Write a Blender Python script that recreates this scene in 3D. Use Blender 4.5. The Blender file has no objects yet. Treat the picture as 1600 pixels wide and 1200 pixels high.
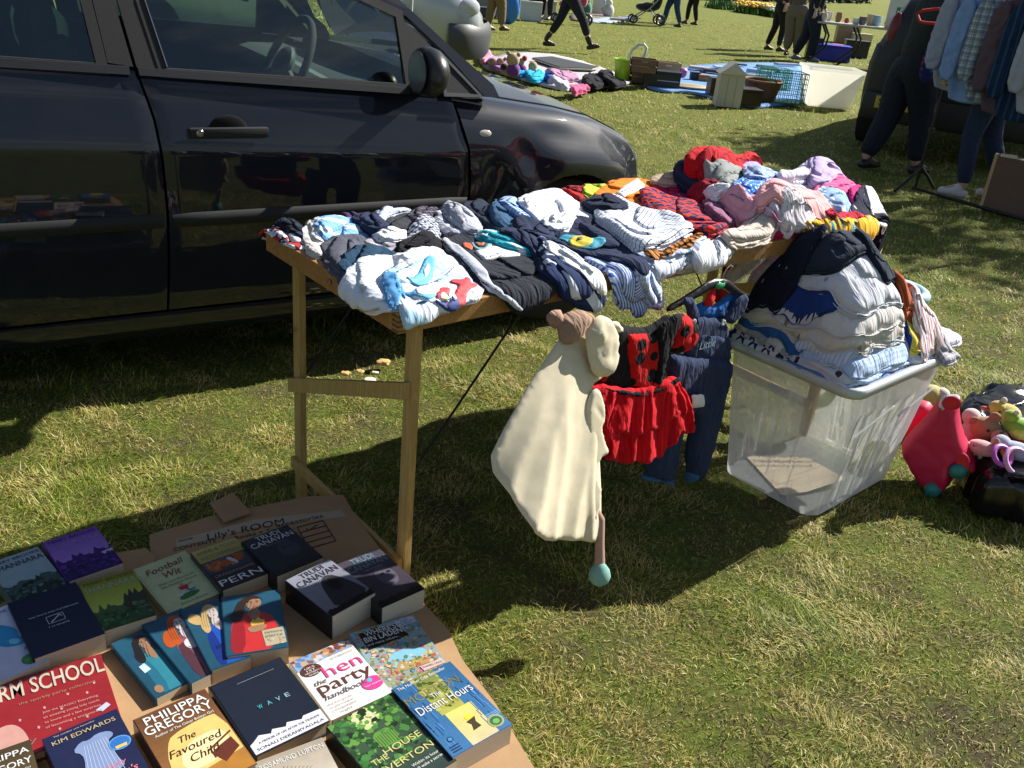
import bpy, bmesh, math, random, colorsys
import numpy as np
from mathutils import Vector, Matrix, noise
from mathutils.geometry import delaunay_2d_cdt
R = math.radians
C = bpy.context.scene.collection
scene = bpy.context.scene
rnd = random.Random(7)

# ------------------------------------------------------------------ camera
FOC, HC, PITCH, ROLL = 1418.55, 1.428, R(25.39), R(5.75)
_F = np.array([0, math.cos(PITCH), -math.sin(PITCH)]); _X = np.array([1., 0, 0]); _U = np.cross(_X, _F)
_RT = math.cos(ROLL)*_X + math.sin(ROLL)*_U
_UP = -math.sin(ROLL)*_X + math.cos(ROLL)*_U
CAM = np.array([0, 0, HC])
cd = bpy.data.cameras.new('camera'); cam = bpy.data.objects.new('camera', cd); C.objects.link(cam)
cam.matrix_world = Matrix(((_RT[0], _UP[0], -_F[0], 0), (_RT[1], _UP[1], -_F[1], 0), (_RT[2], _UP[2], -_F[2], HC), (0, 0, 0, 1)))
cd.sensor_width = 36; cd.lens = 36*FOC/1600; cd.clip_start = .02; cd.clip_end = 600
scene.camera = cam

def ray(px, py): return _RT*(px-800)/FOC - _UP*(py-600)/FOC + _F
def G(px, py, z=0.):
    """point of the photograph's survey on the horizontal plane of height z"""
    d = ray(px, py); return CAM + d*((z-HC)/d[2])
def V(px, py, A, n):
    """point of the survey on the vertical (or leaning) plane through A with normal n"""
    d = ray(px, py); n = np.array(n, float); return CAM + d*(((np.array(A, float)-CAM)@n)/(d@n))

# ------------------------------------------------------------------ light
SUN_AZ, SUN_EL = R(54), R(37)
w = bpy.data.worlds.new('World'); scene.world = w; w.use_nodes = True
nt = w.node_tree; nt.nodes.clear()
out = nt.nodes.new('ShaderNodeOutputWorld'); bg = nt.nodes.new('ShaderNodeBackground'); sky = nt.nodes.new('ShaderNodeTexSky')
sky.sky_type = 'NISHITA'; sky.sun_disc = False; sky.sun_elevation = SUN_EL; sky.sun_rotation = SUN_AZ
tc = nt.nodes.new('ShaderNodeTexCoord'); mp = nt.nodes.new('ShaderNodeMapping'); mp.inputs['Scale'].default_value = (1, 1, 4.5)
nz = nt.nodes.new('ShaderNodeTexNoise'); nz.inputs['Scale'].default_value = 2.3; nz.inputs['Detail'].default_value = 9; nz.inputs['Roughness'].default_value = .58
cr = nt.nodes.new('ShaderNodeValToRGB'); cr.color_ramp.elements[0].position = .5; cr.color_ramp.elements[1].position = .68
mx = nt.nodes.new('ShaderNodeMixRGB'); mx.inputs[2].default_value = (5.2, 5.4, 5.8, 1)
nt.links.new(tc.outputs['Generated'], mp.inputs['Vector']); nt.links.new(mp.outputs[0], nz.inputs['Vector'])
nt.links.new(nz.outputs[0], cr.inputs[0]); nt.links.new(cr.outputs[0], mx.inputs[0]); nt.links.new(sky.outputs[0], mx.inputs[1])
nt.links.new(mx.outputs[0], bg.inputs[0]); nt.links.new(bg.outputs[0], out.inputs[0]); bg.inputs[1].default_value = .05
sl = bpy.data.lights.new('sun', 'SUN'); sl.energy = 5.0; sl.angle = R(.55); sl.color = (1, .955, .88)
so = bpy.data.objects.new('sun', sl); C.objects.link(so)
sdir = Vector((math.sin(SUN_AZ)*math.cos(SUN_EL), math.cos(SUN_AZ)*math.cos(SUN_EL), math.sin(SUN_EL)))
so.rotation_euler = (-sdir).to_track_quat('-Z', 'Y').to_euler(); so.location = (8, 6, 12)
scene.view_settings.view_transform = 'Standard'; scene.view_settings.look = 'None'; scene.view_settings.exposure = .95
try:
    scene.cycles.max_bounces = 7; scene.cycles.transparent_max_bounces = 12; scene.cycles.caustics_reflective = False; scene.cycles.caustics_refractive = False
except Exception: pass

# ------------------------------------------------------------------ objects
def tag(o, label=None, cat=None, group=None, kind=None):
    if label: o['label'] = label
    if cat: o['category'] = cat
    if group: o['group'] = group
    if kind: o['kind'] = kind
    return o
def thing(name, label, cat, loc, group=None):
    o = bpy.data.objects.new(name, None); C.objects.link(o); o.empty_display_size = .05
    o.location = Vector([float(q) for q in loc]); return tag(o, label, cat, group)
def place(o, parent):
    if parent is not None:
        o.parent = parent; off = parent.location.copy() if parent.parent is None else Vector((0, 0, 0))
        o.matrix_parent_inverse = Matrix.Translation(-off)
def obj(name, verts, faces, mat, parent=None, smooth=False, col=None, uv=None, midx=None, recenter=True):
    """one mesh object; verts in world space, col = colour per face, uv = per vertex"""
    verts = np.asarray(verts, float).reshape(-1, 3)
    c = np.zeros(3)
    if parent is None and recenter and len(verts):
        c = np.array([(verts[:, 0].min()+verts[:, 0].max())/2, (verts[:, 1].min()+verts[:, 1].max())/2, verts[:, 2].min()])
    me = bpy.data.meshes.new(name); me.from_pydata((verts-c).tolist(), [], [list(map(int, f)) for f in faces])
    for m in (mat if isinstance(mat, (list, tuple)) else [mat]):
        if m: me.materials.append(m)
    if midx is not None: me.polygons.foreach_set('material_index', midx)
    if smooth: me.polygons.foreach_set('use_smooth', [True]*len(me.polygons))
    if col is not None:
        ca = me.color_attributes.new('Col', 'FLOAT_COLOR', 'CORNER'); arr = []
        for p, cc in zip(me.polygons, col): arr += [cc[0], cc[1], cc[2], 1.]*p.loop_total
        ca.data.foreach_set('color', arr)
    if uv is not None:
        ul = me.uv_layers.new(name='UVMap'); li = np.zeros(len(me.loops), int); me.loops.foreach_get('vertex_index', li)
        ul.data.foreach_set('uv', np.asarray(uv, float)[li].ravel())
    me.update()
    o = bpy.data.objects.new(name, me); o.location = c; C.objects.link(o); place(o, parent)
    return o
class MB:
    """collects shapes into one mesh"""
    def __init__(s): s.v = []; s.f = []; s.c = []; s.sm = []
    def add(s, v, f, c=(.5, .5, .5)):
        b = len(s.v); s.v += [tuple(map(float, q)) for q in v]; s.f += [[b+i for i in q] for q in f]; s.c += [c]*len(f); return s
    def box(s, o, ex, ey, ez, c=(.5, .5, .5), bev=0.):
        """box from corner o with edge vectors"""
        o, ex, ey, ez = [np.array(q, float) for q in (o, ex, ey, ez)]
        if bev:
            lx, ly, lz = [np.linalg.norm(q) for q in (ex, ey, ez)]; ux, uy, uz = ex/lx, ey/ly, ez/lz; b = min(bev, lx/3, ly/3, lz/3)
            bm = bmesh.new(); bmesh.ops.create_cube(bm, size=1)
            for q in bm.verts: q.co = Vector(((q.co.x+.5)*lx, (q.co.y+.5)*ly, (q.co.z+.5)*lz))
            bmesh.ops.bevel(bm, geom=bm.edges[:], offset=b, segments=2, profile=.6, affect='EDGES')
            bm.verts.index_update()
            vs = [o+ux*q.co.x+uy*q.co.y+uz*q.co.z for q in bm.verts]; fs = [[q.index for q in f.verts] for f in bm.faces]; bm.free()
            if np.dot(np.cross(ex, ey), ez) < 0: fs = [f[::-1] for f in fs]
            return s.add(vs, fs, c)
        v = [o+ex*i+ey*j+ez*k for k in (0, 1) for j in (0, 1) for i in (0, 1)]
        f = [(0, 2, 3, 1), (4, 5, 7, 6), (0, 1, 5, 4), (2, 6, 7, 3), (0, 4, 6, 2), (1, 3, 7, 5)]
        if np.dot(np.cross(ex, ey), ez) < 0: f = [q[::-1] for q in f]
        return s.add(v, f, c)
    def tube(s, pts, r, c=(.5, .5, .5), n=8, cap=True):
        pts = [Vector([float(a) for a in q]) for q in pts]; m = len(pts); rs = r if hasattr(r, '__len__') else [r]*m
        v = []; f = []; prev = None
        for i, p in enumerate(pts):
            t = (pts[min(i+1, m-1)]-pts[max(i-1, 0)])
            t = t.normalized() if t.length > 1e-9 else Vector((0, 0, 1))
            if prev is None: a = t.orthogonal().normalized()
            else:
                a = prev-t*prev.dot(t); a = a.normalized() if a.length > 1e-6 else t.orthogonal().normalized()
            prev = a; b = t.cross(a)
            for k in range(n):
                an = 2*math.pi*k/n; v.append(p+(a*math.cos(an)+b*math.sin(an))*rs[i])
        for i in range(m-1):
            for k in range(n): f.append((i*n+k, i*n+(k+1) % n, (i+1)*n+(k+1) % n, (i+1)*n+k))
        if cap: f += [list(range(n))[::-1], [(m-1)*n+k for k in range(n)]]
        return s.add(v, f, c)
    def ell(s, ce, rx, ry, rz, c=(.5, .5, .5), nu=14, nv=9, ax=None):
        """ellipsoid; ax = optional 3 axes"""
        ax = np.eye(3) if ax is None else np.array(ax, float); ce = np.array(ce, float); v = [ce+ax[2]*rz]; f = []
        for i in range(1, nv):
            th = math.pi*i/nv
            for k in range(nu):
                ph = 2*math.pi*k/nu; v.append(ce+ax[0]*rx*math.sin(th)*math.cos(ph)+ax[1]*ry*math.sin(th)*math.sin(ph)+ax[2]*rz*math.cos(th))
        v.append(ce-ax[2]*rz); L = len(v)-1
        for k in range(nu): f.append((0, 1+k, 1+(k+1) % nu)); f.append((L, L-nu+(k+1) % nu, L-nu+k))
        for i in range(nv-2):
            for k in range(nu): f.append((1+i*nu+k, 1+(i+1)*nu+k, 1+(i+1)*nu+(k+1) % nu, 1+i*nu+(k+1) % nu))
        return s.add(v, f, c)
    def lathe(s, ce, prof, c=(.5, .5, .5), n=20, axis=(0, 0, 1)):
        """prof = list of (radius, height)"""
        a = Vector(axis).normalized(); x = a.orthogonal().normalized(); y = a.cross(x); ce = Vector([float(q) for q in ce]); v = []; f = []
        for r_, h in prof:
            for k in range(n):
                an = 2*math.pi*k/n; v.append(ce+a*h+(x*math.cos(an)+y*math.sin(an))*max(r_, 1e-4))
        for i in range(len(prof)-1):
            for k in range(n): f.append((i*n+k, i*n+(k+1) % n, (i+1)*n+(k+1) % n, (i+1)*n+k))
        return s.add(v, f, c)
    def torus(s, ce, R_, r_, c=(.5, .5, .5), axis=(0, 0, 1), n=28, m=8):
        a = Vector(axis).normalized(); x = a.orthogonal().normalized(); y = a.cross(x); ce = Vector([float(q) for q in ce])
        v = []; f = []
        for i in range(n):
            t = 2*math.pi*i/n; d = x*math.cos(t)+y*math.sin(t)
            for k in range(m):
                u = 2*math.pi*k/m; v.append(ce+d*(R_+r_*math.cos(u))+a*r_*math.sin(u))
        for i in range(n):
            for k in range(m): f.append((i*m+k, ((i+1) % n)*m+k, ((i+1) % n)*m+(k+1) % m, i*m+(k+1) % m))
        return s.add(v, f, c)
    def prism(s, poly, ez, c=(.5, .5, .5)):
        """poly = 3D points (planar), extruded by vector ez"""
        n = len(poly); ez = np.array(ez, float); v = [np.array(p, float) for p in poly]; v += [p+ez for p in v]
        f = [list(range(n))[::-1], list(range(n, 2*n))]+[[i, (i+1) % n, n+(i+1) % n, n+i] for i in range(n)]
        return s.add(v, f, c)
    def build(s, name, mat, parent=None, smooth=False, col=True):
        o = obj(name, s.v, s.f, mat, parent, smooth, s.c if col else None)
        if smooth == 'auto' or smooth is True:
            try: o.data.set_sharp_from_angle(angle=R(38))
            except Exception: pass
        return o

# ------------------------------------------------------------------ materials
class NT:
    def __init__(s, name):
        s.m = bpy.data.materials.new(name); s.m.use_nodes = True; s.t = s.m.node_tree; s.t.nodes.clear()
        s.out = s.t.nodes.new('ShaderNodeOutputMaterial'); s.b = s.t.nodes.new('ShaderNodeBsdfPrincipled'); s.t.links.new(s.b.outputs[0], s.out.inputs[0])
    def n(s, typ, ins=None, **kw):
        q = s.t.nodes.new(typ)
        for k, v_ in kw.items(): setattr(q, k, v_)
        for k, v_ in (ins or {}).items(): s.set(q.inputs[k], v_)
        return q
    def set(s, sock, v_):
        if hasattr(v_, 'is_linked') or hasattr(v_, 'links'): s.t.links.new(v_, sock)
        else:
            if isinstance(v_, (tuple, list)) and len(v_) == 3 and sock.type == 'RGBA': v_ = (*v_, 1)
            sock.default_value = v_
    def M(s, op, a, b=0., c=None, clamp=False):
        q = s.t.nodes.new('ShaderNodeMath'); q.operation = op; q.use_clamp = clamp; s.set(q.inputs[0], a); s.set(q.inputs[1], b)
        if c is not None: s.set(q.inputs[2], c)
        return q.outputs[0]
    def mix(s, f, a, b, bt='MIX'):
        q = s.t.nodes.new('ShaderNodeMixRGB'); q.blend_type = bt; s.set(q.inputs[0], f); s.set(q.inputs[1], a); s.set(q.inputs[2], b); return q.outputs[0]
    def noise(s, vec, scale, detail=3, rough=.55, dist=0.):
        q = s.n('ShaderNodeTexNoise', {'Scale': scale, 'Detail': detail, 'Roughness': rough, 'Distortion': dist})
        if vec is not None: s.t.links.new(vec, q.inputs['Vector'])
        return q.outputs[0]
    def ramp(s, f, stops, interp='LINEAR'):
        q = s.t.nodes.new('ShaderNodeValToRGB'); q.color_ramp.interpolation = interp; e = q.color_ramp.elements
        while len(e) < len(stops): e.new(.5)
        for i, (p, c) in enumerate(stops): e[i].position = p; e[i].color = (*c, 1) if len(c) == 3 else c
        s.t.links.new(f, q.inputs[0]); return q.outputs[0]
    def bump(s, h, strength=.3, dist=.002):
        q = s.n('ShaderNodeBump', {'Strength': strength, 'Distance': dist}); s.t.links.new(h, q.inputs['Height']); s.t.links.new(q.outputs[0], s.b.inputs['Normal'])
    def base(s, c): s.set(s.b.inputs['Base Color'], c)
    def p(s, **kw):
        for k, v_ in kw.items(): s.set(s.b.inputs[k.replace('_', ' ')], v_)
        return s

def srgb(h):
    """'#rrggbb' -> linear"""
    h = h.lstrip('#'); return tuple((lambda c: c/12.92 if c <= .04045 else ((c+.055)/1.055)**2.4)(int(h[i:i+2], 16)/255) for i in (0, 2, 4))
def simple(name, c, rough=.6, metal=0., var=.12, scale=25, bump=.0, **kw):
    t = NT(name); ob = t.n('ShaderNodeTexCoord').outputs['Object']; nn = t.noise(ob, scale, 4)
    t.base(t.mix(t.M('MULTIPLY', nn, var*2), c, tuple(q*.55 for q in c))); t.p(Roughness=rough, Metallic=metal, **kw)
    if bump: t.bump(t.noise(ob, scale*6, 3), bump, .003 if scale > 5 else .02)
    return t.m
def vcolmat(name, rough=.6, var=.15, scale=30, bump=.2, bscale=200, **kw):
    t = NT(name); a = t.n('ShaderNodeVertexColor', layer_name='Col').outputs[0]; ob = t.n('ShaderNodeTexCoord').outputs['Object']
    nn = t.noise(ob, scale, 4); t.base(t.mix(t.M('MULTIPLY', nn, var*2), a, t.mix(.55, a, (0, 0, 0)))); t.p(Roughness=rough, **kw)
    if bump: t.bump(t.noise(ob, bscale, 3), bump, .002)
    return t.m
M_PLAIN = vcolmat('painted_matt', .7)
M_PLAST = vcolmat('moulded_plastic', .38, var=.08, bump=.05)
M_PRINT = vcolmat('glossy_print', .30, var=.3, scale=38, bump=.06, bscale=90)
M_PLUSH = vcolmat('plush', .95, var=.3, scale=120, bump=.9, bscale=350, Sheen_Weight=.4)

def fabric(c, pat=None, c2=(1, 1, 1), s=.012, duty=.4, ang=0., rough=.9, c3=None, weave=900, bump=.35, thr=.5, name=None, rid=1.):
    """cloth material; patterns live in the garment's own flat coordinates (UV, in metres)"""
    t = NT(name or ('cloth_'+(pat or 'plain'))); uv = t.n('ShaderNodeUVMap', uv_map='UVMap').outputs[0]
    mpn = t.n('ShaderNodeMapping'); mpn.inputs['Rotation'].default_value = (0, 0, R(ang)); t.t.links.new(uv, mpn.inputs[0]); vec = mpn.outputs[0]
    sx = t.n('ShaderNodeSeparateXYZ'); t.t.links.new(vec, sx.inputs[0]); x, y = sx.outputs[0], sx.outputs[1]
    col = c
    def stripe(a, per, du): return t.M('LESS_THAN', t.M('FRACT', t.M('ADD', t.M('DIVIDE', a, per), 50.)), du)
    if pat == 'stripe': col = t.mix(stripe(y, s, duty), c, c2)
    elif pat == 'check':
        k = t.M('MULTIPLY', t.M('ADD', stripe(x, s, .5), stripe(y, s, .5)), .5); col = t.mix(k, c, c2)
    elif pat == 'plaid':
        a = t.mix(t.M('MULTIPLY', stripe(x, s, .45), .55), c, c2); a = t.mix(t.M('MULTIPLY', stripe(y, s, .45), .55), a, c2)
        b = t.M('MAXIMUM', stripe(t.M('ADD', x, s*.2), s, .08), stripe(t.M('ADD', y, s*.2), s, .08)); col = t.mix(t.M('MULTIPLY', b, .8), a, c3 or (.8, .8, .8))
    elif pat in ('dots', 'bones', 'flowers'):
        vo = t.n('ShaderNodeTexVoronoi', {'Scale': 1/s, 'Randomness': .75 if pat != 'dots' else .35}); t.t.links.new(vec, vo.inputs['Vector'])
        nn = t.M('MULTIPLY', t.M('SUBTRACT', t.noise(vec, 3/s, 1), .5), .28 if pat != 'dots' else .04)
        m = t.M('LESS_THAN', t.M('ADD', vo.outputs['Distance'], nn), duty)
        cc = c2
        if pat == 'flowers' and c3: cc = t.mix(t.M('GREATER_THAN', t.n('ShaderNodeSeparateColor', {0: vo.outputs['Color']}).outputs[0], .5), c2, c3)
        col = t.mix(m, c, cc)
    elif pat == 'stars':
        gx = t.M('DIVIDE', x, s); gy = t.M('ADD', t.M('DIVIDE', y, s), t.M('MULTIPLY', t.M('FRACT', t.M('MULTIPLY', t.M('FLOOR', gx), .37)), 1.))
        fx = t.M('SUBTRACT', t.M('FRACT', t.M('ADD', gx, 50.)), .5); fy = t.M('SUBTRACT', t.M('FRACT', t.M('ADD', gy, 50.)), .5)
        an = t.M('ARCTAN2', fy, fx); r_ = t.M('SQRT', t.M('ADD', t.M('MULTIPLY', fx, fx), t.M('MULTIPLY', fy, fy)))
        k = t.M('ABSOLUTE', t.M('SUBTRACT', t.M('FRACT', t.M('ADD', t.M('DIVIDE', an, 2*math.pi/5), 5.05)), .5))   # 0 at valley, .5 at tip
        lim = t.M('ADD', duty*.42, t.M('MULTIPLY', t.M('POWER', t.M('MULTIPLY', k, 2.), 1.6), duty*.62)); col = t.mix(t.M('LESS_THAN', r_, lim), c, c2)
    elif pat == 'blotch':
        f = t.noise(vec, 1/s, 2, .5, .6); col = t.ramp(f, [(0, c), (thr, c2), (thr+.07, c3 or c)], 'CONSTANT')
    elif pat == 'tiger':
        wv = t.n('ShaderNodeTexWave', {'Scale': .3/s, 'Distortion': 7., 'Detail': 2., 'Detail Scale': 1.2}); t.t.links.new(vec, wv.inputs[0])
        col = t.mix(t.M('GREATER_THAN', wv.outputs[0], .62), c, c2)
    elif pat == 'gather':   # tulle / shirring: alternating pleats
        f = t.M('MULTIPLY', t.noise(t.n('ShaderNodeCombineXYZ', {0: t.M('MULTIPLY', x, 1/s), 1: t.M('MULTIPLY', y, 3.), 2: 0.}).outputs[0], 1., 4, .6), 1.); col = t.ramp(f, [(.3, c), (.62, c2)])
    n1 = t.noise(vec, 26, 5, .6)
    dark = t.mix(.35, col, (0, 0, 0)); col = t.mix(t.M('MULTIPLY', t.M('SUBTRACT', n1, .35, clamp=True), 1.1), col, dark)
    t.base(col); t.p(Roughness=rough, Sheen_Weight=.03, Specular_IOR_Level=.15)
    m2 = t.n('ShaderNodeMapping'); m2.inputs['Scale'].default_value = (1.25, .42, 1); m2.inputs['Rotation'].default_value = (0, 0, R((sum(map(ord, name or 'x'))*37+int(c[0]*9100+c[2]*5300)) % 180)); t.t.links.new(uv, m2.inputs[0]); sv = m2.outputs[0]
    def ridge(sc, di): return t.M('SUBTRACT', 1., t.M('MULTIPLY', t.M('ABSOLUTE', t.M('SUBTRACT', t.noise(sv, sc, 2, .5, di), .5)), 4.), clamp=True)
    h = t.M('ADD', t.M('MULTIPLY', t.noise(vec, weave, 2), .06), t.M('ADD', t.M('MULTIPLY', ridge(17, .8), .75*rid), t.M('MULTIPLY', ridge(45, .5), .42*rid))); t.bump(h, min(1., bump*1.7), .008)
    return t.m
# ------------------------------------------------------------------ ground and grass
def grass_ground():
    t = NT('turf'); ob = t.n('ShaderNodeTexCoord').outputs['Object']
    big = t.noise(ob, .9, 5, .6); mid = t.noise(ob, 7, 6, .65); fine = t.noise(ob, 60, 6, .75, 1.); vf = t.noise(ob, 260, 4, .8)
    g = t.ramp(fine, [(.25, (.025, .045, .008)), (.45, (.10, .145, .022)), (.58, (.19, .22, .045)), (.75, (.36, .33, .12))])
    st = t.ramp(fine, [(.3, (.06, .05, .02)), (.55, (.17, .14, .055)), (.8, (.33, .27, .12))])
    dirt = t.ramp(vf, [(.3, (.06, .045, .028)), (.7, (.16, .125, .08))])
    a = t.mix(t.M('MULTIPLY', t.M('SUBTRACT', mid, .42, clamp=True), 3.2, clamp=True), g, st)
    cam_near = t.M('MULTIPLY', t.M('SUBTRACT', t.noise(ob, 3.1, 5, .7), .50, clamp=True), 7., clamp=True)
    sy = t.n('ShaderNodeSeparateXYZ', {0: ob}).outputs[1]; nearf = t.M('SUBTRACT', 1.2, t.M('MULTIPLY', sy, .16), clamp=True)
    a = t.mix(t.M('MULTIPLY', cam_near, nearf), a, dirt)
    far = t.ramp(t.noise(ob, 2.2, 8, .7), [(.3, (.13, .16, .025)), (.5, (.21, .235, .045)), (.7, (.29, .29, .085))])
    farf = t.M('MULTIPLY', t.M('SUBTRACT', sy, 4.5), .11, clamp=True)
    farf = t.M('MULTIPLY', farf, .62)
    a = t.mix(farf, a, far); a = t.mix(t.M('MULTIPLY', big, .35), a, t.mix(.5, a, (.05, .05, .0)))
    t.base(a); t.p(Roughness=.95, Specular_IOR_Level=.15)
    t.bump(t.M('ADD', fine, t.M('MULTIPLY', mid, .5)), .9, .03)
    return t.m
def gz(x, y):
    return .012*math.sin(x*3.1+1)*math.sin(y*2.7)+.006*math.sin(x*11+y*7)*math.sin(y*9-x*3)
xs = sorted(set([round(q, 3) for q in np.arange(-3, 4.5, .06)]+[-300, -120, -50, -25, -14, -9, -6, -4, 5.5, 7, 9, 12, 18, 30, 60, 130, 300]))
ys = sorted(set([round(q, 3) for q in np.arange(.2, 7, .06)]+[-60, -20, -6, -2, -1, 8, 9, 10, 12, 14, 17, 20, 25, 30, 40, 55, 80, 120, 200, 420]))
gv = [(x, y, gz(x, y)*(1 if -3 <= x <= 4.5 and .2 <= y <= 7 else 0)-.012) for y in ys for x in xs]; nx = len(xs)
obj('ground', gv, [(j*nx+i, j*nx+i+1, (j+1)*nx+i+1, (j+1)*nx+i) for j in range(len(ys)-1) for i in range(nx-1)], grass_ground(), smooth=True, recenter=False)
bpy.data.objects['ground']['kind'] = 'structure'

def blades(seed, n, sampler, lmin, lmax, wid, up, name, label, avoid=()):
    rg = np.random.default_rng(seed); P = sampler(rg, n)
    for q in avoid: P = P[~inpoly(P, q)]
    # patches: clump density and bare soil
    fx = np.sin(P[:, 0]*5.3+1.3*np.sin(P[:, 1]*3.7))*np.sin(P[:, 1]*6.1+1.7*np.sin(P[:, 0]*4.1)); gx = np.sin(P[:, 0]*17+2*np.sin(P[:, 1]*13))*np.sin(P[:, 1]*15+P[:, 0]*6)
    keep = rg.random(len(P)) < np.clip(.72+.38*fx+.3*gx, .22, 1); P, fx, gx = P[keep], fx[keep], gx[keep]; n = len(P)
    sc = np.clip(np.linalg.norm(P, axis=1)/2.2, 1, 6)**.55
    L = rg.uniform(lmin, lmax, n)*(1+.35*fx)*sc**.4; L *= rg.choice([.6, 1, 1.6], n, p=[.35, .5, .15]); W = wid*rg.uniform(.6, 1.4, n)*sc
    az = rg.uniform(0, 2*np.pi, n); az = np.where(rg.random(n) < .45, az*.15+2.4*fx+gx*1.5, az)
    lean = np.clip(rg.normal(up, .35, n), .05, 1.45); curl = rg.uniform(.1, .9, n)
    d = np.stack([np.cos(az), np.sin(az)], 1); sd = np.stack([-d[:, 1], d[:, 0]], 1); verts = np.zeros((n, 5, 3)); z0 = np.array([gz(a, b) if b < 7 and -3 < a < 4.5 else 0 for a, b in P])-.014
    def pt(s):
        th = lean+curl*s; return np.concatenate([P+d*(L*s*np.sin(th))[:, None], (z0+L*s*np.cos(th).clip(.06)+.004)[:, None]], 1)
    m = pt(.5); tip = pt(1.); base = np.concatenate([P, z0[:, None]], 1); w3 = np.concatenate([sd*(W/2)[:, None], np.zeros((n, 1))], 1)
    verts[:, 0] = base-w3; verts[:, 1] = base+w3; verts[:, 2] = m-w3*.8; verts[:, 3] = m+w3*.8; verts[:, 4] = tip
    b = np.arange(n)[:, None]*5
    loops = np.concatenate([b+[0, 1, 3, 2], b+[2, 3, 4]], 1).ravel()
    me = bpy.data.meshes.new(name); me.vertices.add(n*5); me.vertices.foreach_set('co', verts.ravel()); me.loops.add(n*7); me.loops.foreach_set('vertex_index', loops)
    me.polygons.add(n*2); me.polygons.foreach_set('loop_start', (np.arange(n)[:, None]*7+[0, 4]).ravel()); me.polygons.foreach_set('loop_total', np.tile([4, 3], n))
    # blade colours: fresh green, olive, straw
    pal = np.array([(.20, .26, .03), (.30, .34, .05), (.10, .14, .02), (.42, .37, .09), (.56, .46, .18), (.66, .58, .30), (.3, .18, .07)])
    dry = np.clip(.46+.42*gx-.2*fx, 0.05, .95); k = np.where(rg.random(n) < dry, rg.choice([3, 4, 5, 6], n, p=[.42, .33, .15, .1]), rg.choice([0, 1, 2], n, p=[.42, .33, .25]))
    cc = pal[k]*rg.uniform(.85, 1.45, n)[:, None]; ca = me.color_attributes.new('Col', 'FLOAT_COLOR', 'POINT')
    ca.data.foreach_set('color', np.concatenate([np.repeat(cc[:, None], 5, 1), np.ones((n, 5, 1))], 2).astype(np.float32).ravel()); me.update(calc_edges=True)
    me.materials.append(M_BLADE); o = bpy.data.objects.new(name, me); C.objects.link(o); return tag(o, label, 'grass', kind='stuff')
def inpoly(P, poly):
    P = np.asarray(P); poly = np.asarray(poly); n = len(poly); r_ = np.zeros(len(P), bool); j = n-1
    for i in range(n):
        xi, yi = poly[i][:2]; xj, yj = poly[j][:2]
        if yi != yj:
            c = ((yi > P[:, 1]) != (yj > P[:, 1])) & (P[:, 0] < (xj-xi)*(P[:, 1]-yi)/(yj-yi)+xi); r_ ^= c
        j = i
    return r_
t = NT('grass_blade'); a = t.n('ShaderNodeVertexColor', layer_name='Col').outputs[0]; t.base(a); t.p(Roughness=.55, Specular_IOR_Level=.35)
tr = t.n('ShaderNodeBsdfTranslucent', {'Color': a}); ms = t.n('ShaderNodeMixShader', {0: .42}); t.t.links.new(t.b.outputs[0], ms.inputs[1]); t.t.links.new(tr.outputs[0], ms.inputs[2]); t.t.links.new(ms.outputs[0], t.out.inputs[0]); M_BLADE = t.m
def wedge(y0, y1, x0=-.62, x1=.72, pw=1.):
    def f(rg, n):
        y = y0+(y1-y0)*rg.random(n)**pw; x = rg.uniform(x0, x1, n)*(y+.55); return np.stack([x, y], 1)
    return f
BOXB = [G(1122, 738)[:2], G(1268, 808)[:2], G(1392, 740)[:2], (G(1122, 738)+G(1392, 740)-G(1268, 808))[:2]]
blades(1, 300000, wedge(.75, 3.6), .012, .029, .0018, 1.0, 'grass', 'short patchy grass with straw and moss in the foreground', avoid=[BOXB])
blades(2, 240000, wedge(3.5, 9.5), .016, .034, .0021, .95, 'grass', 'short mown grass around and beyond the table')
blades(3, 150000, wedge(9.3, 32, pw=1.3), .02, .036, .0034, .9, 'grass', 'sunlit mown grass of the far field')
# ------------------------------------------------------------------ cloth laid in layers on a support
def smooth_poly(P, step, jit=0., rg=None, it=2):
    P = np.asarray(P, float)
    for _ in range(it):
        Q = np.roll(P, -1, 0); P = np.stack([.78*P+.22*Q, .22*P+.78*Q], 1).reshape(-1, 2)
    Q = np.vstack([P, P[:1]]); L = np.r_[0, np.cumsum(np.linalg.norm(np.diff(Q, axis=0), axis=1))]; n = max(12, int(L[-1]/step)); s = np.linspace(0, L[-1], n, endpoint=False)
    P = np.stack([np.interp(s, L, Q[:, 0]), np.interp(s, L, Q[:, 1])], 1)
    if jit and rg is not None:
        nrm = poly_normals(P); o = np.zeros(n)
        for k in (3, 5, 8, 13, 19): o += rg.normal()*math.sin(0)+jit*rg.normal()*np.sin(2*np.pi*k*s/L[-1]+rg.uniform(0, 6.3))/k**.45
        P = P+nrm*o[:, None]
    return P
def area2(P): return .5*np.sum(P[:, 0]*np.roll(P[:, 1], -1)-np.roll(P[:, 0], -1)*P[:, 1])
def poly_normals(P):
    d = np.roll(P, -1, 0)-np.roll(P, 1, 0); d /= np.linalg.norm(d, axis=1)[:, None]+1e-9; s = 1 if area2(P) > 0 else -1
    return np.stack([d[:, 1], -d[:, 0]], 1)*s
def dist_poly(X, P):
    A = P; B = np.roll(P, -1, 0); d = B-A; best = np.full(len(X), 1e9); L = (d*d).sum(1)+1e-12
    for i in range(len(A)):
        t_ = np.clip(((X-A[i])@d[i])/L[i], 0, 1); q = X-A[i]-t_[:, None]*d[i]; best = np.minimum(best, (q*q).sum(1))
    return np.sqrt(best)
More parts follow.
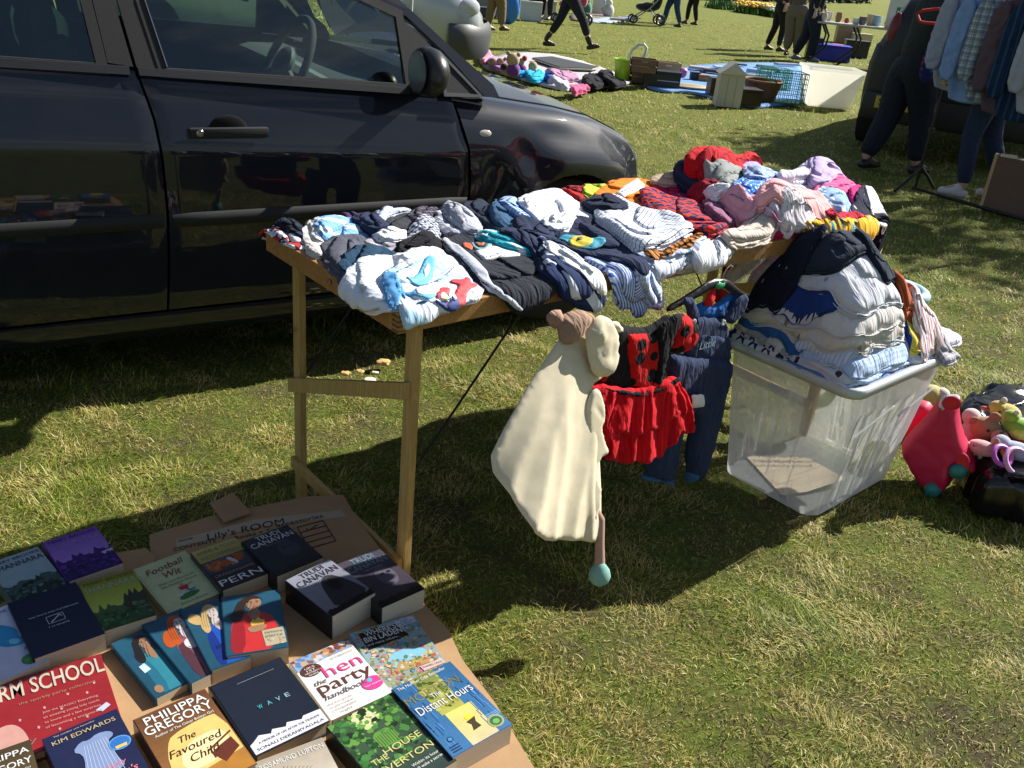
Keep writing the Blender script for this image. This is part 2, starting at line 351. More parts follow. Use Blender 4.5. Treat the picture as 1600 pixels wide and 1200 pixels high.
def fill(P, h, rg):
    """triangulated interior of outline P; first len(P) vertices are the outline"""
    lo, hi = P.min(0), P.max(0); xs = np.arange(lo[0], hi[0], h); ys = np.arange(lo[1], hi[1], h*.87); X = []
    for j, y in enumerate(ys): X += [(x+(h/2 if j % 2 else 0), y) for x in xs]
    X = np.array(X) if X else np.zeros((0, 2))
    if len(X):
        X = X[inpoly(X, P)]; X = X[dist_poly(X, P) > h*.55] if len(X) else X
        X = X+rg.uniform(-.12, .12, X.shape)*h
    A = np.vstack([P, X]) if len(X) else P; n = len(P)
    out = delaunay_2d_cdt([Vector(q) for q in A.tolist()], [], [list(range(n))], 1, 1e-7)
    ov, of, orig = out[0], out[2], out[3]; W = np.array([tuple(q) for q in ov]); idx = {}
    for i, o in enumerate(orig):
        for q in o: idx[q] = i
    ring = [idx[i] for i in range(n)]; return W, [list(f) for f in of], ring
class Creases:
    def __init__(s, P, n, amp, wid, rg, direc=None):
        lo, hi = P.min(0), P.max(0); D = (hi-lo).max(); s.k = []
        for _ in range(n):
            c = lo+(hi-lo)*rg.random(2); a = rg.uniform(0, np.pi) if direc is None or rg.random() < .3 else direc+rg.normal()*.3
            L = D*rg.uniform(.12, .5); s.k.append((c, np.array([math.cos(a), math.sin(a)]), L, wid*rg.choice([.45, .7, 1.3])*rg.uniform(.8, 1.2), amp*rg.uniform(.3, 1.2)*rg.choice([1, -.7]), rg.uniform(-1.5, 1.5)/max(D, .05)))
        s.ph = rg.uniform(0, 6.3, 8); s.amp = amp
    def __call__(s, X):
        z = np.zeros(len(X))
        for c, d, L, w_, a, cv in s.k:
            q = X-c; u_ = q@d; v_ = q@np.array([-d[1], d[0]])-cv*u_*u_; e = np.clip(1-(u_/(L/2))**2, 0, 1); z += a*np.sqrt(e)*np.clip(1-np.abs(v_/(w_*1.25)), 0, 1)
        p = s.ph; z += s.amp*.22*(np.sin(X[:, 0]*31+p[0]+2*np.sin(X[:, 1]*17+p[1]))*np.sin(X[:, 1]*27+p[2]+2*np.sin(X[:, 0]*21+p[3]))+.6*np.sin(X[:, 0]*73+p[4]+2*np.sin(X[:, 1]*47+p[5]))*np.sin(X[:, 1]*61+p[6]))
        return z
class Stack:
    """a support with its own frame and a height field that remembers what already lies on it"""
    def __init__(s, o, u, v, z, size, edges=True, res=.008, mar=.42, r0=.02):
        s.o, s.u, s.v, s.z, s.size, s.edges, s.r0, s.res, s.mar, s.tf = np.array(o, float), np.array(u, float), np.array(v, float), z, size, edges, r0, res, mar, .44
        s.nx, s.ny = int((size[0]+2*mar)/res), int((size[1]+2*mar)/res); s.H = np.zeros((s.ny, s.nx))
        gx, gy = np.meshgrid((np.arange(s.nx)+.5)*res-mar, (np.arange(s.ny)+.5)*res-mar); s.GX = np.stack([gx.ravel(), gy.ravel()], 1)
    def unproj(s, px, py, zh, B=None, add=.01, it=5):
        if B is None: B = s.blur(s.H, 2)
        a, p = s.unproj1(px, py, zh)
        for _ in range(it):
            zh = .5*zh+.5*(float(s.samp(B, np.array([[a, p]]))[0])+add); a, p = s.unproj1(px, py, zh)
        return a, min(p, s.size[1]+.05) if s.edges else p
    def unproj1(s, px, py, zh):
        g = G(px, py, s.z+zh); q = g[:2]-s.o[:2]; a, p = q@s.u[:2], q@s.v[:2]
        if s.edges and p < -.012:      # on the face that hangs down
            n = s.v; A = s.o-s.v*(s.r0+.012); h = V(px, py, A, n); a = (h-s.o)[:2]@s.u[:2]; p = min(-.005, -(s.z-h[2])-.012)
        if s.edges and a < -.012:
            A = s.o-s.u*(s.r0+.01); h = V(px, py, A, s.u); a = min(-.005, -(s.z-h[2])-.012); p = (h-s.o)[:2]@s.v[:2]
        return a, p
    def M(s, X, h):
        """flat coordinates + height -> world, folding over the edges"""
        a, p = X[:, 0], X[:, 1]; Z = np.array([0, 0, 1.])
        if not s.edges: return s.o+np.outer(a, s.u)+np.outer(p, s.v)+np.outer(h+s.z, Z)
        L, W = s.size; ca, cp = np.clip(a, 0, L), np.clip(p, 0, W); ea, ep = a-ca, p-cp; e = np.hypot(ea, ep)+1e-9; dx = np.outer(ea/e, s.u)+np.outer(ep/e, s.v)
        tm = 1.50; r0 = s.r0; th = np.clip(e/r0, 0, tm); rest = np.clip(e-r0*tm, 0, None)
        out = r0*np.sin(th)+rest*math.cos(tm); dn = r0*(1-np.cos(th))+rest*math.sin(tm)
        hh = h*np.where(e > .03, np.clip(1-(e-.03)*1.2, .35, 1), 1)
        return s.o+np.outer(ca, s.u)+np.outer(cp, s.v)+np.outer(s.z-dn, Z)+dx*(out+hh*np.sin(th))[:, None]+np.outer(hh*np.cos(th), Z)
    def samp(s, F, X):
        gx = np.clip((X[:, 0]+s.mar)/s.res-.5, 0, s.nx-1.001); gy = np.clip((X[:, 1]+s.mar)/s.res-.5, 0, s.ny-1.001); i, j = gx.astype(int), gy.astype(int); fx, fy = gx-i, gy-j
        return (F[j, i]*(1-fx)+F[j, i+1]*fx)*(1-fy)+(F[j+1, i]*(1-fx)+F[j+1, i+1]*fx)*fy
    def blur(s, F, k):
        for ax in (0, 1):
            for _ in range(2):
                P_ = np.concatenate([np.repeat(F.take([0], ax), k, ax), F, np.repeat(F.take([-1], ax), k, ax)], ax); cs = np.cumsum(P_, ax); n = F.shape[ax]
                hi = cs.take(range(2*k, 2*k+n), ax); lo = np.concatenate([np.zeros_like(F.take([0], ax)), cs.take(range(0, n-1), ax)], ax); F = (hi-lo)/(2*k+1)
        return F
    def cloth(s, name, label, cat, pts, mat, t_=.014, layers=2, cr=10, amp=.006, wid=.014, zh=.03, ang=0, group=None, seed=None, px=True, parent=None, h=.0085, jit=.0025, stiff=4, direc=None, sag=0., flaps=2):
        rg = np.random.default_rng(seed if seed is not None else sum(map(ord, label)) % 99991); t_ *= s.tf; amp *= .62; wid *= .8; cr = int(cr*2.)
        B_ = s.blur(s.H, 7); P = np.array([s.unproj(x, y, zh, B_, t_*.7) for x, y in pts]) if px else np.array(pts, float)
        if area2(P) < 0: P = P[::-1]
        P = smooth_poly(P, h, jit, rg); W, F, ring = fill(P, h, rg)
        crs = Creases(P, cr, amp, wid, rg, direc); B = np.maximum(s.blur(s.H, stiff), s.blur(s.H, 1)-.003)
        def top(X, d):
            prof = np.sqrt(np.clip(1-(1-np.clip(d/(.004+t_*.35), 0, 1))**2, 0, 1)); wk = crs(X); return s.samp(B, X)+t_*(.72+.28*prof)+np.clip(wk+amp*.4, -.4*t_, None)*np.clip(d/.02, .25, 1)
        d = dist_poly(W, P); d[ring] = 0; ht = top(W, d); bot = s.samp(s.H, P)-.001; base_ring = ht[ring]
        # update the height field
        m = (s.GX[:, 0] > P[:, 0].min()) & (s.GX[:, 0] < P[:, 0].max()) & (s.GX[:, 1] > P[:, 1].min()) & (s.GX[:, 1] < P[:, 1].max()); ii = np.where(m)[0]; ii = ii[inpoly(s.GX[ii], P)]
        if len(ii):
            Hf = s.H.ravel().copy(); Hf[ii] = np.maximum(Hf[ii], top(s.GX[ii], dist_poly(s.GX[ii], P))); s.H = Hf.reshape(s.H.shape)
        V_ = [s.M(W, ht)]; UV = [W]; nv = len(W); faces = [f if True else f for f in F]; nr = len(ring); nrm = poly_normals(P); prev = list(ring)
        if not s.edges: bot = np.maximum(bot, base_ring-t_*1.25)
        rows = []; th_ = np.arange(nr)*2*np.pi/nr; lyr = max(1, layers)
        for k in range(lyr):
            a_ = sum(rg.uniform(-1, 1)*np.sin(th_*m_+rg.uniform(0, 6.3)) for m_ in (1, 2, 3, 5, 8, 13))*(.0026 if lyr > 1 else .0012)+(rg.uniform(-.002, .004) if k else 0)
            for dq, e_ in ((.12, -.0006), (.3, .0008), (.7, .0008), (.9, -.0008), (1., -.005)): rows.append(((k+dq)/lyr, a_+e_))
        for q, off in rows:
            Pk = P+nrm*off[:, None]; hk = base_ring*(1-q)+bot*q
            V_.append(s.M(Pk, hk)); UV.append(P+nrm*(.3*t_*q)); cur = list(range(nv, nv+nr)); nv += nr
            faces += [(prev[i], cur[i], cur[(i+1) % nr], prev[(i+1) % nr]) for i in range(nr)]; prev = cur
        VV = np.vstack(V_); uv = np.vstack(UV); c0 = P.mean(0); an = R(ang); uv = (uv-c0)@np.array([[math.cos(an), -math.sin(an)], [math.sin(an), math.cos(an)]])
        o = obj(name, VV, faces, mat, parent, True, uv=uv)
        if parent is None: tag(o, label, cat, group)
        s.last = (o, P); A_ = abs(area2(P))
        if flaps and A_ > .004 and name not in ('ear', 'sleeve', 'leg', 'fold'):
            c0 = P.mean(0); ev, ew = np.linalg.eigh(np.cov((P-c0).T)); e1, e2 = ew[:, 1], ew[:, 0]; L1, L2 = np.ptp((P-c0)@e1), np.ptp((P-c0)@e2); nm_ = {'trousers': 'leg', 'jeans': 'leg', 'shorts': 'leg', 'leggings': 'leg'}.get(cat, 'sleeve' if cat in ('shirt', 'top', 'jumper', 'cardigan', 'sleepsuit', 'jacket', 't-shirt', 'sweatshirt', 'bodysuit') else 'fold')
            for j in range(flaps):
                sg = 1 if j % 2 == 0 else -1; an_ = rg.uniform(-.3, .3); d1 = e1*math.cos(an_)+e2*math.sin(an_); d2 = np.array([-d1[1], d1[0]]); ce = c0+e2*sg*L2*rg.uniform(.12, .24)+e1*L1*rg.uniform(-.12, .12); hl, hw_ = L1*rg.uniform(.22, .38), L2*rg.uniform(.10, .17)
                Q_ = np.array([ce+d1*hl*x+d2*hw_*y*(1.25-.25*x) for x, y in ((-1, -1), (0, -.9), (1, -1), (1.03, 0), (1, 1), (0, 1.05), (-1, 1))])
                for _ in range(6):
                    ok = inpoly(Q_, P)
                    if ok.all(): break
                    Q_[~ok] = Q_[~ok]*.82+c0*.18
                s.cloth(nm_, label, cat, Q_, mat, t_=.0075/s.tf, layers=1, cr=4, amp=.003, wid=.008, px=False, parent=o, h=h, jit=.001, stiff=2, flaps=0, seed=j*7+3, ang=ang+rg.choice([0, 20, -25, 90]))
            s.last = (o, P)
        return o
    def decal(s, name, pts, col, parent, zh=.05, px=True, lift=.0035, mat=None, h=.009, n_it=1, label=None):
        """thin piece lying on whatever is uppermost (price label, badge, appliqué)"""
        rg = np.random.default_rng(5)
        if px:
            cx, cy = np.mean(pts, 0); a_, p_ = s.unproj(cx, cy, zh); z_ = float(s.samp(s.H, np.array([[a_, p_]]))[0])+.004; P = np.array([s.unproj1(x, y, z_) for x, y in pts])
        else: P = np.array(pts, float)
        if area2(P) < 0: P = P[::-1]
        P = smooth_poly(P, h, 0, rg, n_it); W, F, ring = fill(P, h, rg); B = s.blur(s.H, 1); ht = np.maximum(s.samp(B, W), s.samp(s.H, W))+lift
        n = len(W); nr = len(ring); VV = np.vstack([s.M(W, ht), s.M(W[ring], ht[ring]-lift)]); F = F+[(ring[i], n+i, n+(i+1) % nr, ring[(i+1) % nr]) for i in range(nr)]
        o = obj(name, VV, F, mat or M_PLAIN, parent, True, col=[col]*len(F)); 
        if label: o['label'] = label
        return o
def text_mesh(body, size=1., shear=0., bold=0., sx=1., align='CENTER', space=1.):
    cu = bpy.data.curves.new('t', 'FONT'); cu.body = body; cu.size = size; cu.shear = shear; cu.offset = bold*size; cu.align_x = align; cu.align_y = 'CENTER'; cu.resolution_u = 3; cu.space_character = space
    o = bpy.data.objects.new('t', cu); C.objects.link(o); bpy.context.view_layer.update(); me = bpy.data.meshes.new_from_object(o)
    v = np.array([tuple(q.co) for q in me.vertices]) if len(me.vertices) else np.zeros((0, 3)); f = [list(p.vertices) for p in me.polygons]
    bpy.data.objects.remove(o); bpy.data.meshes.remove(me); bpy.data.curves.remove(cu)
    if len(v): v[:, 0] *= sx
    return v, f
def write(mb, body, o, ex, ey, size, col, lift=(0, 0, 0), fit=None, **kw):
    """adds lettering centred at o, reading along ex, up along ey; fit = wanted width"""
    v, f = text_mesh(body, 1., **kw)
    if not len(v): return
    wdt = v[:, 0].max()-v[:, 0].min(); k = size; kx = (fit/wdt if fit else size)
    ex, ey, o, lift = [np.array(q, float) for q in (ex, ey, o, lift)]
    cx = (v[:, 0].max()+v[:, 0].min())/2 if kw.get('align', 'CENTER') == 'CENTER' else v[:, 0].min()
    mb.add([o+lift+ex*(q[0]-cx)*kx+ey*q[1]*k for q in v], f, col)
# ------------------------------------------------------------------ folding table
TA = R(48.39); TU = np.array([math.sin(TA), math.cos(TA), 0]); TV = np.array([-math.cos(TA), math.sin(TA), 0]); TO = np.array([-.236, 1.659, 0.]); TH = .768; TL, TW = 1.8, .587
Z = np.array([0, 0, 1.])
def T(a, p, z=0.): return TO+TU*a+TV*p+Z*z
def wood(name, c1, c2, sc=1.):
    t = NT(name); ob = t.n('ShaderNodeTexCoord').outputs['Object']; mpn = t.n('ShaderNodeMapping'); mpn.inputs['Rotation'].default_value = (0, 0, -(math.pi/2-TA)); mpn.inputs['Scale'].default_value = (2*sc, 26*sc, 26*sc)
    t.t.links.new(ob, mpn.inputs[0]); n1 = t.noise(mpn.outputs[0], 2.2, 5, .6, 1.2); n2 = t.noise(ob, 9, 3); t.base(t.mix(t.M('MULTIPLY', n2, .35), t.ramp(n1, [(.3, c1), (.5, c2), (.56, c1), (.75, tuple(q*.8 for q in c1))]), tuple(q*.45 for q in c2)))
    t.p(Roughness=.5); t.bump(n1, .12, .001); return t.m
def woodz(name, c1, c2):
    t = NT(name); ob = t.n('ShaderNodeTexCoord').outputs['Object']; mpn = t.n('ShaderNodeMapping'); mpn.inputs['Scale'].default_value = (30, 30, 2.2)
    t.t.links.new(ob, mpn.inputs[0]); n1 = t.noise(mpn.outputs[0], 2., 5, .6, 1.5); t.base(t.ramp(n1, [(.3, c1), (.5, c2), (.55, c1), (.75, tuple(q*.75 for q in c1))])); t.p(Roughness=.5); t.bump(n1, .12, .001); return t.m
W_RIM = wood('varnished_pine_rim', (.46, .24, .08), (.33, .16, .045)); W_LEG = woodz('pine_leg', (.50, .34, .13), (.38, .24, .08)); W_PLY = wood('plywood_top', (.38, .24, .11), (.3, .18, .08), .5)
M_STEEL = simple('zinc_steel', (.45, .45, .44), .35, .9); M_BLKMET = simple('black_metal', (.015, .015, .016), .35, .3)
tb = thing('folding_table', 'long folding wooden pasting table with varnished edge, heaped with baby clothes', 'table', T(.9, .29, 0))
for k in (0, 1):
    a0, a1 = k*.9+.001, (k+1)*.9-.001
    MB().box(T(a0+.02, .02, TH-.006), TU*(a1-a0-.04), TV*(TW-.04), Z*.004).build('tabletop', W_PLY, tb)
    mb = MB()
    for o_, e1, e2 in ((T(a0, 0, TH-.045), TU*(a1-a0), TV*.02), (T(a0, TW-.02, TH-.045), TU*(a1-a0), TV*.02), (T(a0, .0205, TH-.0451), TU*.02, TV*(TW-.041)), (T(a1-.02, .0205, TH-.0451), TU*.02, TV*(TW-.041))): mb.box(o_, e1, e2, Z*.045, bev=.002)
    mb.build('rim', W_RIM, tb)
# finger joint at the corner nearest the viewer: dark glue lines
fj = MB()
for i in range(4): fj.box(T(-.0012, -.0012, TH-.041+i*.0105), TU*.021, TV*.0215, Z*.0016, (.12, .06, .02))
fj.build('finger_joint', M_PLAIN, tb)
def leg_frame(a, flip):
    mb = MB().box(T(a, .002+.02, 0), TU*.019, TV*.034, Z*(TH-.046), bev=.002); mb.build('leg', W_LEG, tb)
    MB().box(T(a, TW-.02-.036, 0), TU*.019, TV*.034, Z*(TH-.046), bev=.002).build('leg', W_LEG, tb)
    s_ = -.0125
    for n_, (p0, z0), (p1, z1), hh in (('lower_rail', (.028, .105), (TW-.022, .11), .033), ('middle_rail', (.03, .553), (TW-.012, .334), .04)):
        q0, q1 = T(a+s_, p0, z0), T(a+s_, p1, z1); MB().box(q0, q1-q0, TU*.012, Z*hh, bev=.0015).build(n_, W_LEG, tb)
leg_frame(.058, 1)
leg_frame(1.72, -1)
for p_ in (.03, TW-.03): MB().tube([T(.07, p_+.0, .36), T(.36, p_, TH-.05)], .0028, (.02, .02, .02)).build('stay_rod', M_BLKMET, tb)
for p_ in (.03, TW-.03): MB().tube([T(1.71, p_, .36), T(1.42, p_, TH-.05)], .0028, (.02, .02, .02)).build('stay_rod', M_BLKMET, tb)
MB().lathe(T(.047, TW-.04, .52), [(.0, 0), (.0075, .0), (.0075, .004), (.003, .006), (0, .006)], axis=tuple(-TU)).build('bolt', M_BLKMET, tb)
MB().lathe(T(-.001, .27, TH-.022), [(0, 0), (.006, 0), (.006, .003), (.0, .004)], axis=tuple(-TU)).build('latch', M_STEEL, tb)
hg = MB(); hg.box(T(.845, -.0035, TH-.04), TU*.11, TV*.003, Z*.033, bev=.001)
for i in range(3): hg.lathe(T(.862+i*.04, -.0036, TH-.024), [(0, .0025), (.004, .002), (.005, 0)], (.3, .3, .3), axis=tuple(-TV), n=10)
hg.tube([T(.9, -.006, TH-.042), T(.9, -.006, TH-.002)], .004); hg.build('hinge', M_STEEL, tb)
MB().tube([T(1.18+.012*math.cos(q), -.004-.004*math.sin(q*2), TH-.03+.03*math.sin(q)) for q in np.linspace(-1.2, 4.0, 14)], .0012, (.5, .5, .5)).build('wire_hook', M_STEEL, tb)

S = Stack(T(0, 0), TU, TV, TH, (TL, TW)); cloth = S.cloth
NAVY = (.012, .017, .042); NAVY2 = (.02, .03, .07); BLK = (.01, .01, .014); WHT = (.78, .8, .84); CRM = (.62, .56, .46); GRY = (.2, .21, .23); LBL = (.28, .48, .78); TEAL = (.03, .25, .36)
GT = 'second-hand baby clothes on the table'
def lab(o_, pts, zh=.05, words=(), up=None):
    q = S.decal('price_label', pts, (.82, .82, .82), o_, zh=zh, lift=.004, n_it=0, h=.012)
    # scribbled price: short dark pen strokes
    P = np.array([S.unproj(x, y, zh) for x, y in pts]); c0 = P.mean(0); ex = (P[1]-P[0]); L = np.linalg.norm(ex); ex = ex/L; ey = np.array([-ex[1], ex[0]]); rg = np.random.default_rng(int(abs(pts[0][0])*7)); mb = MB()
    for row in (-1, 1) if len(words) != 1 else (0,):
        x = -.36*L
        while x < .3*L:
            pts_ = [c0+ex*(x+rg.uniform(0, .008)*k)+ey*(row*.007+rg.uniform(-.004, .004)) for k in range(3)]; pts_ = np.array(pts_); hz = np.maximum(S.samp(S.H, pts_), S.samp(S.blur(S.H, 1), pts_))+.0048
            mb.tube(S.M(pts_, hz), .0006, (.05, .05, .08), n=4); x += .011
    mb.build('handwriting', M_PLAIN, q); return q
# --- back row and fillers (lowest first)
cloth('knitted_cardigan', 'navy cardigan with pleated ruffle lying flat at the back left of the table', 'cardigan', [(531, 310), (570, 300), (596, 335), (561, 350), (538, 336)], fabric(NAVY2, 'gather', (.03, .045, .1), s=.01), t_=.02, layers=3, cr=16, group=GT)
cloth('school_shirt', 'dark blue shirt folded behind the pale grey top at the back left', 'shirt', [(567, 302), (607, 296), (640, 309), (590, 322), (572, 322)], fabric(NAVY2), t_=.022, layers=3, cr=12, group=GT)
cloth('baby_trousers', 'dark grey trousers folded under the pale grey top', 'trousers', [(585, 335), (641, 322), (660, 346), (640, 370), (590, 368)], fabric((.035, .038, .046)), t_=.022, layers=2, group=GT)
cloth('shorts', 'red, white and navy patterned shorts on the back left corner of the table', 'shorts', [(400, 355), (412, 341), (440, 335), (476, 361), (480, 388), (455, 388), (425, 367)], fabric((.6, .03, .02), 'blotch', (.02, .02, .06), s=.035, c3=(.75, .75, .8), thr=.42), t_=.012, layers=1, cr=12, zh=.012, group=GT)
cloth('rolled_leggings', 'rolled dark navy leggings on the red patterned shorts', 'leggings', [(417, 346), (434, 335), (455, 338), (482, 364), (480, 374), (463, 371), (437, 355)], fabric(BLK, 'blotch', (.02, .04, .1), s=.02), t_=.028, layers=1, cr=8, group=GT)
cloth('vest_top', 'cream vest folded on the left end of the table', 'vest', [(466, 329), (486, 318), (512, 321), (535, 335), (520, 365), (505, 401), (480, 394), (474, 361)], fabric((.68, .63, .6)), t_=.03, layers=3, cr=14, group=GT)
cloth('sleepsuit', 'dark purple sleepsuit beside the cream vest', 'sleepsuit', [(512, 321), (537, 329), (580, 343), (582, 358), (547, 358), (524, 340)], fabric((.05, .03, .09)), t_=.026, cr=12, group=GT)
cloth('baby_shirt', 'pale blue shirt with a white stripe folded at the left end', 'shirt', [(489, 343), (524, 337), (555, 346), (575, 341), (592, 362), (565, 378), (503, 380)], fabric((.22, .45, .78), 'stripe', (.72, .78, .85), s=.07, duty=.32, ang=35), t_=.03, layers=2, cr=14, zh=.05, group=GT)
cloth('hooded_jacket', 'dark charcoal knitted jumper standing up at the back edge', 'jumper', [(639, 288), (662, 270), (690, 274), (712, 300), (700, 318), (655, 310)], fabric((.03, .045, .055), 'stripe', (.05, .07, .08), s=.006), t_=.055, layers=2, cr=14, amp=.01, zh=.03, group=GT)
cloth('pale_shirt', 'pale grey-blue top folded flat at the back of the table', 'top', [(578, 323), (597, 313), (650, 311), (655, 324), (601, 340), (598, 351), (584, 343)], fabric((.5, .56, .68)), t_=.02, layers=2, zh=.05, group=GT)
cloth('tartan_shirt', 'dark maroon tartan shirt with open collar beside the gingham shirt', 'shirt', [(636, 330), (656, 310), (689, 316), (678, 338), (647, 347)], fabric((.04, .012, .02), 'plaid', (.02, .03, .06), s=.02, c3=(.3, .3, .35)), t_=.03, cr=12, zh=.05, group=GT)
cloth('plaid_shirt', 'white shirt with navy tartan bands next to the black and white gingham one', 'shirt', [(676, 332), (694, 306), (712, 316), (745, 347), (744, 362), (711, 368), (690, 358)], fabric((.68, .7, .76), 'plaid', (.04, .05, .12), s=.05, c3=(.1, .12, .2)), t_=.035, cr=16, amp=.008, zh=.05, group=GT)
cloth('gingham_shirt', 'bunched-up black and white gingham shirt', 'shirt', [(641, 357), (655, 332), (682, 339), (690, 372), (668, 386), (641, 374)], fabric((.6, .64, .75), 'check', (.01, .012, .03), s=.014), t_=.045, cr=20, amp=.011, zh=.05, group=GT)
cloth('denim_jeans', 'dark indigo jeans folded lengthways at the middle of the back edge', 'jeans', [(700, 285), (725, 277), (748, 309), (806, 352), (775, 362), (711, 318)], fabric((.016, .024, .05)), t_=.04, layers=3, cr=14, direc=.3, zh=.04, group=GT)
cloth('washed_jeans', 'washed blue jeans with a rolled waistband, next to the indigo pair', 'jeans', [(717, 279), (733, 284), (771, 318), (846, 350), (820, 368), (757, 337)], fabric((.04, .10, .19)), t_=.045, layers=3, cr=18, amp=.008, direc=.3, zh=.04, group=GT)
cloth('striped_pyjamas', 'bright blue and white checked pyjamas under the white top', 'pyjamas', [(750, 292), (768, 281), (792, 300), (850, 349), (837, 358), (783, 325)], fabric((.03, .16, .6), 'check', (.6, .75, .95), s=.012), t_=.045, layers=3, cr=8, zh=.045, group=GT)
o_ = cloth('cotton_jumper', 'large white cotton top spread in the middle of the back edge', 'top', [(775, 284), (800, 277), (826, 268), (858, 279), (881, 300), (925, 329), (925, 343), (852, 352), (809, 323)], fabric((.74, .77, .86)), t_=.045, layers=3, cr=18, amp=.007, wid=.02, zh=.06, group=GT)
lab(o_, [(818, 318), (850, 312), (853, 322), (822, 328)], .09)
cloth('red_shorts', 'red shorts with black trim under the lime green t-shirt', 'shorts', [(856, 274), (869, 262), (892, 268), (924, 303), (900, 309), (869, 290)], fabric((.42, .01, .015), 'blotch', BLK, s=.06, thr=.45), t_=.04, layers=2, zh=.04, group=GT)
o_ = cloth('lime_tshirt', 'lime green t-shirt with a white price label, at the back edge', 't-shirt', [(866, 256), (884, 242), (924, 248), (940, 258), (962, 270), (932, 306), (905, 300), (884, 272)], fabric((.46, .62, .06)), t_=.03, cr=16, amp=.008, zh=.08, group=GT)
lab(o_, [(905, 272), (948, 265), (950, 274), (908, 283)], .11)
o_ = cloth('orange_tshirt', 'orange t-shirt with a white price label, right of the lime green one', 't-shirt', [(926, 300), (955, 276), (980, 262), (1006, 275), (1034, 295), (1008, 320), (950, 318)], fabric((.8, .22, .02)), t_=.045, layers=3, cr=18, amp=.009, zh=.07, group=GT)
lab(o_, [(962, 300), (996, 282), (1008, 291), (975, 306)], .11)
cloth('magenta_leggings', 'magenta flowered leggings under the beige knitted roll', 'leggings', [(1015, 290), (1050, 272), (1080, 268), (1107, 277), (1106, 305), (1085, 318), (1040, 305)], fabric((.5, .015, .12), 'flowers', (.6, .3, .4), s=.02, duty=.3, c3=(.08, .01, .04)), t_=.045, layers=3, cr=18, amp=.009, zh=.05, group=GT)
cloth('beige_knit', 'beige knitted cardigan rolled up at the back of the table', 'cardigan', [(977, 254), (1013, 246), (1049, 263), (1092, 282), (1085, 292), (1033, 287), (1010, 279)], fabric((.5, .36, .27)), t_=.05, layers=2, cr=12, amp=.009, zh=.09, direc=0, group=GT)
# --- left end, front
cloth('striped_sweatshirt', 'slate grey sweatshirt with a striped lining at the left end', 'sweatshirt', [(501, 381), (527, 368), (572, 366), (576, 386), (552, 412), (545, 441), (518, 420)], fabric((.085, .09, .12)), t_=.035, layers=3, cr=12, zh=.05, group=GT)
cloth('trimmed_shirt', 'pale grey top with cream trim on the slate sweatshirt', 'top', [(568, 371), (601, 364), (630, 366), (625, 390), (587, 388)], fabric((.36, .34, .4), 'stripe', (.6, .56, .5), s=.05, duty=.25, ang=60), t_=.03, cr=12, zh=.06, group=GT)
cloth('navy_teal_bodysuit', 'deep teal bodysuit between the slate sweatshirt and the tractor top', 'bodysuit', [(535, 402), (561, 380), (601, 386), (645, 400), (600, 422), (560, 428), (538, 428)], fabric((.012, .045, .09)), t_=.028, cr=16, zh=.06, group=GT)
cloth('dark_trousers', 'black trousers lying between the gingham shirt and the tractor top', 'trousers', [(625, 372), (665, 366), (700, 380), (705, 400), (650, 405), (620, 392)], fabric(BLK), t_=.03, cr=10, group=GT)
cloth('white_vests', 'crumpled white vests over the left edge, under the tractor top', 'vest', [(547, 420), (580, 403), (625, 398), (662, 420), (660, 470), (601, 486), (572, 489), (536, 474)], fabric((.72, .76, .84)), t_=.03, layers=3, cr=22, amp=.008, zh=.04, group=GT)
cloth('white_collar_top', 'white top with a ruffled collar behind the tractor top', 'top', [(610, 398), (645, 386), (690, 390), (735, 412), (700, 430), (640, 425)], fabric((.76, .77, .8)), t_=.026, cr=18, amp=.008, zh=.05, group=GT)
tr_ = cloth('tractor_top', 'white and pale blue top with a red tractor, on the near left corner', 'top', [(590, 428), (625, 410), (665, 402), (707, 401), (740, 418), (770, 461), (740, 478), (690, 498), (652, 510), (620, 490), (605, 455)], fabric((.72, .78, .88), 'stripe', (.45, .68, .86), s=.19, duty=.28, ang=28), t_=.026, layers=2, cr=16, amp=.006, wid=.018, zh=.05, group=GT)
def pc(x, y): return (400+x*.2875, 240+y*.2875)
def patch(pp, col, par=tr_, zh=.075, lift=.004, nm='applique'): return S.decal(nm, [pc(*q) for q in pp], col, par, zh=zh, lift=.0024+(lift-.004)*1.0, h=.005)
def ringp(cx, cy, rx, ry, n=14): return [(cx+rx*math.cos(q), cy+ry*math.sin(q)) for q in np.linspace(0, 2*math.pi, n, endpoint=False)]
patch([(670, 660), (745, 640), (800, 740), (760, 790), (700, 740)], (.10, .35, .68), nm='sleeve_panel'); patch([(745, 660), (830, 770), (760, 740)], (.05, .25, .6), nm='sleeve_panel')
patch([(870, 690), (930, 580), (975, 590), (965, 660), (900, 715), (800, 700)], (.10, .42, .72)); patch([(905, 650), (935, 610), (950, 640), (920, 672)], (.72, .78, .88), lift=.005)
patch([(770, 770), (1000, 770), (980, 820), (880, 790)], (.12, .42, .68), nm='sleeve_panel')
patch([(975, 800), (1000, 750), (1060, 750), (1080, 790), (1110, 790), (1110, 730), (1055, 720), (1060, 705), (1130, 705), (1135, 690), (1165, 690), (1170, 712), (1205, 705), (1200, 720), (1160, 740), (1180, 810), (1150, 850), (1010, 860)], (.62, .05, .06), lift=.0045)
patch(ringp(1065, 828, 62, 48), (.02, .05, .22), lift=.006); patch(ringp(1060, 820, 26, 20), (.8, .6, .02), lift=.0075)
patch(ringp(943, 830, 38, 31), (.02, .12, .3), lift=.006); patch(ringp(943, 832, 28, 22), (.12, .5, .65), lift=.0072); patch(ringp(940, 832, 9, 7), (.8, .85, .9), lift=.0082)
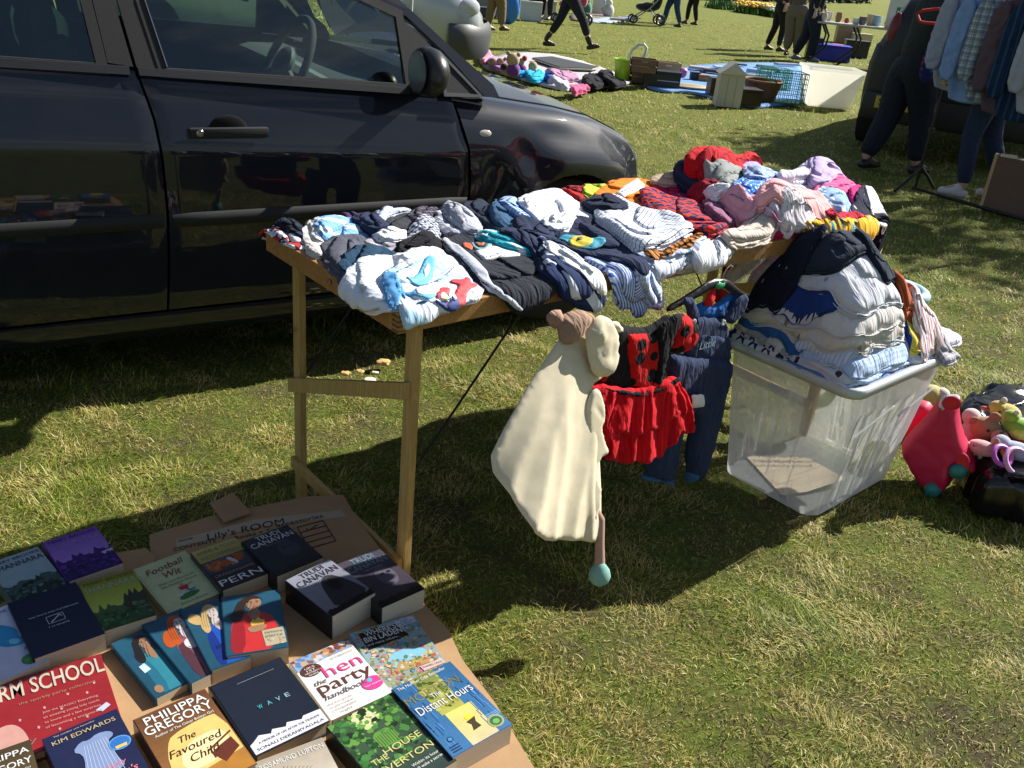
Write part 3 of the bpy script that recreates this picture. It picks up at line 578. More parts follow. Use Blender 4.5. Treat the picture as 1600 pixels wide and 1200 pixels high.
patch(ringp(1022, 776, 24, 16), (.8, .85, .9), lift=.006); patch(ringp(1064, 776, 22, 15), (.8, .85, .9), lift=.006); patch(ringp(1026, 778, 8, 6), (.02, .05, .15), lift=.007); patch(ringp(1066, 778, 8, 6), (.02, .05, .15), lift=.007)
patch([(860, 730), (990, 705), (1000, 740), (880, 765)], (.8, .82, .84), lift=.005, nm='price_label')
fs = cloth('fleece_shorts', 'charcoal fleece shorts with white side stripes and a badge, over the near edge', 'shorts', [(686, 374), (711, 361), (745, 365), (815, 385), (860, 410), (883, 441), (877, 455), (823, 490), (800, 488), (745, 441)], fabric((.022, .025, .036), weave=500, bump=.7), t_=.03, layers=2, cr=14, amp=.006, wid=.02, zh=.06, group=GT)
patch([(1005, 462), (1030, 450), (1120, 520), (1240, 630), (1350, 740), (1450, 840), (1432, 862), (1330, 775), (1200, 660), (1080, 540)], (.42, .45, .52), fs, .085, nm='side_stripe')
patch([(1130, 470), (1165, 455), (1185, 475), (1175, 520), (1120, 500)], (.5, .09, .03), fs, .09, nm='badge'); patch([(1270, 490), (1335, 487), (1335, 520), (1265, 515)], (.5, .09, .03), fs, .09, nm='badge')
patch([(1160, 465), (1225, 455), (1285, 480), (1275, 530), (1190, 520)], (.2, .42, .46), fs, .09, .005, nm='badge'); patch([(1180, 475), (1225, 467), (1265, 487), (1255, 515), (1200, 508)], (.03, .03, .05), fs, .09, .006, nm='badge'); patch([(1195, 485), (1225, 478), (1245, 492), (1235, 508), (1200, 502)], (.5, .16, .05), fs, .09, .007, nm='badge')
lab(fs, [pc(1190, 530), pc(1330, 505), pc(1440, 548), pc(1235, 575)], .09)
# --- middle
cloth('turquoise_shirt', 'turquoise and white striped top behind the fleece shorts', 'top', [(745, 359), (765, 354), (800, 362), (840, 382), (838, 398), (789, 385), (755, 372)], fabric((.02, .38, .48), 'stripe', (.65, .75, .8), s=.045, duty=.3, ang=90), t_=.04, cr=12, zh=.05, group=GT)
cloth('navy_jacket', 'navy jacket with a zip beside the turquoise striped top', 'jacket', [(775, 358), (815, 362), (850, 375), (875, 410), (885, 450), (862, 440), (838, 400), (800, 376)], fabric(NAVY2), t_=.035, cr=16, amp=.008, zh=.05, group=GT)
cloth('white_piped_top', 'navy and royal blue football shirt with white piping, hanging over the near edge', 'shirt', [(838, 368), (866, 375), (905, 405), (944, 450), (946, 480), (921, 491), (899, 480), (866, 456), (850, 415)], fabric((.016, .03, .09), 'stripe', (.6, .66, .74), s=.085, duty=.3, ang=48), t_=.035, cr=14, amp=.007, zh=.05, group=GT)
cloth('white_sleeved_top', 'white sleeve lying across the football shirt', 'top', [(846, 384), (862, 380), (905, 405), (948, 450), (946, 462), (915, 443), (880, 415)], fabric(WHT), t_=.02, cr=8, zh=.08, group=GT)
o_ = cloth('striped_shirt', 'blue and white pinstriped shirt hanging over the near edge', 'shirt', [(905, 392), (947, 393), (1007, 419), (1028, 440), (1005, 503), (985, 482), (958, 472)], fabric((.62, .7, .9), 'stripe', (.07, .14, .5), s=.0075, duty=.42, ang=62), t_=.022, layers=2, cr=10, zh=.05, group=GT)
cloth('checked_shirt', 'fine pale blue checked shirt with a button, hanging right of the pinstriped one', 'shirt', [(990, 412), (1018, 418), (1032, 440), (1041, 483), (1006, 482), (1000, 450)], fabric((.66, .72, .88), 'check', (.3, .42, .75), s=.006), t_=.022, layers=2, cr=9, zh=.05, group=GT)
cloth('navy_shorts', 'plain navy shorts in the middle of the table', 'shorts', [(880, 338), (921, 338), (961, 360), (1003, 385), (1000, 400), (955, 392), (905, 368)], fabric(NAVY), t_=.035, layers=2, cr=14, zh=.05, group=GT)
bl = cloth('white_folded_shirts', 'pale blue-white shirts folded at the bottom of the middle stack', 'shirt', [(997, 405), (1045, 404), (1100, 380), (1108, 394), (1064, 428), (1025, 434)], fabric((.6, .66, .8)), t_=.035, layers=3, cr=8, zh=.02, group=GT)
cloth('white_rolled_vests', 'white vests folded beside the stack, near the hinge', 'vest', [(1075, 392), (1099, 372), (1142, 361), (1147, 381), (1137, 404), (1122, 420), (1078, 420)], fabric((.7, .73, .8)), t_=.06, layers=4, cr=10, zh=.03, group=GT)
cloth('dinosaur_shirt', 'navy long-sleeved top with a yellow motif, lying across the middle', 'top', [(846, 354), (870, 338), (892, 336), (930, 362), (975, 380), (1003, 402), (1016, 423), (999, 432), (967, 408), (932, 394), (875, 377)], fabric(NAVY2), t_=.03, cr=16, amp=.008, zh=.07, group=GT)
def pd(x, y): return (760+x*.2875, 220+y*.2875)
dn = S.last[0]
S.decal('teal_panel', [pd(*q) for q in [(380, 510), (440, 500), (640, 540), (650, 560), (560, 570), (430, 545)]], (.03, .3, .42), dn, zh=.1, h=.006)
S.decal('motif', [pd(*q) for q in [(445, 555), (470, 535), (540, 535), (580, 555), (570, 575), (500, 580), (460, 575)]], (.62, .5, .04), dn, zh=.1, lift=.006, h=.006)
S.decal('motif', [pd(*q) for q in [(490, 548), (520, 545), (520, 562), (492, 562)]], (.1, .08, .02), dn, zh=.1, lift=.0075, h=.006)
cloth('blue_folded_top', 'pale blue top folded under the tiger-striped one', 'top', [(995, 392), (1045, 398), (1095, 366), (1106, 384), (1050, 414), (1012, 414)], fabric((.55, .62, .78)), t_=.035, layers=2, cr=7, zh=.05, group=GT)
cloth('tiger_top', 'orange and black tiger-striped top folded in the middle stack', 'top', [(1000, 386), (1036, 374), (1085, 360), (1098, 370), (1096, 380), (1050, 405), (1020, 404)], fabric((.55, .2, .035), 'tiger', (.03, .012, .005), s=.02), t_=.035, layers=2, cr=10, zh=.08, group=GT)
cloth('star_print_shirt', 'navy top covered in red stars, right of the white one with black lines', 'top', [(996, 296), (1019, 291), (1059, 310), (1105, 322), (1138, 343), (1139, 362), (1108, 368), (1075, 355), (1013, 330)], fabric((.012, .028, .1), 'stars', (.6, .04, .03), s=.042, duty=.62), t_=.075, layers=3, cr=8, amp=.005, zh=.06, group=GT)
cloth('lined_top', 'white top with thin black wavy lines, uppermost in the middle stack', 'top', [(918, 309), (946, 302), (978, 309), (1019, 328), (1062, 333), (1081, 349), (1080, 361), (1019, 384), (995, 382), (958, 357)], fabric((.72, .76, .86), 'stripe', (.015, .02, .05), s=.0135, duty=.14, ang=-12), t_=.075, layers=4, cr=10, amp=.006, zh=.09, group=GT)
cloth('crimson_top', 'crimson top showing beside the cream rolled jumper', 'top', [(1165, 350), (1200, 345), (1232, 338), (1262, 352), (1248, 364), (1200, 368)], fabric((.42, .01, .05)), t_=.05, cr=12, zh=.03, group=GT)
cloth('mauve_knit', 'mauve lace-knit cardigan with its cuffs folded over', 'cardigan', [(1094, 318), (1122, 306), (1145, 322), (1175, 332), (1162, 345), (1128, 345)], fabric((.3, .13, .22), 'dots', (.15, .05, .1), s=.008, duty=.3), t_=.06, cr=10, amp=.009, zh=.06, group=GT)
cloth('cream_jumper', 'cream jumper rolled over the near edge beside the white vests', 'jumper', [(1143, 366), (1162, 345), (1180, 330), (1208, 321), (1221, 335), (1210, 362), (1185, 378), (1162, 392), (1146, 388)], fabric((.6, .52, .45), 'dots', (.62, .5, .4), s=.03, duty=.2), t_=.075, layers=3, cr=12, amp=.012, wid=.02, zh=.07, group=GT)
# --- far right heap
cloth('navy_underlayers', 'dark navy clothes at the back right, under the grey hoodie', 'clothes', [(1038, 268), (1065, 246), (1092, 250), (1140, 280), (1190, 290), (1230, 315), (1160, 330), (1090, 295)], fabric((.02, .03, .07)), t_=.10, layers=5, cr=18, amp=.009, zh=0.05, group=GT)
cloth('print_trousers', 'white printed clothes at the bottom of the right-hand heap', 'trousers', [(1180, 300), (1240, 280), (1310, 280), (1370, 310), (1340, 340), (1260, 350), (1200, 340)], fabric((.55, .5, .6), 'flowers', (.5, .2, .35), s=.03), t_=.10, layers=5, cr=18, amp=.009, zh=0.06, group=GT)
cloth('red_fleece', 'large red fleece at the very back of the right-hand heap', 'fleece', [(1060, 262), (1080, 232), (1100, 212), (1190, 200), (1222, 208), (1213, 240), (1160, 262), (1090, 272)], fabric((.5, .008, .012)), t_=.11, layers=3, cr=14, amp=.012, wid=.03, zh=0.2, group=GT)
cloth('lilac_hat', 'lilac cotton hat in the right-hand heap beside the red fleece', 'hat', [(1160, 240), (1183, 232), (1194, 253), (1175, 266), (1160, 258)], fabric((.35, .3, .62)), t_=.05, cr=8, zh=0.2, group=GT)
cloth('red_tshirt', 'red t-shirt bunched in front of the large red fleece', 't-shirt', [(1088, 250), (1105, 231), (1148, 231), (1165, 250), (1130, 280), (1100, 285)], fabric((.46, .01, .02)), t_=.045, cr=16, amp=.012, zh=0.18, group=GT)
cloth('grey_hoodie', 'grey marl hoodie on the red t-shirt', 'hoodie', [(1096, 270), (1112, 258), (1128, 252), (1152, 258), (1180, 270), (1152, 284), (1138, 294), (1104, 290)], fabric((.27, .29, .28)), t_=.045, layers=2, cr=12, amp=.012, wid=.022, zh=0.2, group=GT)
cloth('ribbed_hat', 'pale blue ribbed hat with a dark patch behind the white fleece', 'hat', [(1178, 243), (1190, 227), (1217, 222), (1224, 255), (1205, 276), (1187, 262)], fabric((.25, .38, .6), 'stripe', (.04, .08, .2), s=.008, duty=.35), t_=.06, cr=8, amp=.009, zh=0.22, group=GT)
cloth('ribbed_blanket', 'white cable-knit blanket edge under the white fleece', 'blanket', [(1225, 282), (1265, 268), (1300, 270), (1300, 288), (1262, 302), (1240, 296)], fabric((.66, .68, .74), 'stripe', (.35, .42, .55), s=.012, duty=.25), t_=.05, layers=2, cr=8, zh=0.15, group=GT)
cloth('white_fleece', 'white baby fleece with little ears, on top of the right-hand heap', 'fleece', [(1206, 279), (1219, 258), (1209, 225), (1220, 213), (1232, 220), (1240, 212), (1252, 222), (1267, 243), (1293, 260), (1299, 276), (1260, 277), (1228, 284)], fabric((.76, .74, .84)), t_=.09, layers=2, cr=14, amp=.012, wid=.022, zh=0.22, group=GT)
cloth('spotted_dress', 'bright blue dress with white spots and stripes in the right-hand heap', 'dress', [(1136, 302), (1160, 275), (1190, 259), (1212, 284), (1185, 300), (1175, 320), (1140, 310)], fabric((.05, .22, .7), 'dots', (.75, .82, .95), s=.014, duty=.3), t_=.07, cr=16, amp=.012, zh=0.15, group=GT)
cloth('pink_knit', 'bright pink knitted jumper behind the flowered pale blue top', 'jumper', [(1262, 300), (1300, 273), (1324, 268), (1341, 290), (1333, 308), (1290, 305)], fabric((.72, .14, .34), 'stripe', (.55, .08, .24), s=.01), t_=.07, cr=14, amp=.011, zh=0.15, group=GT)
cloth('floral_top', 'pale blue top with small flowers in the right-hand heap', 'top', [(1262, 304), (1295, 295), (1328, 309), (1342, 337), (1312, 332), (1273, 316)], fabric((.28, .45, .72), 'flowers', (.7, .75, .85), s=.022, duty=.35), t_=.05, cr=12, zh=0.13, group=GT)
cloth('pink_dress', 'pale pink crinkled dress lying across the right-hand heap', 'dress', [(1176, 315), (1188, 293), (1220, 281), (1253, 289), (1290, 313), (1305, 335), (1292, 352), (1240, 338), (1213, 325)], fabric((.8, .42, .42)), t_=.07, layers=3, cr=26, amp=.011, wid=.014, zh=0.15, group=GT)
cloth('magenta_bow_top', 'magenta top with a bow beside the navy bone-print top', 'top', [(1325, 300), (1335, 292), (1352, 286), (1378, 292), (1372, 308), (1338, 322)], fabric((.62, .02, .2)), t_=.06, cr=12, amp=.01, zh=0.12, group=GT)
cloth('paper_sheet', 'white sheet of card under the navy bone-print top', 'card', [(1350, 340), (1395, 340), (1401, 352), (1368, 358)], simple('white_card', (.75, .75, .75)), t_=.002, layers=1, cr=1, amp=.001, zh=-.04, group=None)
bn = cloth('bone_print_top', 'navy top with white bone print, at the right end of the table', 'top', [(1330, 322), (1346, 296), (1390, 293), (1427, 312), (1423, 335), (1378, 346), (1338, 341)], fabric((.012, .014, .04), 'bones', (.7, .72, .8), s=.026, duty=.2), t_=.05, layers=2, cr=14, amp=.009, zh=.05, group=GT)
lab(bn, [(1345, 315), (1375, 308), (1392, 322), (1362, 328)], .1)
# --- small extra pieces that make the heaps busier
X = lambda *a, **k: cloth(*a, t_=k.pop('t_', .03), cr=14, group=GT, **k)
X('navy_polo', 'navy polo shirt squeezed between the turquoise top and the washed jeans', 'shirt', [(800, 335), (845, 345), (872, 360), (850, 372), (812, 362)], fabric(NAVY2, rid=.7))
X('white_bib', 'white cotton bib tucked behind the navy long-sleeved top', 'bib', [(845, 340), (880, 330), (905, 340), (880, 356), (852, 354)], fabric(WHT))
X('navy_leggings', 'plain navy leggings beside the orange t-shirt', 'leggings', [(905, 306), (950, 308), (985, 318), (960, 330), (920, 324)], fabric(NAVY))
X('grey_vest', 'pale grey vest between the tartan shirt and the indigo jeans', 'vest', [(690, 310), (722, 322), (760, 350), (742, 362), (700, 340)], fabric((.4, .42, .48)))
X('white_romper', 'white romper showing beside the slate sweatshirt', 'romper', [(576, 352), (612, 350), (640, 360), (622, 374), (588, 372)], fabric(WHT))
X('navy_sleepsuit', 'navy sleepsuit beside the pale blue striped shirt', 'sleepsuit', [(548, 335), (585, 332), (612, 350), (592, 364), (562, 352)], fabric(NAVY2))
X('pink_vest', 'soft pink vest between the mauve cardigan and the blue spotted dress', 'vest', [(1120, 300), (1160, 306), (1190, 322), (1172, 336), (1135, 322)], fabric((.7, .35, .42)))
X('white_lace_top', 'white lace top lying over the lower edge of the pale pink dress', 'top', [(1215, 318), (1255, 326), (1290, 342), (1262, 356), (1222, 340)], fabric((.7, .66, .7), 'dots', (.5, .42, .5), s=.01, duty=.25))
X('blue_check_dress', 'small blue gingham dress between the grey hoodie and the white fleece', 'dress', [(1160, 262), (1195, 256), (1222, 274), (1196, 288), (1165, 280)], fabric((.6, .7, .85), 'check', (.08, .2, .55), s=.01))
X('lilac_cardigan', 'lilac cardigan between the white fleece and the pink knitted jumper', 'cardigan', [(1255, 268), (1292, 262), (1318, 276), (1300, 290), (1266, 286)], fabric((.5, .4, .65)))
X('cherry_leggings', 'dark cherry leggings beside the magenta flowered ones', 'leggings', [(1075, 282), (1110, 278), (1140, 292), (1118, 306), (1085, 300)], fabric((.3, .01, .03)))
X('white_socks', 'pair of white socks lying on the navy underlayers', 'socks', [(1098, 292), (1130, 288), (1142, 298), (1112, 308)], fabric(WHT))
cloth('heart_knit', 'red knitted top with small hearts in front of the pale pink dress', 'top', [(1296, 340), (1307, 329), (1330, 330), (1356, 346), (1352, 372), (1315, 368)], fabric((.45, .01, .035), 'flowers', (.7, .1, .1), s=.02, duty=.25, c3=(.2, .0, .02)), t_=.045, cr=12, zh=0.09, group=GT)
cloth('flowered_dress', 'yellow dress with blue and orange flowers over the near edge at the right', 'dress', [(1258, 353), (1290, 343), (1315, 345), (1340, 363), (1362, 347), (1373, 355), (1350, 388), (1325, 390), (1290, 372)], fabric((.78, .45, .03), 'flowers', (.03, .32, .5), s=.022, duty=.36, c3=(.7, .12, .01)), t_=.03, layers=2, cr=14, amp=.009, zh=.04, group=GT)
# ------------------------------------------------------------------ cardboard and books
t = NT('corrugated_card'); ob = t.n('ShaderNodeTexCoord').outputs['Object']; mpn = t.n('ShaderNodeMapping'); mpn.inputs['Rotation'].default_value = (0, 0, R(-36)); t.t.links.new(ob, mpn.inputs[0])
wv = t.n('ShaderNodeTexWave', {'Scale': 40., 'Distortion': .8}); t.t.links.new(mpn.outputs[0], wv.inputs[0])
t.base(t.mix(t.M('MULTIPLY', t.noise(ob, 14, 6, .7), .7), (.42, .26, .13), (.22, .125, .06))); t.p(Roughness=.85); t.bump(t.M('ADD', t.M('MULTIPLY', wv.outputs[1], .04), t.noise(ob, 35, 4)), .35, .002); M_CARD = t.m
BZ = .15
def slab(name, pix, z, th, mat, parent=None, **kw):
    P = [G(x, y, z) for x, y in pix]; mb = MB(); poly = np.array([p[:2] for p in P])
    if area2(poly) < 0: P = P[::-1]
    mb.prism([p-Z*th for p in P], Z*th, (.35, .22, .11)); return mb.build(name, mat, parent)
cb = thing('cardboard_box', 'flattened brown cardboard box used as a tray for the rows of books', 'cardboard box', G(400, 1000, 0))
EDGE = [(-60, 990), (20, 930), (150, 880), (236, 868), (233, 836), (330, 806), (478, 776), (536, 773), (552, 800), (600, 866), (630, 905), (664, 945), (700, 983), (722, 1030), (775, 1100), (838, 1205), (900, 1320), (-200, 1500), (-300, 1150)]
slab('cardboard_top', EDGE, BZ, .004, M_CARD, cb)
P = [G(x, y, BZ-.0045) for x, y in EDGE]; cen = np.mean(P, 0); sd = MB(); n = len(P)
P = [cen+(p-cen)*.97 for p in P]
sd.add([p*[1, 1, 0]+Z*.002 for p in P]+P, [(i, (i+1) % n, n+(i+1) % n, n+i) for i in range(n)], (.3, .2, .1)); sd.build('side_wall', M_CARD, cb)
slab('flap', [(328, 786), (364, 770), (392, 800), (350, 815)], BZ+.012, .004, M_CARD, cb); slab('flap', [(168, 866), (228, 856), (242, 870), (238, 905), (180, 905)], BZ+.008, .004, M_CARD, cb)
# tape and the list written on the card
def cp(x, y): return G(220+x*.2875, 780+y*.2875, BZ)
M_TAPE = simple('parcel_tape', (.42, .34, .24), .18, var=.05)
tp = MB(); q = [cp(190, 222), cp(640, 108), (cp(1085, 60)), cp(1120, 95), cp(640, 152), cp(195, 262)]
tp.add([p+Z*.0006 for p in q], [(0, 5, 4, 1), (1, 4, 3, 2)], (.4, .3, .2)); tp.build('parcel_tape', M_TAPE, cb)
wr = MB(); INK = (.02, .015, .03)
def wline(a, b, r_=.0011): wr.tube([cp(*a)+Z*.0012, cp(*b)+Z*.0012], r_, INK, n=4)
ex = cp(700, 150)-cp(420, 210); ex /= np.linalg.norm(ex); ey = np.array([-ex[1], ex[0], 0])
for body, x, y, sz in (("Lily's ROOM", 575, 165, .035), ('Books + Toys', 640, 186, .02), ('accessories.', 868, 118, .025), ('NAME', 245, 222, .012), ('CONTENTS', 295, 252, .018)):
    write(wr, body, cp(x, y)+Z*.0014, ex, ey, sz, INK, shear=.15)
for a, b in (((850, 155), (990, 118)), ((990, 118), (1060, 228)), ((1060, 228), (915, 270)), ((850, 155), (915, 270)), ((866, 184), (1008, 145)), ((882, 212), (1024, 172)), ((898, 240), (1040, 200)), ((900, 160), (915, 172)), ((915, 172), (960, 140))): wline(a, b)
for i, (x, y) in enumerate(((833, 160), (846, 185), (862, 207), (876, 232), (890, 255))): write(wr, str(i+1), cp(x, y)+Z*.0014, ex, ey, .016, INK)
wr.build('handwriting', M_PLAIN, cb)

t = NT('page_block'); ob = t.n('ShaderNodeTexCoord').outputs['Object']; sx = t.n('ShaderNodeSeparateXYZ', {0: ob}); a = t.n('ShaderNodeVertexColor', layer_name='Col').outputs[0]
ln = t.noise(t.n('ShaderNodeCombineXYZ', {0: t.M('MULTIPLY', sx.outputs[0], 4.), 1: t.M('MULTIPLY', sx.outputs[1], 4.), 2: t.M('MULTIPLY', sx.outputs[2], 1400.)}).outputs[0], 1., 2)
t.base(t.mix(t.M('MULTIPLY', ln, .8), a, t.mix(.6, a, (.1, .07, .03)))); t.p(Roughness=.85); M_PAGE = t.m
GB = 'books laid out on the cardboard'
class Book:
    def __init__(s, name, label, tl, tr, bl, th, col, hard=False, spine=None, page=(.62, .52, .36), zb=BZ, tilt=0.):
        zc = zb+th; a, b, c = G(*tl, zc), G(*tr, zc), G(*bl, zc); ex = b-a; w_ = np.linalg.norm(ex); ex = ex/w_; dn = c-a; dn = dn-ex*(dn@ex); l_ = np.linalg.norm(dn); dn = dn/l_
        s.ex, s.ey, s.w, s.l, s.a, s.z, s.th = ex, -dn, w_, l_, a, Z, th
        if tilt:
            ang = tilt; s.ex = ex*math.cos(ang)+Z*math.sin(ang)
        nrm = np.cross(s.ex, s.ey); s.n = nrm/np.linalg.norm(nrm); s.root = thing(name, label, 'book', a+dn*l_/2+s.ex*w_/2-Z*th, GB); s.mb = MB()
        ct = .0025 if hard else .0006; o = a+dn*l_; ins = .004 if hard else .0
        t0 = s.n*-th
        pb = MB().box(o+s.ex*(.002 if not hard else .003)+s.ey*ins+t0+s.n*ct, s.ex*(w_-ins-.003), s.ey*(l_-2*ins), s.n*(th-2*ct), page); pb.build('pages', M_PAGE, s.root)
        cv = MB(); sc = spine or col
        cv.box(o+s.n*-ct, s.ex*w_, s.ey*l_, s.n*ct, col, bev=ct*.45); cv.box(o+t0, s.ex*w_, s.ey*l_, s.n*ct, col); cv.build('cover', M_PRINT, s.root)
        MB().box(o+t0-s.ex*(ct*1.5), s.ex*ct*1.4, s.ey*l_, s.n*th, sc, bev=ct*.3).build('spine', M_PRINT, s.root)
        s.lift = .0004
    def pt(s, u, v, k=0): return s.a+s.ex*(u*s.w)-s.ey*(v*s.l)+s.n*(.0004+k*.00022)
    def poly(s, pts, col, k=1, sm=0):
        """polygon in cover coordinates u right 0..1, v down 0..1"""
        P = np.array(pts, float)
        for _ in range(sm):
            Q = np.roll(P, -1, 0); P = np.stack([.75*P+.25*Q, .25*P+.75*Q], 1).reshape(-1, 2)
        P = np.clip(P, .005, .995)
        if area2(P*[1, -1]) < 0: P = P[::-1]
        from mathutils.geometry import tessellate_polygon
        tr_ = tessellate_polygon([[Vector((x, -y, 0)) for x, y in P]]); f = []
        for q in tr_:
            A_, B_, C_ = [P[i] for i in q]; cr_ = (B_[0]-A_[0])*-(C_[1]-A_[1])+(B_[1]-A_[1])*(C_[0]-A_[0]); f.append(tuple(q) if cr_ > 0 else tuple(q)[::-1])
        s.mb.add([s.pt(x, y, k) for x, y in P], f, col); return s
    def ell(s, u, v, ru, rv, col, k=1, n=16): return s.poly([(u+ru*math.cos(q), v+rv*math.sin(q)) for q in np.linspace(0, 2*math.pi, n, endpoint=False)], col, k)
    def line(s, pts, wd, col, k=2):
        for (a, b), (c, d) in zip(pts[:-1], pts[1:]):
            L = math.hypot(c-a, d-b)+1e-9; nx, ny = -(d-b)/L*wd/2, (c-a)/L*wd/2; s.poly([(a+nx, b+ny), (c+nx, d+ny), (c-nx, d-ny), (a-nx, b-ny)], col, k)
        return s
    def text(s, body, u, v, size, col, fit=None, k=4, slope=0., **kw):
        ex = s.ex*math.cos(slope)+s.ey*math.sin(slope); ey = s.ey*math.cos(slope)-s.ex*math.sin(slope)
        write(s.mb, body, s.pt(u, v, k), ex, ey, size*s.l, col, fit=fit*s.w if fit else None, **kw); return s
    def grad(s, v0, v1, c0, c1, n=14, k=1, u0=0., u1=1.):
        for i in range(n):
            q = (i+.5)/n; s.poly([(u0, v0+(v1-v0)*i/n), (u1, v0+(v1-v0)*i/n), (u1, v0+(v1-v0)*(i+1)/n), (u0, v0+(v1-v0)*(i+1)/n)], tuple(a*(1-q)+b*q for a, b in zip(c0, c1)), k)
        return s
    def spots(s, n, box, pal, r0, r1, k=2, seed=1, asp=1.5):
        rg = random.Random(seed)
        for _ in range(n):
            u, v = rg.uniform(box[0], box[2]), rg.uniform(box[1], box[3]); r_ = rg.uniform(r0, r1); m = rg.randint(4, 7); ph = rg.uniform(0, 6)
            s.poly([(u+r_*rg.uniform(.6, 1.2)*math.cos(ph+6.283*i/m), v+r_/asp*rg.uniform(.6, 1.2)*math.sin(ph+6.283*i/m)) for i in range(m)], rg.choice(pal), k+_*.006)
        return s
    def done(s): return s.mb.build('cover_print', M_PRINT, s.root)
def ridge(rg, u0, u1, v, amp, n=22, spk=0.):
    return [(u0+(u1-u0)*i/n, v+amp*math.sin(i*.7+v*9)+rg.uniform(-1, 1)*amp*.6-(spk*rg.random() if i % 3 == 1 else 0)) for i in range(n+1)]
def landscape(b, sky0, sky1, far, near, seed, spk=.0, cut=.55):
    rg = random.Random(seed); b.grad(0, cut+.1, sky0, sky1); b.poly(ridge(rg, 0, 1, cut, .03, spk=spk)+[(1, 1), (0, 1)], far, 2); b.poly(ridge(rg, 0, 1, cut+.16, .035)+[(1, 1), (0, 1)], near, 3)
    b.spots(90, (0, cut+.05, 1, 1), [tuple(q*m for q in c) for c in (far, near) for m in (.5, .8, 1.5, 2.2)], .02, .07, 3.4, seed); return b
W_ = (.72, .72, .7)
# upper rows
b = Book('paperback_book', 'misty grey-blue fantasy paperback with black lettering, at the left edge beside the purple one', (-22, 882), (59, 854), (10, 950), .03, (.10, .15, .17))
landscape(b, (.30, .40, .46), (.25, .36, .4), (.05, .09, .09), (.015, .03, .02), 3, cut=.62); b.poly([(.55, .72), (.62, .58), (.70, .72)], (.02, .03, .03), 4)
b.text('TERRY BROOKS', .5, .09, .085, (.02, .02, .03), fit=.92); b.text('SHANNARA', .5, .22, .15, (.04, .05, .07), fit=.94, bold=.01).done()
b = Book('paperback_book', 'purple fantasy paperback with a dark skyline, topmost on the left', (66, 848), (149, 822), (90, 915), .035, (.12, .04, .27))
landscape(b, (.2, .08, .42), (.34, .2, .6), (.05, .015, .14), (.03, .01, .09), 5, spk=.1, cut=.56); b.poly([(.78, .62), (1, .6), (1, .68), (.82, .68)], (.45, .42, .62), 3.6)
b.text('TERRY BROOKS', .5, .08, .085, (.07, .02, .15), fit=.9); b.text('SHANNARA', .5, .22, .14, (.3, .22, .5), fit=.94).done()
b = Book('hardback_book', 'plain midnight-blue book with a small boxed sword emblem', (12, 943), (118, 909), (36, 1036), .04, (.008, .011, .04), spine=(.005, .008, .025))
b.text('THE ONCE AND FUTURE KING', .52, .38, .036, (.55, .55, .6), fit=.72); b.text('T H WHITE', .5, .62, .036, (.55, .55, .6), fit=.3)
b.line([(.38, .44), (.62, .44), (.62, .56), (.38, .56), (.38, .44)], .008, (.5, .5, .55)).line([(.42, .545), (.58, .455)], .014, (.6, .6, .6)).line([(.54, .45), (.6, .49)], .01, (.6, .6, .6)).done()
b = Book('paperback_book', 'green and yellow fantasy paperback with spired towers, below the purple one', (123, 913), (208, 889), (152, 990), .038, (.18, .22, .02))
landscape(b, (.2, .2, .02), (.45, .55, .07), (.05, .09, .02), (.015, .06, .012), 8, spk=.14, cut=.62); b.poly([(.6, .55), (.66, .42), (.7, .5), (.76, .36), (.8, .48), (.86, .38), (.9, .5), (1, .45), (1, .75), (.55, .8)], (.03, .03, .015), 3)
b.text('TERRY BROOKS', .5, .07, .085, (.12, .06, .01), fit=.92); b.text('SHANNARA', .5, .2, .15, (.35, .42, .3), fit=.94).done()
b = Book('hardback_book', 'pale yellow-green humour book with a small running footballer', (208, 890), (289, 860), (243, 968), .02, (.50, .56, .30), hard=True)
b.text('Football', .48, .17, .16, (.25, .02, .02), fit=.74, shear=.3, slope=.08).text('Wit', .52, .33, .18, (.25, .02, .02), fit=.32, shear=.3)
b.text('Quips and Quotes for', .5, .47, .055, (.15, .17, .08), fit=.7, shear=.3).text('the Football Fanatic', .5, .54, .055, (.15, .17, .08), fit=.68, shear=.3)
b.poly([(.28, .82), (.5, .76), (.72, .8), (.6, .86), (.35, .88)], (.02, .16, .03), 2, 1).ell(.5, .6, .035, .028, (.5, .28, .18), 3).poly([(.4, .63), (.58, .63), (.56, .7), (.44, .7)], (.45, .02, .02), 3).line([(.47, .7), (.4, .77), (.34, .78)], .035, (.6, .6, .65)).line([(.52, .7), (.56, .75), (.66, .74)], .035, (.1, .15, .4)).line([(.56, .64), (.7, .61)], .02, (.5, .28, .18))
b.text('Richard Benson', .5, .93, .05, (.15, .17, .08), fit=.5, shear=.3).done()
b = Book('paperback_book', 'dark red and yellow fantasy paperback with russet wings across its cover', (298, 864), (368, 840), (332, 929), .034, (.03, .015, .02), spine=(.02, .015, .02))
b.grad(0, .32, (.5, .42, .12), (.35, .28, .08)).grad(.32, .62, (.06, .07, .08), (.03, .04, .06)).grad(.62, 1, (.03, .012, .02), (.015, .005, .008))
b.poly([(.04, .42), (.3, .34), (.5, .42), (.62, .32), (.95, .36), (.8, .52), (.55, .52), (.36, .58), (.12, .6)], (.32, .08, .015), 2, 1).poly([(.5, .38), (.58, .36), (.68, .5), (.66, .58), (.6, .52)], (.5, .5, .48), 3, 1).spots(16, (.08, .38, .9, .56), [(.5, .16, .03), (.16, .03, .01)], .02, .06, 2.6, 3)
b.text('ANNE & TODD', .5, .1, .11, (.16, .2, .1), fit=.88).text('MCCAFFREY', .5, .24, .11, (.2, .2, .08), fit=.84).text('DRAGONHARPER', .5, .7, .08, (.3, .26, .2), fit=.85).text('PERN', .5, .87, .19, (.72, .72, .72), fit=.9).done()
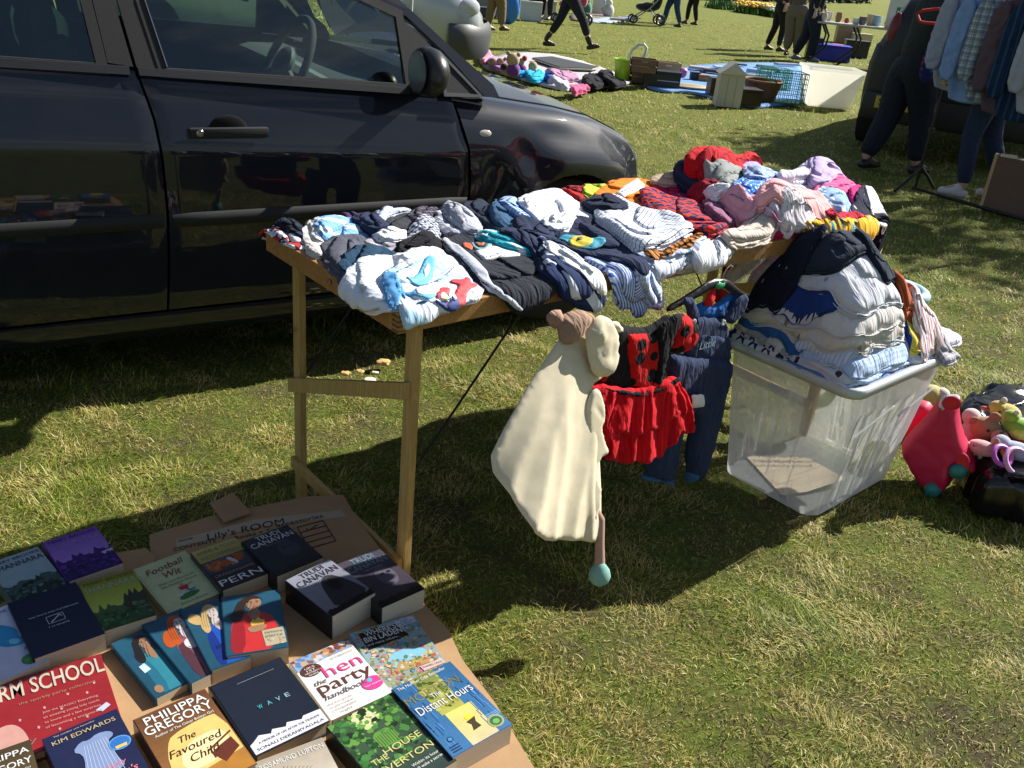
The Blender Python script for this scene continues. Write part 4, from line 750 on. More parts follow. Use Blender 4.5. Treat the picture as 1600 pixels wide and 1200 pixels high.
def dark_hood(b, bgc, figc, title, grey, hood=True):
    b.grad(0, 1, bgc, tuple(q*.6 for q in bgc)); rg = random.Random(4)
    if hood: b.poly([(.5, .3), (.62, .26), (.76, .34), (.84, .5), (.93, .72), (.95, .92), (.2, .92), (.28, .68), (.38, .42)], figc, 2, 2).ell(.6, .5, .13, .13, tuple(q*.4 for q in figc), 3)
    else: b.ell(.62, .52, .2, .2, tuple(q*1.6 for q in bgc), 2).ell(.58, .47, .05, .02, (.015, .015, .02), 3).ell(.72, .47, .05, .02, (.015, .015, .02), 3)
    b.poly(ridge(rg, .0, 1, .9, .012, 40, spk=.03)+[(1, 1), (0, 1)], (.008, .008, .012), 4)
    b.text('TRUDI', .5, .09, .15, title, fit=.5, k=5).text('CANAVAN', .5, .22, .17, title, fit=.88, k=5).text('THE MAGICIAN', .52, .32, .04, grey, fit=.42, k=5)
b = Book('thick_paperback', 'black thick fantasy paperback with silver lettering, lying on the handwritten cardboard', (377, 847), (449, 820), (416, 908), .045, (.012, .015, .025), spine=(.008, .008, .012)); dark_hood(b, (.02, .025, .035), (.01, .012, .02), (.62, .66, .7), (.2, .2, .25), False); b.done()
b = Book('thick_paperback', 'thick silver-grey paperback with a dark hooded figure on the cover', (446, 907), (514, 873), (506, 971), .058, (.2, .21, .25), spine=(.008, .008, .012), page=(.6, .56, .45)); dark_hood(b, (.26, .27, .33), (.03, .03, .04), (.03, .03, .045), (.12, .12, .14)); b.done()
b = Book('thick_paperback', 'thick dark violet-grey paperback with pale blue title, beside the table leg', (526, 882), (592, 856), (586, 955), .05, (.04, .038, .06), spine=(.01, .01, .014), page=(.6, .56, .45)); dark_hood(b, (.07, .06, .085), (.02, .02, .03), (.2, .32, .42), (.35, .35, .4), False); b.done()
SK = (.5, .36, .3); TB = (.018, .085, .14)
def girl(b, skin, hair, dress, dark, face_u=.55, side=1):
    b.grad(0, 1, TB, tuple(q*.8 for q in TB))
    f = lambda u: face_u+(u-.55)*side
    b.poly([(f(.3), .36), (f(.7), .34), (f(.92), .5), (f(.95), .98), (f(.12), .98), (f(.16), .6), (f(.2), .45)], dress, 2, 1)
    b.poly([(f(.12), .98), (f(.16), .58), (f(.26), .42), (f(.4), .5), (f(.36), .98)], dark, 2.4, 1); b.poly([(f(.46), .28), (f(.64), .28), (f(.68), .38), (f(.58), .52), (f(.44), .38)], skin, 2.8, 1)
    b.poly([(f(.36), .1), (f(.52), .04), (f(.7), .08), (f(.76), .2), (f(.7), .1), (f(.5), .1), (f(.42), .22), (f(.38), .44), (f(.22), .5), (f(.14), .36), (f(.26), .26)], hair, 3.2, 2)
    b.ell(f(.58), .19, .13, .115, skin, 3.6).poly([(f(.44), .12), (f(.52), .06), (f(.7), .1), (f(.68), .13), (f(.54), .11), (f(.46), .2)], hair, 4, 1)
    for du in (-.045, .055): b.ell(f(.58+du), .18, .022, .009, (.02, .02, .03), 4.2, 8).line([(f(.555+du), .16), (f(.605+du), .158)], .008, (.03, .02, .02), 4.2)
    b.poly([(f(.56), .243), (f(.585), .236), (f(.615), .243), (f(.585), .256)], (.4, .06, .06), 4.2); b.line([(f(.585), .185), (f(.592), .215)], .007, tuple(q*.6 for q in skin), 4.2)
    rg = random.Random(3)
    for i in range(6):
        x = .22+.05*i; b.line([(f(x+.12), .12+.02*i), (f(x+.03), .26+.02*i), (f(x), .38+.01*i)], .008, tuple(q*.45 for q in hair), 4.1)
    return f
b = Book('paperback_book', 'blue paperback of a person in a teal tunic, leftmost of the four overlapping covers', (173, 1006), (232, 980), (204, 1112), .018, TB)
f = girl(b, (.3, .17, .1), (.02, .015, .015), (.03, .2, .26), (.02, .13, .2), .62); b.poly([(.16, .5), (.32, .48), (.36, .6), (.18, .62)], (.5, .62, .7), 4.4).ell(.2, .9, .1, .06, (.3, .17, .1), 4.4).done()
b = Book('paperback_book', 'blue paperback of a red-haired person in a mauve dress, second of the overlapping covers', (222, 976), (284, 950), (264, 1085), .026, TB)
f = girl(b, (.55, .5, .5), (.42, .08, .015), (.26, .08, .12), (.08, .03, .04), .66); b.poly([(.14, .3), (.34, .2), (.46, .34), (.3, .48), (.1, .46)], (.42, .08, .015), 3.1, 2).ell(.6, .52, .14, .08, (.6, .58, .58), 4.3).line([(.5, .55), (.62, .62), (.5, .68), (.6, .74)], .012, (.05, .08, .12), 4.4).poly([(.66, .82), (.95, .76), (.95, .92), (.74, .95)], (.6, .58, .6), 4.4).done()
b = Book('paperback_book', 'blue paperback of a fair-haired person in a royal blue dress, third of the overlapping covers', (281, 953), (340, 935), (325, 1050), .034, TB)
f = girl(b, (.52, .45, .42), (.5, .34, .14), (.015, .08, .4), (.01, .03, .2), .66); b.poly([(.02, .2), (.2, .1), (.4, .2), (.34, .34), (.14, .3)], (.5, .34, .14), 3.1, 2)
for i in range(7): b.line([(.38+i*.06, .69), (.385+i*.06, .75)], .02, (.01, .015, .06), 4.4)
b.poly([(.74, .62), (.95, .62), (.95, .93), (.78, .93)], (.42, .36, .22), 4.5).text('BR', .85, .68, .07, (.03, .08, .04), fit=.14, k=5).done()
b = Book('paperback_book', 'blue paperback showing a dark-haired person in a red dress holding a flame', (346, 933), (436, 921), (395, 1020), .04, TB)
f = girl(b, (.3, .17, .1), (.035, .018, .012), (.5, .03, .03), (.28, .015, .02), .5); b.poly([(.42, .54), (.48, .46), (.52, .5), (.57, .43), (.62, .5), (.68, .49), (.66, .58), (.5, .62)], (.8, .5, .08), 4.5, 1).poly([(.36, .58), (.7, .57), (.68, .66), (.42, .7)], (.32, .18, .1), 4.6, 1)
b.poly([(.6, .68), (.96, .66), (.98, .92), (.64, .94)], (.42, .37, .25), 4.7).text('tamora', .79, .72, .06, (.02, .05, .05), fit=.3, k=5.2).text('pierce', .79, .78, .06, (.02, .05, .05), fit=.28, k=5.2).spots(14, (.66, .82, .94, .92), [(.3, .22, .16), (.5, .42, .34)], .02, .04, 5, 2).done()
# lower rows
b = Book('paperback_book', 'white paperback with a blue swirl and a green seal at the left edge', (-90, 985), (11, 945), (-58, 1092), .03, (.55, .6, .78))
b.grad(0, 1, (.6, .66, .8), (.5, .54, .72)).poly([(.62, .2), (.8, .3), (.9, .42), (.84, .5), (.92, .6), (.8, .66), (.5, .56), (.55, .4)], (.03, .3, .6), 2, 2).poly([(.7, .5), (.85, .56), (.8, .62), (.66, .58)], (.2, .6, .8), 3, 2)
b.text('THE', .86, .08, .06, (.04, .08, .3), fit=.14).text('ALL', .86, .72, .06, (.04, .08, .3), fit=.14).ell(.78, .88, .13, .075, (.05, .26, .06), 3).text('NEW', .78, .88, .03, (.5, .6, .4), fit=.14).done()
b = Book('large_hardback', 'large red hardback with bold cream lettering and white stars', (-82, 1092), (157, 1021), (-30, 1205), .022, (.27, .018, .022), hard=True)
b.text('CHARM SCHOOL', .52, .17, .30, (.55, .48, .38), fit=.95, bold=.012).text('the sparkly party collection', .66, .36, .045, (.3, .22, .12), fit=.5)
for i, (x, y) in enumerate(((.56, .5), (.72, .42), (.84, .48), (.5, .72), (.8, .78), (.62, .82), (.9, .38), (.4, .56), (.66, .58))):
    b.poly([(x+.012*(1 if q % 2 == 0 else .45)*math.cos(q*.628), y+.024*(1 if q % 2 == 0 else .45)*math.sin(q*.628)) for q in range(10)], (.6, .35, .33), 2)
for i, s_ in enumerate(('Join the MAGIC! Everything', 'an amazing young lady needs', 'to know and a few surprises', 'of becoming a enchantress')): b.text(s_, .72, .56+i*.065, .04, (.6, .3, .28), fit=.36)
b.poly([(.86, .74), (.94, .68), (.96, .73), (.9, .78)], (.5, .55, .75), 3).poly([(.2, .62), (.34, .55), (.42, .7), (.44, .98), (.1, .98)], (.55, .3, .25), 2, 2)
for i in range(8): b.line([(.14+i*.035, .98), (.26+i*.03, .84)], .006, (.1, .3, .22), 3)
b.done()
b = Book('paperback_book', 'navy paperback with a translucent white baby dress on the cover and a round blue sticker', (66, 1155), (182, 1107), (110, 1258), .04, (.015, .018, .06), spine=(.01, .01, .03))
b.text('The number one bestseller', .4, .05, .03, (.5, .4, .4), fit=.55).text('KIM EDWARDS', .5, .14, .085, (.5, .42, .22), fit=.84).poly([(.26, .36), (.4, .26), (.5, .29), (.62, .24), (.78, .27), (.82, .35), (.7, .4), (.72, .62), (.78, .86), (.2, .92), (.34, .6), (.36, .44)], (.2, .27, .46), 2, 1)
for i in range(9): b.line([(.42+i*.035, .34), (.3+i*.055, .86)], .008, (.45, .52, .68), 3)
b.ell(.83, .5, .15, .1, (.1, .3, .6), 4).ell(.83, .5, .13, .085, (.03, .15, .45), 4.2).poly([(.75, .53), (.91, .53), (.9, .57), (.76, .57)], (.75, .5, .1), 4.4).text('The Memory', .5, .76, .1, (.75, .2, .25), fit=.6, shear=.3).text("Keeper's", .55, .9, .12, (.75, .2, .25), fit=.7, shear=.3).done()
b = Book('paperback_book', 'dark brown paperback in the bottom left corner with white author lettering', (-52, 1190), (47, 1155), (-20, 1280), .036, (.05, .035, .02))
b.grad(0, 1, (.06, .04, .02), (.12, .09, .03)).text('PHILIPPA', .5, .16, .14, (.7, .7, .68), fit=.88, bold=.008).text('GREGORY', .5, .34, .15, (.7, .7, .68), fit=.9, bold=.008).text('Author of The Other Boleyn Girl', .5, .46, .05, (.7, .7, .68), fit=.8).done()
b = Book('paperback_book', 'golden yellow and brown paperback with white author lettering, left of the black one', (208, 1125), (320, 1076), (268, 1262), .038, (.08, .03, .015), spine=(.02, .01, .02))
b.grad(0, 1, (.12, .05, .02), (.3, .14, .04)).poly([(.2, .42), (.3, .34), (.7, .3), (.98, .32), (.98, .98), (.05, .98), (.1, .6)], (.72, .5, .16), 2, 1).poly([(.3, .5), (.9, .45), (.9, .75), (.2, .8)], (.82, .68, .36), 2.4, 2).poly([(0, .84), (.4, .82), (.98, .78), (.98, .99), (0, .99)], (.4, .18, .03), 3).poly([(.6, .7), (.72, .66), (.92, .62), (.95, .75), (.7, .84)], (.12, .03, .015), 3.4).line([(.58, .66), (.96, .56)], .02, (.12, .03, .015), 3.6).line([(.62, .66), (.62, .76)], .02, (.12, .03, .015), 3.6)
b.text('PHILIPPA', .52, .09, .13, (.76, .76, .74), fit=.84, bold=.008, k=5).text('GREGORY', .5, .2, .14, (.76, .76, .74), fit=.92, bold=.008, k=5).text('Author of The Other Boleyn Girl', .52, .285, .04, (.76, .76, .74), fit=.8, k=5).text('The', .46, .43, .1, (.05, .02, .01), fit=.22, shear=.3, k=5).text('Favoured', .5, .54, .12, (.05, .02, .01), fit=.72, shear=.3, k=5).text('Child', .55, .66, .12, (.05, .02, .01), fit=.4, shear=.3, k=5).done()
b = Book('hardback_book', 'black book with a small turquoise title in wide-spaced capitals', (328, 1072), (438, 1026), (384, 1190), .032, (.012, .016, .028), hard=True, spine=(.008, .008, .01))
b.poly([(0, .99), (0, .87), (.08, .84), (.16, .8), (.3, .84), (.34, .8), (.5, .84), (.54, .8), (.72, .84), (.76, .81), (.99, .82), (.99, .99)], (.68, .68, .72), 2, 0)
for i, c in enumerate('WAVE'): b.text(c, .38+i*.125, .5, .075, (.05+.06*i, .38, .42), fit=.062, bold=.012)
b.line([(.3, .12), (.82, .12)], .004, (.3, .35, .4)); b.text('A MEMOIR OF LIFE AFTER THE TSUNAMI', .52, .885, .036, (.05, .06, .14), fit=.82).text('SONALI DERANIYAGALA', .5, .95, .045, (.05, .06, .14), fit=.9).done()
b = Book('handbook', 'white handbook with large pink and brown title and a pink badge', (452, 1035), (543, 998), (500, 1134), .022, (.74, .73, .7))
b.poly([(0, 0), (1, 0), (1, .14), (.5, .15), (0, .2)], (.22, .36, .6), 2).spots(50, (.02, .01, .98, .13), [(.45, .22, .1), (.6, .55, .5), (.2, .05, .04), (.5, .35, .2), (.1, .2, .4), (.25, .1, .05)], .03, .08, 2.5, 6)
b.text('2010 EDITION', .74, .2, .04, (.25, .25, .28), fit=.38).ell(.2, .24, .17, .095, (.10, .035, .025), 3).text("UK'S", .2, .2, .04, W_, fit=.16).text('1ST', .2, .24, .04, W_, fit=.14).text('HEN PARTY', .2, .275, .032, W_, fit=.24).text('GUIDE', .2, .31, .03, W_, fit=.16)
b.text('the', .2, .46, .1, (.1, .08, .08), fit=.2, shear=.3).text('hen', .64, .36, .26, (.62, .06, .22), fit=.62).text('party', .54, .55, .25, (.12, .04, .03), fit=.88).text('handbook', .45, .7, .11, (.1, .08, .09), fit=.7, shear=.3)
b.ell(.86, .76, .18, .1, (.62, .06, .28), 3).ell(.84, .71, .035, .03, (.05, .5, .75), 4).text('hen heaven', .86, .78, .03, W_, fit=.28)
for i, s_ in enumerate(('the fun guide', 'to planning an', 'unforgettable', 'night')): b.text(s_, .28, .8+i*.05, .04, (.35, .35, .35), fit=.4 if i < 3 else .2)
b.done()
b = Book('picture_book', 'large thin paperback with a crowd scene round a blue pool and a black title panel', (546, 990), (645, 960), (596, 1087), .012, (.25, .42, .55))
rg = random.Random(9); b.grad(0, 1, (.2, .42, .55), (.3, .3, .2)).spots(420, (.02, .02, .98, .98), [(.45, .25, .12), (.5, .1, .05), (.2, .25, .08), (.55, .42, .1), (.12, .08, .05), (.6, .5, .4), (.1, .3, .45), (.5, .15, .25), (.35, .4, .1)], .012, .04, 2, 12, 1.3)
b.ell(.55, .62, .3, .14, (.22, .5, .65), 4.8).poly([(.36, .66), (.75, .66), (.85, .78), (.28, .78)], (.4, .3, .12), 5).spots(70, (.2, .6, .9, .78), [(.5, .1, .05), (.55, .42, .1), (.12, .2, .08), (.6, .5, .4), (.45, .25, .12)], .015, .04, 5.2, 5, 1.3)
b.poly([(.1, .06), (.68, .06), (.76, .3), (.12, .34)], (.012, .012, .015), 6.3).text("WHERE'S", .42, .1, .11, W_, fit=.48, k=7, bold=.01).text('BIN LADEN?', .44, .19, .12, W_, fit=.62, k=7, bold=.01).text('and many others...', .38, .27, .05, W_, fit=.5, k=7)
b.poly([(.66, .03), (.97, .03), (.97, .14), (.68, .14)], (.5, .55, .66), 8).text('G2A', .82, .06, .04, (.02, .02, .1), fit=.12, k=9).text('EXHIBITOR', .82, .095, .03, (.02, .02, .1), fit=.24, k=9).text('SALE', .82, .122, .028, (.02, .02, .1), fit=.16, k=9).poly([(.62, .8), (.97, .78), (.98, .86), (.64, .88)], (.6, .45, .42), 8).text('DANIEL LALIC', .8, .83, .035, (.1, .05, .05), fit=.3, k=9).done()
b = Book('thick_paperback', 'thick paperback with blue doors opening on a sunlit yellow garden', (612, 1077), (703, 1033), (690, 1194), .046, (.03, .13, .36), spine=(.012, .015, .03), page=(.56, .48, .36))
b.grad(0, 1, (.03, .12, .27), (.05, .17, .36)).grad(.0, .55, (.16, .2, .06), (.4, .4, .08), u0=.3, u1=.68, k=2).grad(.55, 1, (.7, .6, .15), (.6, .52, .3), u0=.34, u1=.78, k=2)
rg = random.Random(2)
for i in range(40):
    u = rg.choice([rg.uniform(.02, .28), rg.uniform(.72, .97)]); v = rg.uniform(0, .8); b.line([(u, v), (u+.01, v+rg.uniform(.08, .2))], .012, rg.choice([(.02, .07, .22), (.1, .28, .62), (.03, .12, .36)]), 2.5)
b.spots(60, (.3, .03, .68, .5), [(.1, .16, .03), (.3, .3, .06), (.06, .1, .02), (.45, .42, .12)], .02, .05, 3, 4).poly([(.5, .74), (.66, .72), (.62, .78), (.64, .85), (.5, .86), (.54, .79)], (.06, .05, .02), 3.5).ell(.58, .7, .06, .04, (.8, .62, .05), 3.4).ell(.15, .82, .045, .03, (.02, .03, .06), 3.6).ell(.15, .82, .032, .021, (.07, .25, .55), 3.7)
for i in range(3): b.line([(.06, .9+i*.03), (.2, .9+i*.03)], .014, (.02, .04, .1), 3.6); b.line([(.78, .78+i*.02), (.98, .78+i*.02)], .008, (.2, .4, .7), 3.6)
b.ell(.85, .88, .12, .075, (.4, .36, .16), 4).ell(.85, .88, .09, .056, (.03, .16, .06), 4.3).ell(.85, .885, .05, .03, (.2, .4, .12), 4.6)
b.text('The Number One Bestseller', .45, .05, .055, W_, fit=.8, k=5).text('MORTON', .45, .24, .15, (.2, .18, .08), fit=.88, k=4).text('The', .45, .3, .09, W_, fit=.16, k=6).text('Distant Hours', .5, .4, .15, W_, fit=.9, k=6).done()
b = Book('paperback_book', 'green garden paperback with gold lettering, left of the one with blue doors', (510, 1136), (611, 1082), (580, 1272), .04, (.02, .045, .03), spine=(.012, .015, .012))
b.grad(0, 1, (.05, .1, .04), (.03, .05, .045)).spots(200, (0, 0, 1, .7), [(.04, .16, .03), (.02, .06, .02), (.12, .28, .05), (.015, .03, .012), (.06, .2, .05)], .02, .07, 2, 21).poly([(.3, .0), (.55, .02), (.62, .14), (.5, .26), (.3, .2)], (.6, .58, .35), 2.6, 2).spots(26, (.3, .02, .66, .24), [(.12, .3, .05), (.5, .6, .25)], .02, .05, 3, 3).poly([(.34, .32), (.66, .32), (.66, .5), (.34, .52)], (.12, .28, .05), 2.8, 1)
for i in range(9): b.line([(.36+i*.035, .36), (.36+i*.035, .5)], .006, (.02, .02, .02), 3.4)
b.text('THE', .24, .6, .09, (.62, .55, .22), fit=.22, k=5).text('HOUSE', .62, .56, .1, (.62, .55, .22), fit=.55, k=5).text('RIVERTON', .5, .72, .1, (.62, .55, .22), fit=.84, k=5).text('Within its hour', .7, .82, .045, W_, fit=.4, k=5).text('will wake a secret', .7, .87, .045, W_, fit=.42, k=5).done()
b = Book('paperback_book', 'pale sandy paperback with white lettering at the bottom edge, below the black one', (396, 1192), (503, 1152), (440, 1300), .036, (.45, .4, .32))
b.grad(0, .8, (.35, .3, .23), (.62, .56, .46)).text('ROSAMUND LUPTON', .5, .12, .1, W_, fit=.92, k=5)
for i in range(8): b.line([(.2+i*.02, .5), (.35+i*.05, .2+.02*i)], .006, (.15, .12, .1), 3)
b.done()
# ------------------------------------------------------------------ things hanging from the table's near edge
def plane(A, n, ex, ey): return [np.array(q, float) for q in (A, n, ex, ey)]
def puff(name, pts, pl, th, mat, parent=None, cr=8, amp=.006, wid=.015, direc=None, px=True, seed=3, h=.01, jit=.002, ang=0, folds=None, flat=False, off=0., col=None, it=2, rnd_edge=None, subd=False, shape=None):
    """stuffed or hanging shape: outline on a plane, front and back bulged by th and creased"""
    A, n, ex, ey = pl; rg = np.random.default_rng(seed)
    P = np.array([((lambda q: ((q-A)@ex, (q-A)@ey))(V(x, y, A, n))) for x, y in pts]) if px else np.array(pts, float)
    if area2(P) < 0: P = P[::-1]
    P = smooth_poly(P, h, jit, rg, it); W, F, ring = fill(P, h, rg); crs = Creases(P, cr, amp, wid, rg, direc); d = dist_poly(W, P); d[ring] = 0
    R_ = rnd_edge or max(th*1.1, .004); prof = np.sqrt(np.clip(1-(1-np.clip(d/R_, 0, 1))**2, 0, 1)); wk = crs(W)
    if folds:
        fr, fa, cx, cy = folds; a = np.arctan2(W[:, 0]-cx, cy-W[:, 1]) if cy is not None else W[:, 0]*.9; wk = wk+fa*np.sin(a*fr+1.3*np.sin(a*fr*.37+1))*np.clip((W[:, 1].max()-W[:, 1])/max(.08, np.ptp(W[:, 1])*.6), 0, 1)
    sh_ = shape(W) if shape else 0.
    fo = (th*prof+wk*np.clip(d/.012, 0, 1))+sh_; ba = (-th*prof*.8+wk*.8*np.clip(d/.012, 0, 1)-.0006)+sh_
    P3 = A+np.outer(W[:, 0], ex)+np.outer(W[:, 1], ey); f3 = P3+np.outer(fo+off, n); b3 = P3+np.outer(np.minimum(ba, fo-.001)+off, n); m = len(W); rs = set(ring)
    VV = np.vstack([f3, b3]); s_ = 1 if np.dot(np.cross(ex, ey), n) > 0 else -1; FF = [list(f) if s_ > 0 else list(f)[::-1] for f in F]+[[m+i for i in (f[::-1] if s_ > 0 else f)] for f in F]
    nr = len(ring); FF += [[ring[i], m+ring[i], m+ring[(i+1) % nr], ring[(i+1) % nr]] if s_ > 0 else [ring[(i+1) % nr], m+ring[(i+1) % nr], m+ring[i], ring[i]] for i in range(nr)]
    an = R(ang); uv = W@np.array([[math.cos(an), -math.sin(an)], [math.sin(an), math.cos(an)]]); o = obj(name, VV, FF, mat, parent, True, uv=np.vstack([uv, uv]), col=[col]*len(FF) if col else None); return o
nH = -TV
def hp(p, lean=0.):   # hanging plane in front of the table's near face
    d = Z*math.cos(lean)+TV*math.sin(lean); n = -TV*math.cos(lean)+Z*math.sin(lean); return plane(T(0, p, TH), n, TU, d)
M_CREAM = fabric((.66, .59, .43), bump=.12, weave=500, rid=.0); M_BROWNP = fabric((.34, .22, .16), weave=300, bump=.5)
cz = thing('dressing_up_costume', 'cream hooded dressing-up costume with brown ears hanging from the near edge of the table', 'costume', T(.45, -.15, 0))
pl = hp(-.07, .30)
def flared(W): return .13*np.clip(-W[:, 1]-.165, 0, .4)
def on_pl(x, y, pl): q = V(x, y, pl[0], pl[1]); return np.array([(q-pl[0])@pl[2], (q-pl[0])@pl[3]])
def gown(W):
    z = np.zeros(len(W))
    for (p0, p1, hl, wl, wr) in (((902, 540), (790, 822), .085, .15, .34), ((925, 590), (872, 836), .014, .035, .05), ((880, 560), (835, 832), .010, .03, .03), ((845, 590), (778, 760), .010, .03, .03), ((915, 620), (905, 840), .010, .018, .03)):
        a, b = on_pl(*p0, pl), on_pl(*p1, pl); L = np.linalg.norm(b-a); d_ = (b-a)/L; u_ = (W-a)@d_; v_ = (W-a)@np.array([-d_[1], d_[0]]); v_ = v_+.006*np.sin(u_*22+p0[0])
        e = np.clip(u_/L, 0, 1)**.8; r_ = np.where(v_ > 0, v_/wr, -v_/wl); z += hl*e*np.clip(1-r_, 0, 1)**1.15
    return z+.010*np.sin(W[:, 0]*26+W[:, 1]*7+.6*np.sin(W[:, 1]*9))*np.clip(-W[:, 1]-.12, 0, .5)
puff('body', [(898, 505), (925, 495), (948, 505), (951, 560), (940, 590), (915, 600), (918, 640), (925, 700), (929, 780), (930, 846), (880, 838), (800, 830), (780, 780), (757, 722), (780, 670), (815, 610), (850, 560), (872, 530)], pl, .004, M_CREAM, cz, cr=3, amp=.002, wid=.02, direc=1.15, seed=12, it=1, jit=.0004, rnd_edge=.006, shape=gown, h=.008)
puff('hood', [(900, 512), (920, 490), (946, 500), (952, 545), (945, 580), (925, 592), (908, 575), (903, 545)], pl, .017, M_CREAM, cz, cr=12, amp=.007, wid=.012, off=.03, seed=2)
puff('ear', [(868, 500), (880, 485), (910, 484), (925, 495), (905, 515), (890, 540), (872, 536), (866, 515)], pl, .03, M_BROWNP, cz, off=.012, seed=4); puff('ear', [(852, 492), (866, 482), (880, 488), (876, 510), (862, 516)], pl, .02, M_BROWNP, cz, off=.0, seed=5)
puff('ear', [(940, 498), (955, 505), (962, 516), (950, 518), (938, 508)], pl, .01, M_CREAM, cz, off=.03, seed=6)
fr = [(915, 600), (925, 612), (932, 650), (925, 668), (932, 690), (938, 705), (922, 712), (918, 735), (926, 760), (920, 800), (914, 812), (903, 800), (899, 770), (905, 735), (896, 712), (903, 690), (900, 640), (905, 615)]
puff('frill', fr, pl, .007, M_CREAM, cz, off=.03, cr=6, amp=.003, wid=.01, seed=8, h=.006, jit=.001)
def V_on(px, py, pl, off=0.): return V(px, py, pl[0]+pl[1]*off, pl[1])
q = [V_on(x, y, pl, .02) for x, y in ((926, 792), (938, 812), (937, 850), (937, 882))]; MB().tube(q, [.011, .0105, .011, .0125], (.5, .5, .5), n=12).build('leg', simple('dusky_felt', (.36, .23, .18), .95), cz, True)
c_ = V_on(937, 897, pl, .02); MB().lathe(c_-Z*.028, [(0, 0), (.014, .003), (.0235, .014), (.026, .026), (.022, .04), (.013, .052), (.006, .058), (0, .059)], (.2, .4, .36), n=24).build('foot', vcolmat('pale_teal_felt', .9, bump=.5, bscale=600), cz, True)

M_RED = fabric((.55, .008, .01), 'dots', (.008, .008, .01), s=.05, duty=.36); M_TULLE = fabric((.85, .012, .02), 'gather', (.4, .0, .008), s=.012, bump=.5, rid=.4); M_BLKC = fabric((.008, .008, .011))
lb = thing('ladybird_dress', 'red and black ladybird dressing-up dress with a net skirt, hanging beside the dungarees', 'dress', T(.7, -.09, .35))
pl = hp(-.075, .04)
puff('skirt', [(912, 592), (945, 600), (985, 606), (1030, 592), (1048, 583), (1062, 610), (1068, 668), (1052, 672), (1040, 664), (1034, 684), (1022, 690), (1012, 706), (1000, 704), (985, 714), (972, 708), (955, 715), (942, 708), (928, 712), (922, 665)], pl, .016, M_TULLE, lb, cr=26, amp=.006, wid=.007, direc=1.5, folds=(34, .009, .66, .02), seed=21, h=.0065, rnd_edge=.01, it=1, shape=flared)
puff('net_underskirt', [(918, 600), (985, 612), (1045, 590), (1066, 660), (1046, 690), (1020, 700), (1004, 716), (965, 720), (930, 716)], plane(pl[0]-pl[1]*.03, pl[1], pl[2], pl[3]), .02, M_TULLE, lb, cr=20, amp=.008, wid=.01, direc=1.5, folds=(23, .012, .66, .02), seed=28, h=.008, rnd_edge=.01)
puff('net_overskirt', [(914, 594), (985, 606), (1046, 584), (1060, 622), (1050, 650), (1030, 646), (1018, 664), (1000, 662), (980, 674), (955, 668), (935, 672), (918, 640)], plane(pl[0]+pl[1]*.010, pl[1], pl[2], pl[3]), .008, M_TULLE, lb, cr=24, amp=.005, wid=.006, direc=1.5, folds=(41, .007, .66, .02), seed=29, h=.0065, rnd_edge=.008, it=1, shape=lambda W: 1.25*flared(W))
puff('skirt_trim', [(924, 676), (940, 682), (962, 700), (1000, 704), (1030, 688), (1064, 664), (1069, 669), (1040, 678), (1028, 694), (1000, 716), (960, 718), (928, 714), (929, 706), (958, 708), (945, 690)], pl, .006, M_BLKC, lb, off=.02, cr=6, seed=3, h=.007)
puff('bodice', [(940, 505), (955, 498), (975, 510), (1005, 512), (1030, 498), (1048, 490), (1052, 515), (1042, 560), (1036, 598), (980, 612), (925, 600), (928, 560), (935, 525)], pl, .018, M_BLKC, lb, cr=14, amp=.005, wid=.008, seed=22)
puff('front_panel', [(968, 515), (990, 520), (1012, 516), (1028, 520), (1020, 560), (1008, 606), (978, 606), (974, 560)], pl, .012, M_RED, lb, off=.016, cr=12, amp=.004, wid=.007, seed=23); puff('side_panel', [(936, 515), (952, 510), (950, 560), (940, 596), (930, 590)], pl, .01, M_RED, lb, off=.015, cr=3, amp=.003, seed=24)
puff('sleeve', [(1040, 500), (1052, 486), (1070, 490), (1083, 505), (1080, 530), (1068, 545), (1045, 552), (1036, 540), (1044, 515)], pl, .026, M_RED, lb, off=.01, cr=26, amp=.006, wid=.007, seed=25)
puff('shoulder_strap', [(1010, 510), (1042, 484), (1056, 490), (1046, 515), (1030, 560), (1020, 600), (1006, 604), (1018, 550)], pl, .009, M_BLKC, lb, off=.024, cr=8, amp=.003, seed=26)
puff('waist_ruffle', [(925, 596), (950, 602), (985, 606), (1020, 598), (1046, 580), (1048, 586), (1028, 602), (988, 614), (945, 607)], pl, .007, M_BLKC, lb, off=.034, cr=14, amp=.004, wid=.005, seed=27, h=.007)

M_DENIM = fabric((.022, .035, .085), 'stripe', (.03, .046, .10), s=.003, duty=.5, ang=90, bump=.4)
dg = thing('denim_dungarees', 'child\'s dark denim dungarees with turned-up cuffs hanging beside the plastic box', 'dungarees', T(1., -.05, .12)); pl = hp(-.045, .03)
puff('bib', [(1078, 495), (1135, 497), (1142, 540), (1140, 570), (1068, 566), (1070, 530)], pl, .012, M_DENIM, dg, cr=5, amp=.003, seed=31)
puff('trousers', [(1040, 550), (1068, 552), (1140, 555), (1137, 575), (1125, 640), (1110, 700), (1095, 748), (1075, 750), (1072, 715), (1083, 650), (1070, 640), (1058, 700), (1050, 755), (1003, 745), (1018, 690), (1035, 620)], pl, .028, M_DENIM, dg, cr=16, amp=.007, wid=.015, direc=1.45, seed=32)
for q in ([(1002, 738), (1052, 748), (1049, 758), (1002, 748)], [(1070, 742), (1094, 722), (1096, 730), (1074, 756)]): puff('turned_up_cuff', q, pl, .033, fabric((.05, .13, .28)), dg, cr=2, amp=.002, seed=3, h=.008, it=1)
for q in ([(1062, 462), (1082, 464), (1092, 505), (1074, 503)], [(1158, 455), (1168, 468), (1145, 505), (1124, 502), (1138, 478)]): puff('shoulder_strap', q, pl, .008, M_DENIM, dg, off=.008, cr=2, amp=.002, seed=4, h=.008, it=1)
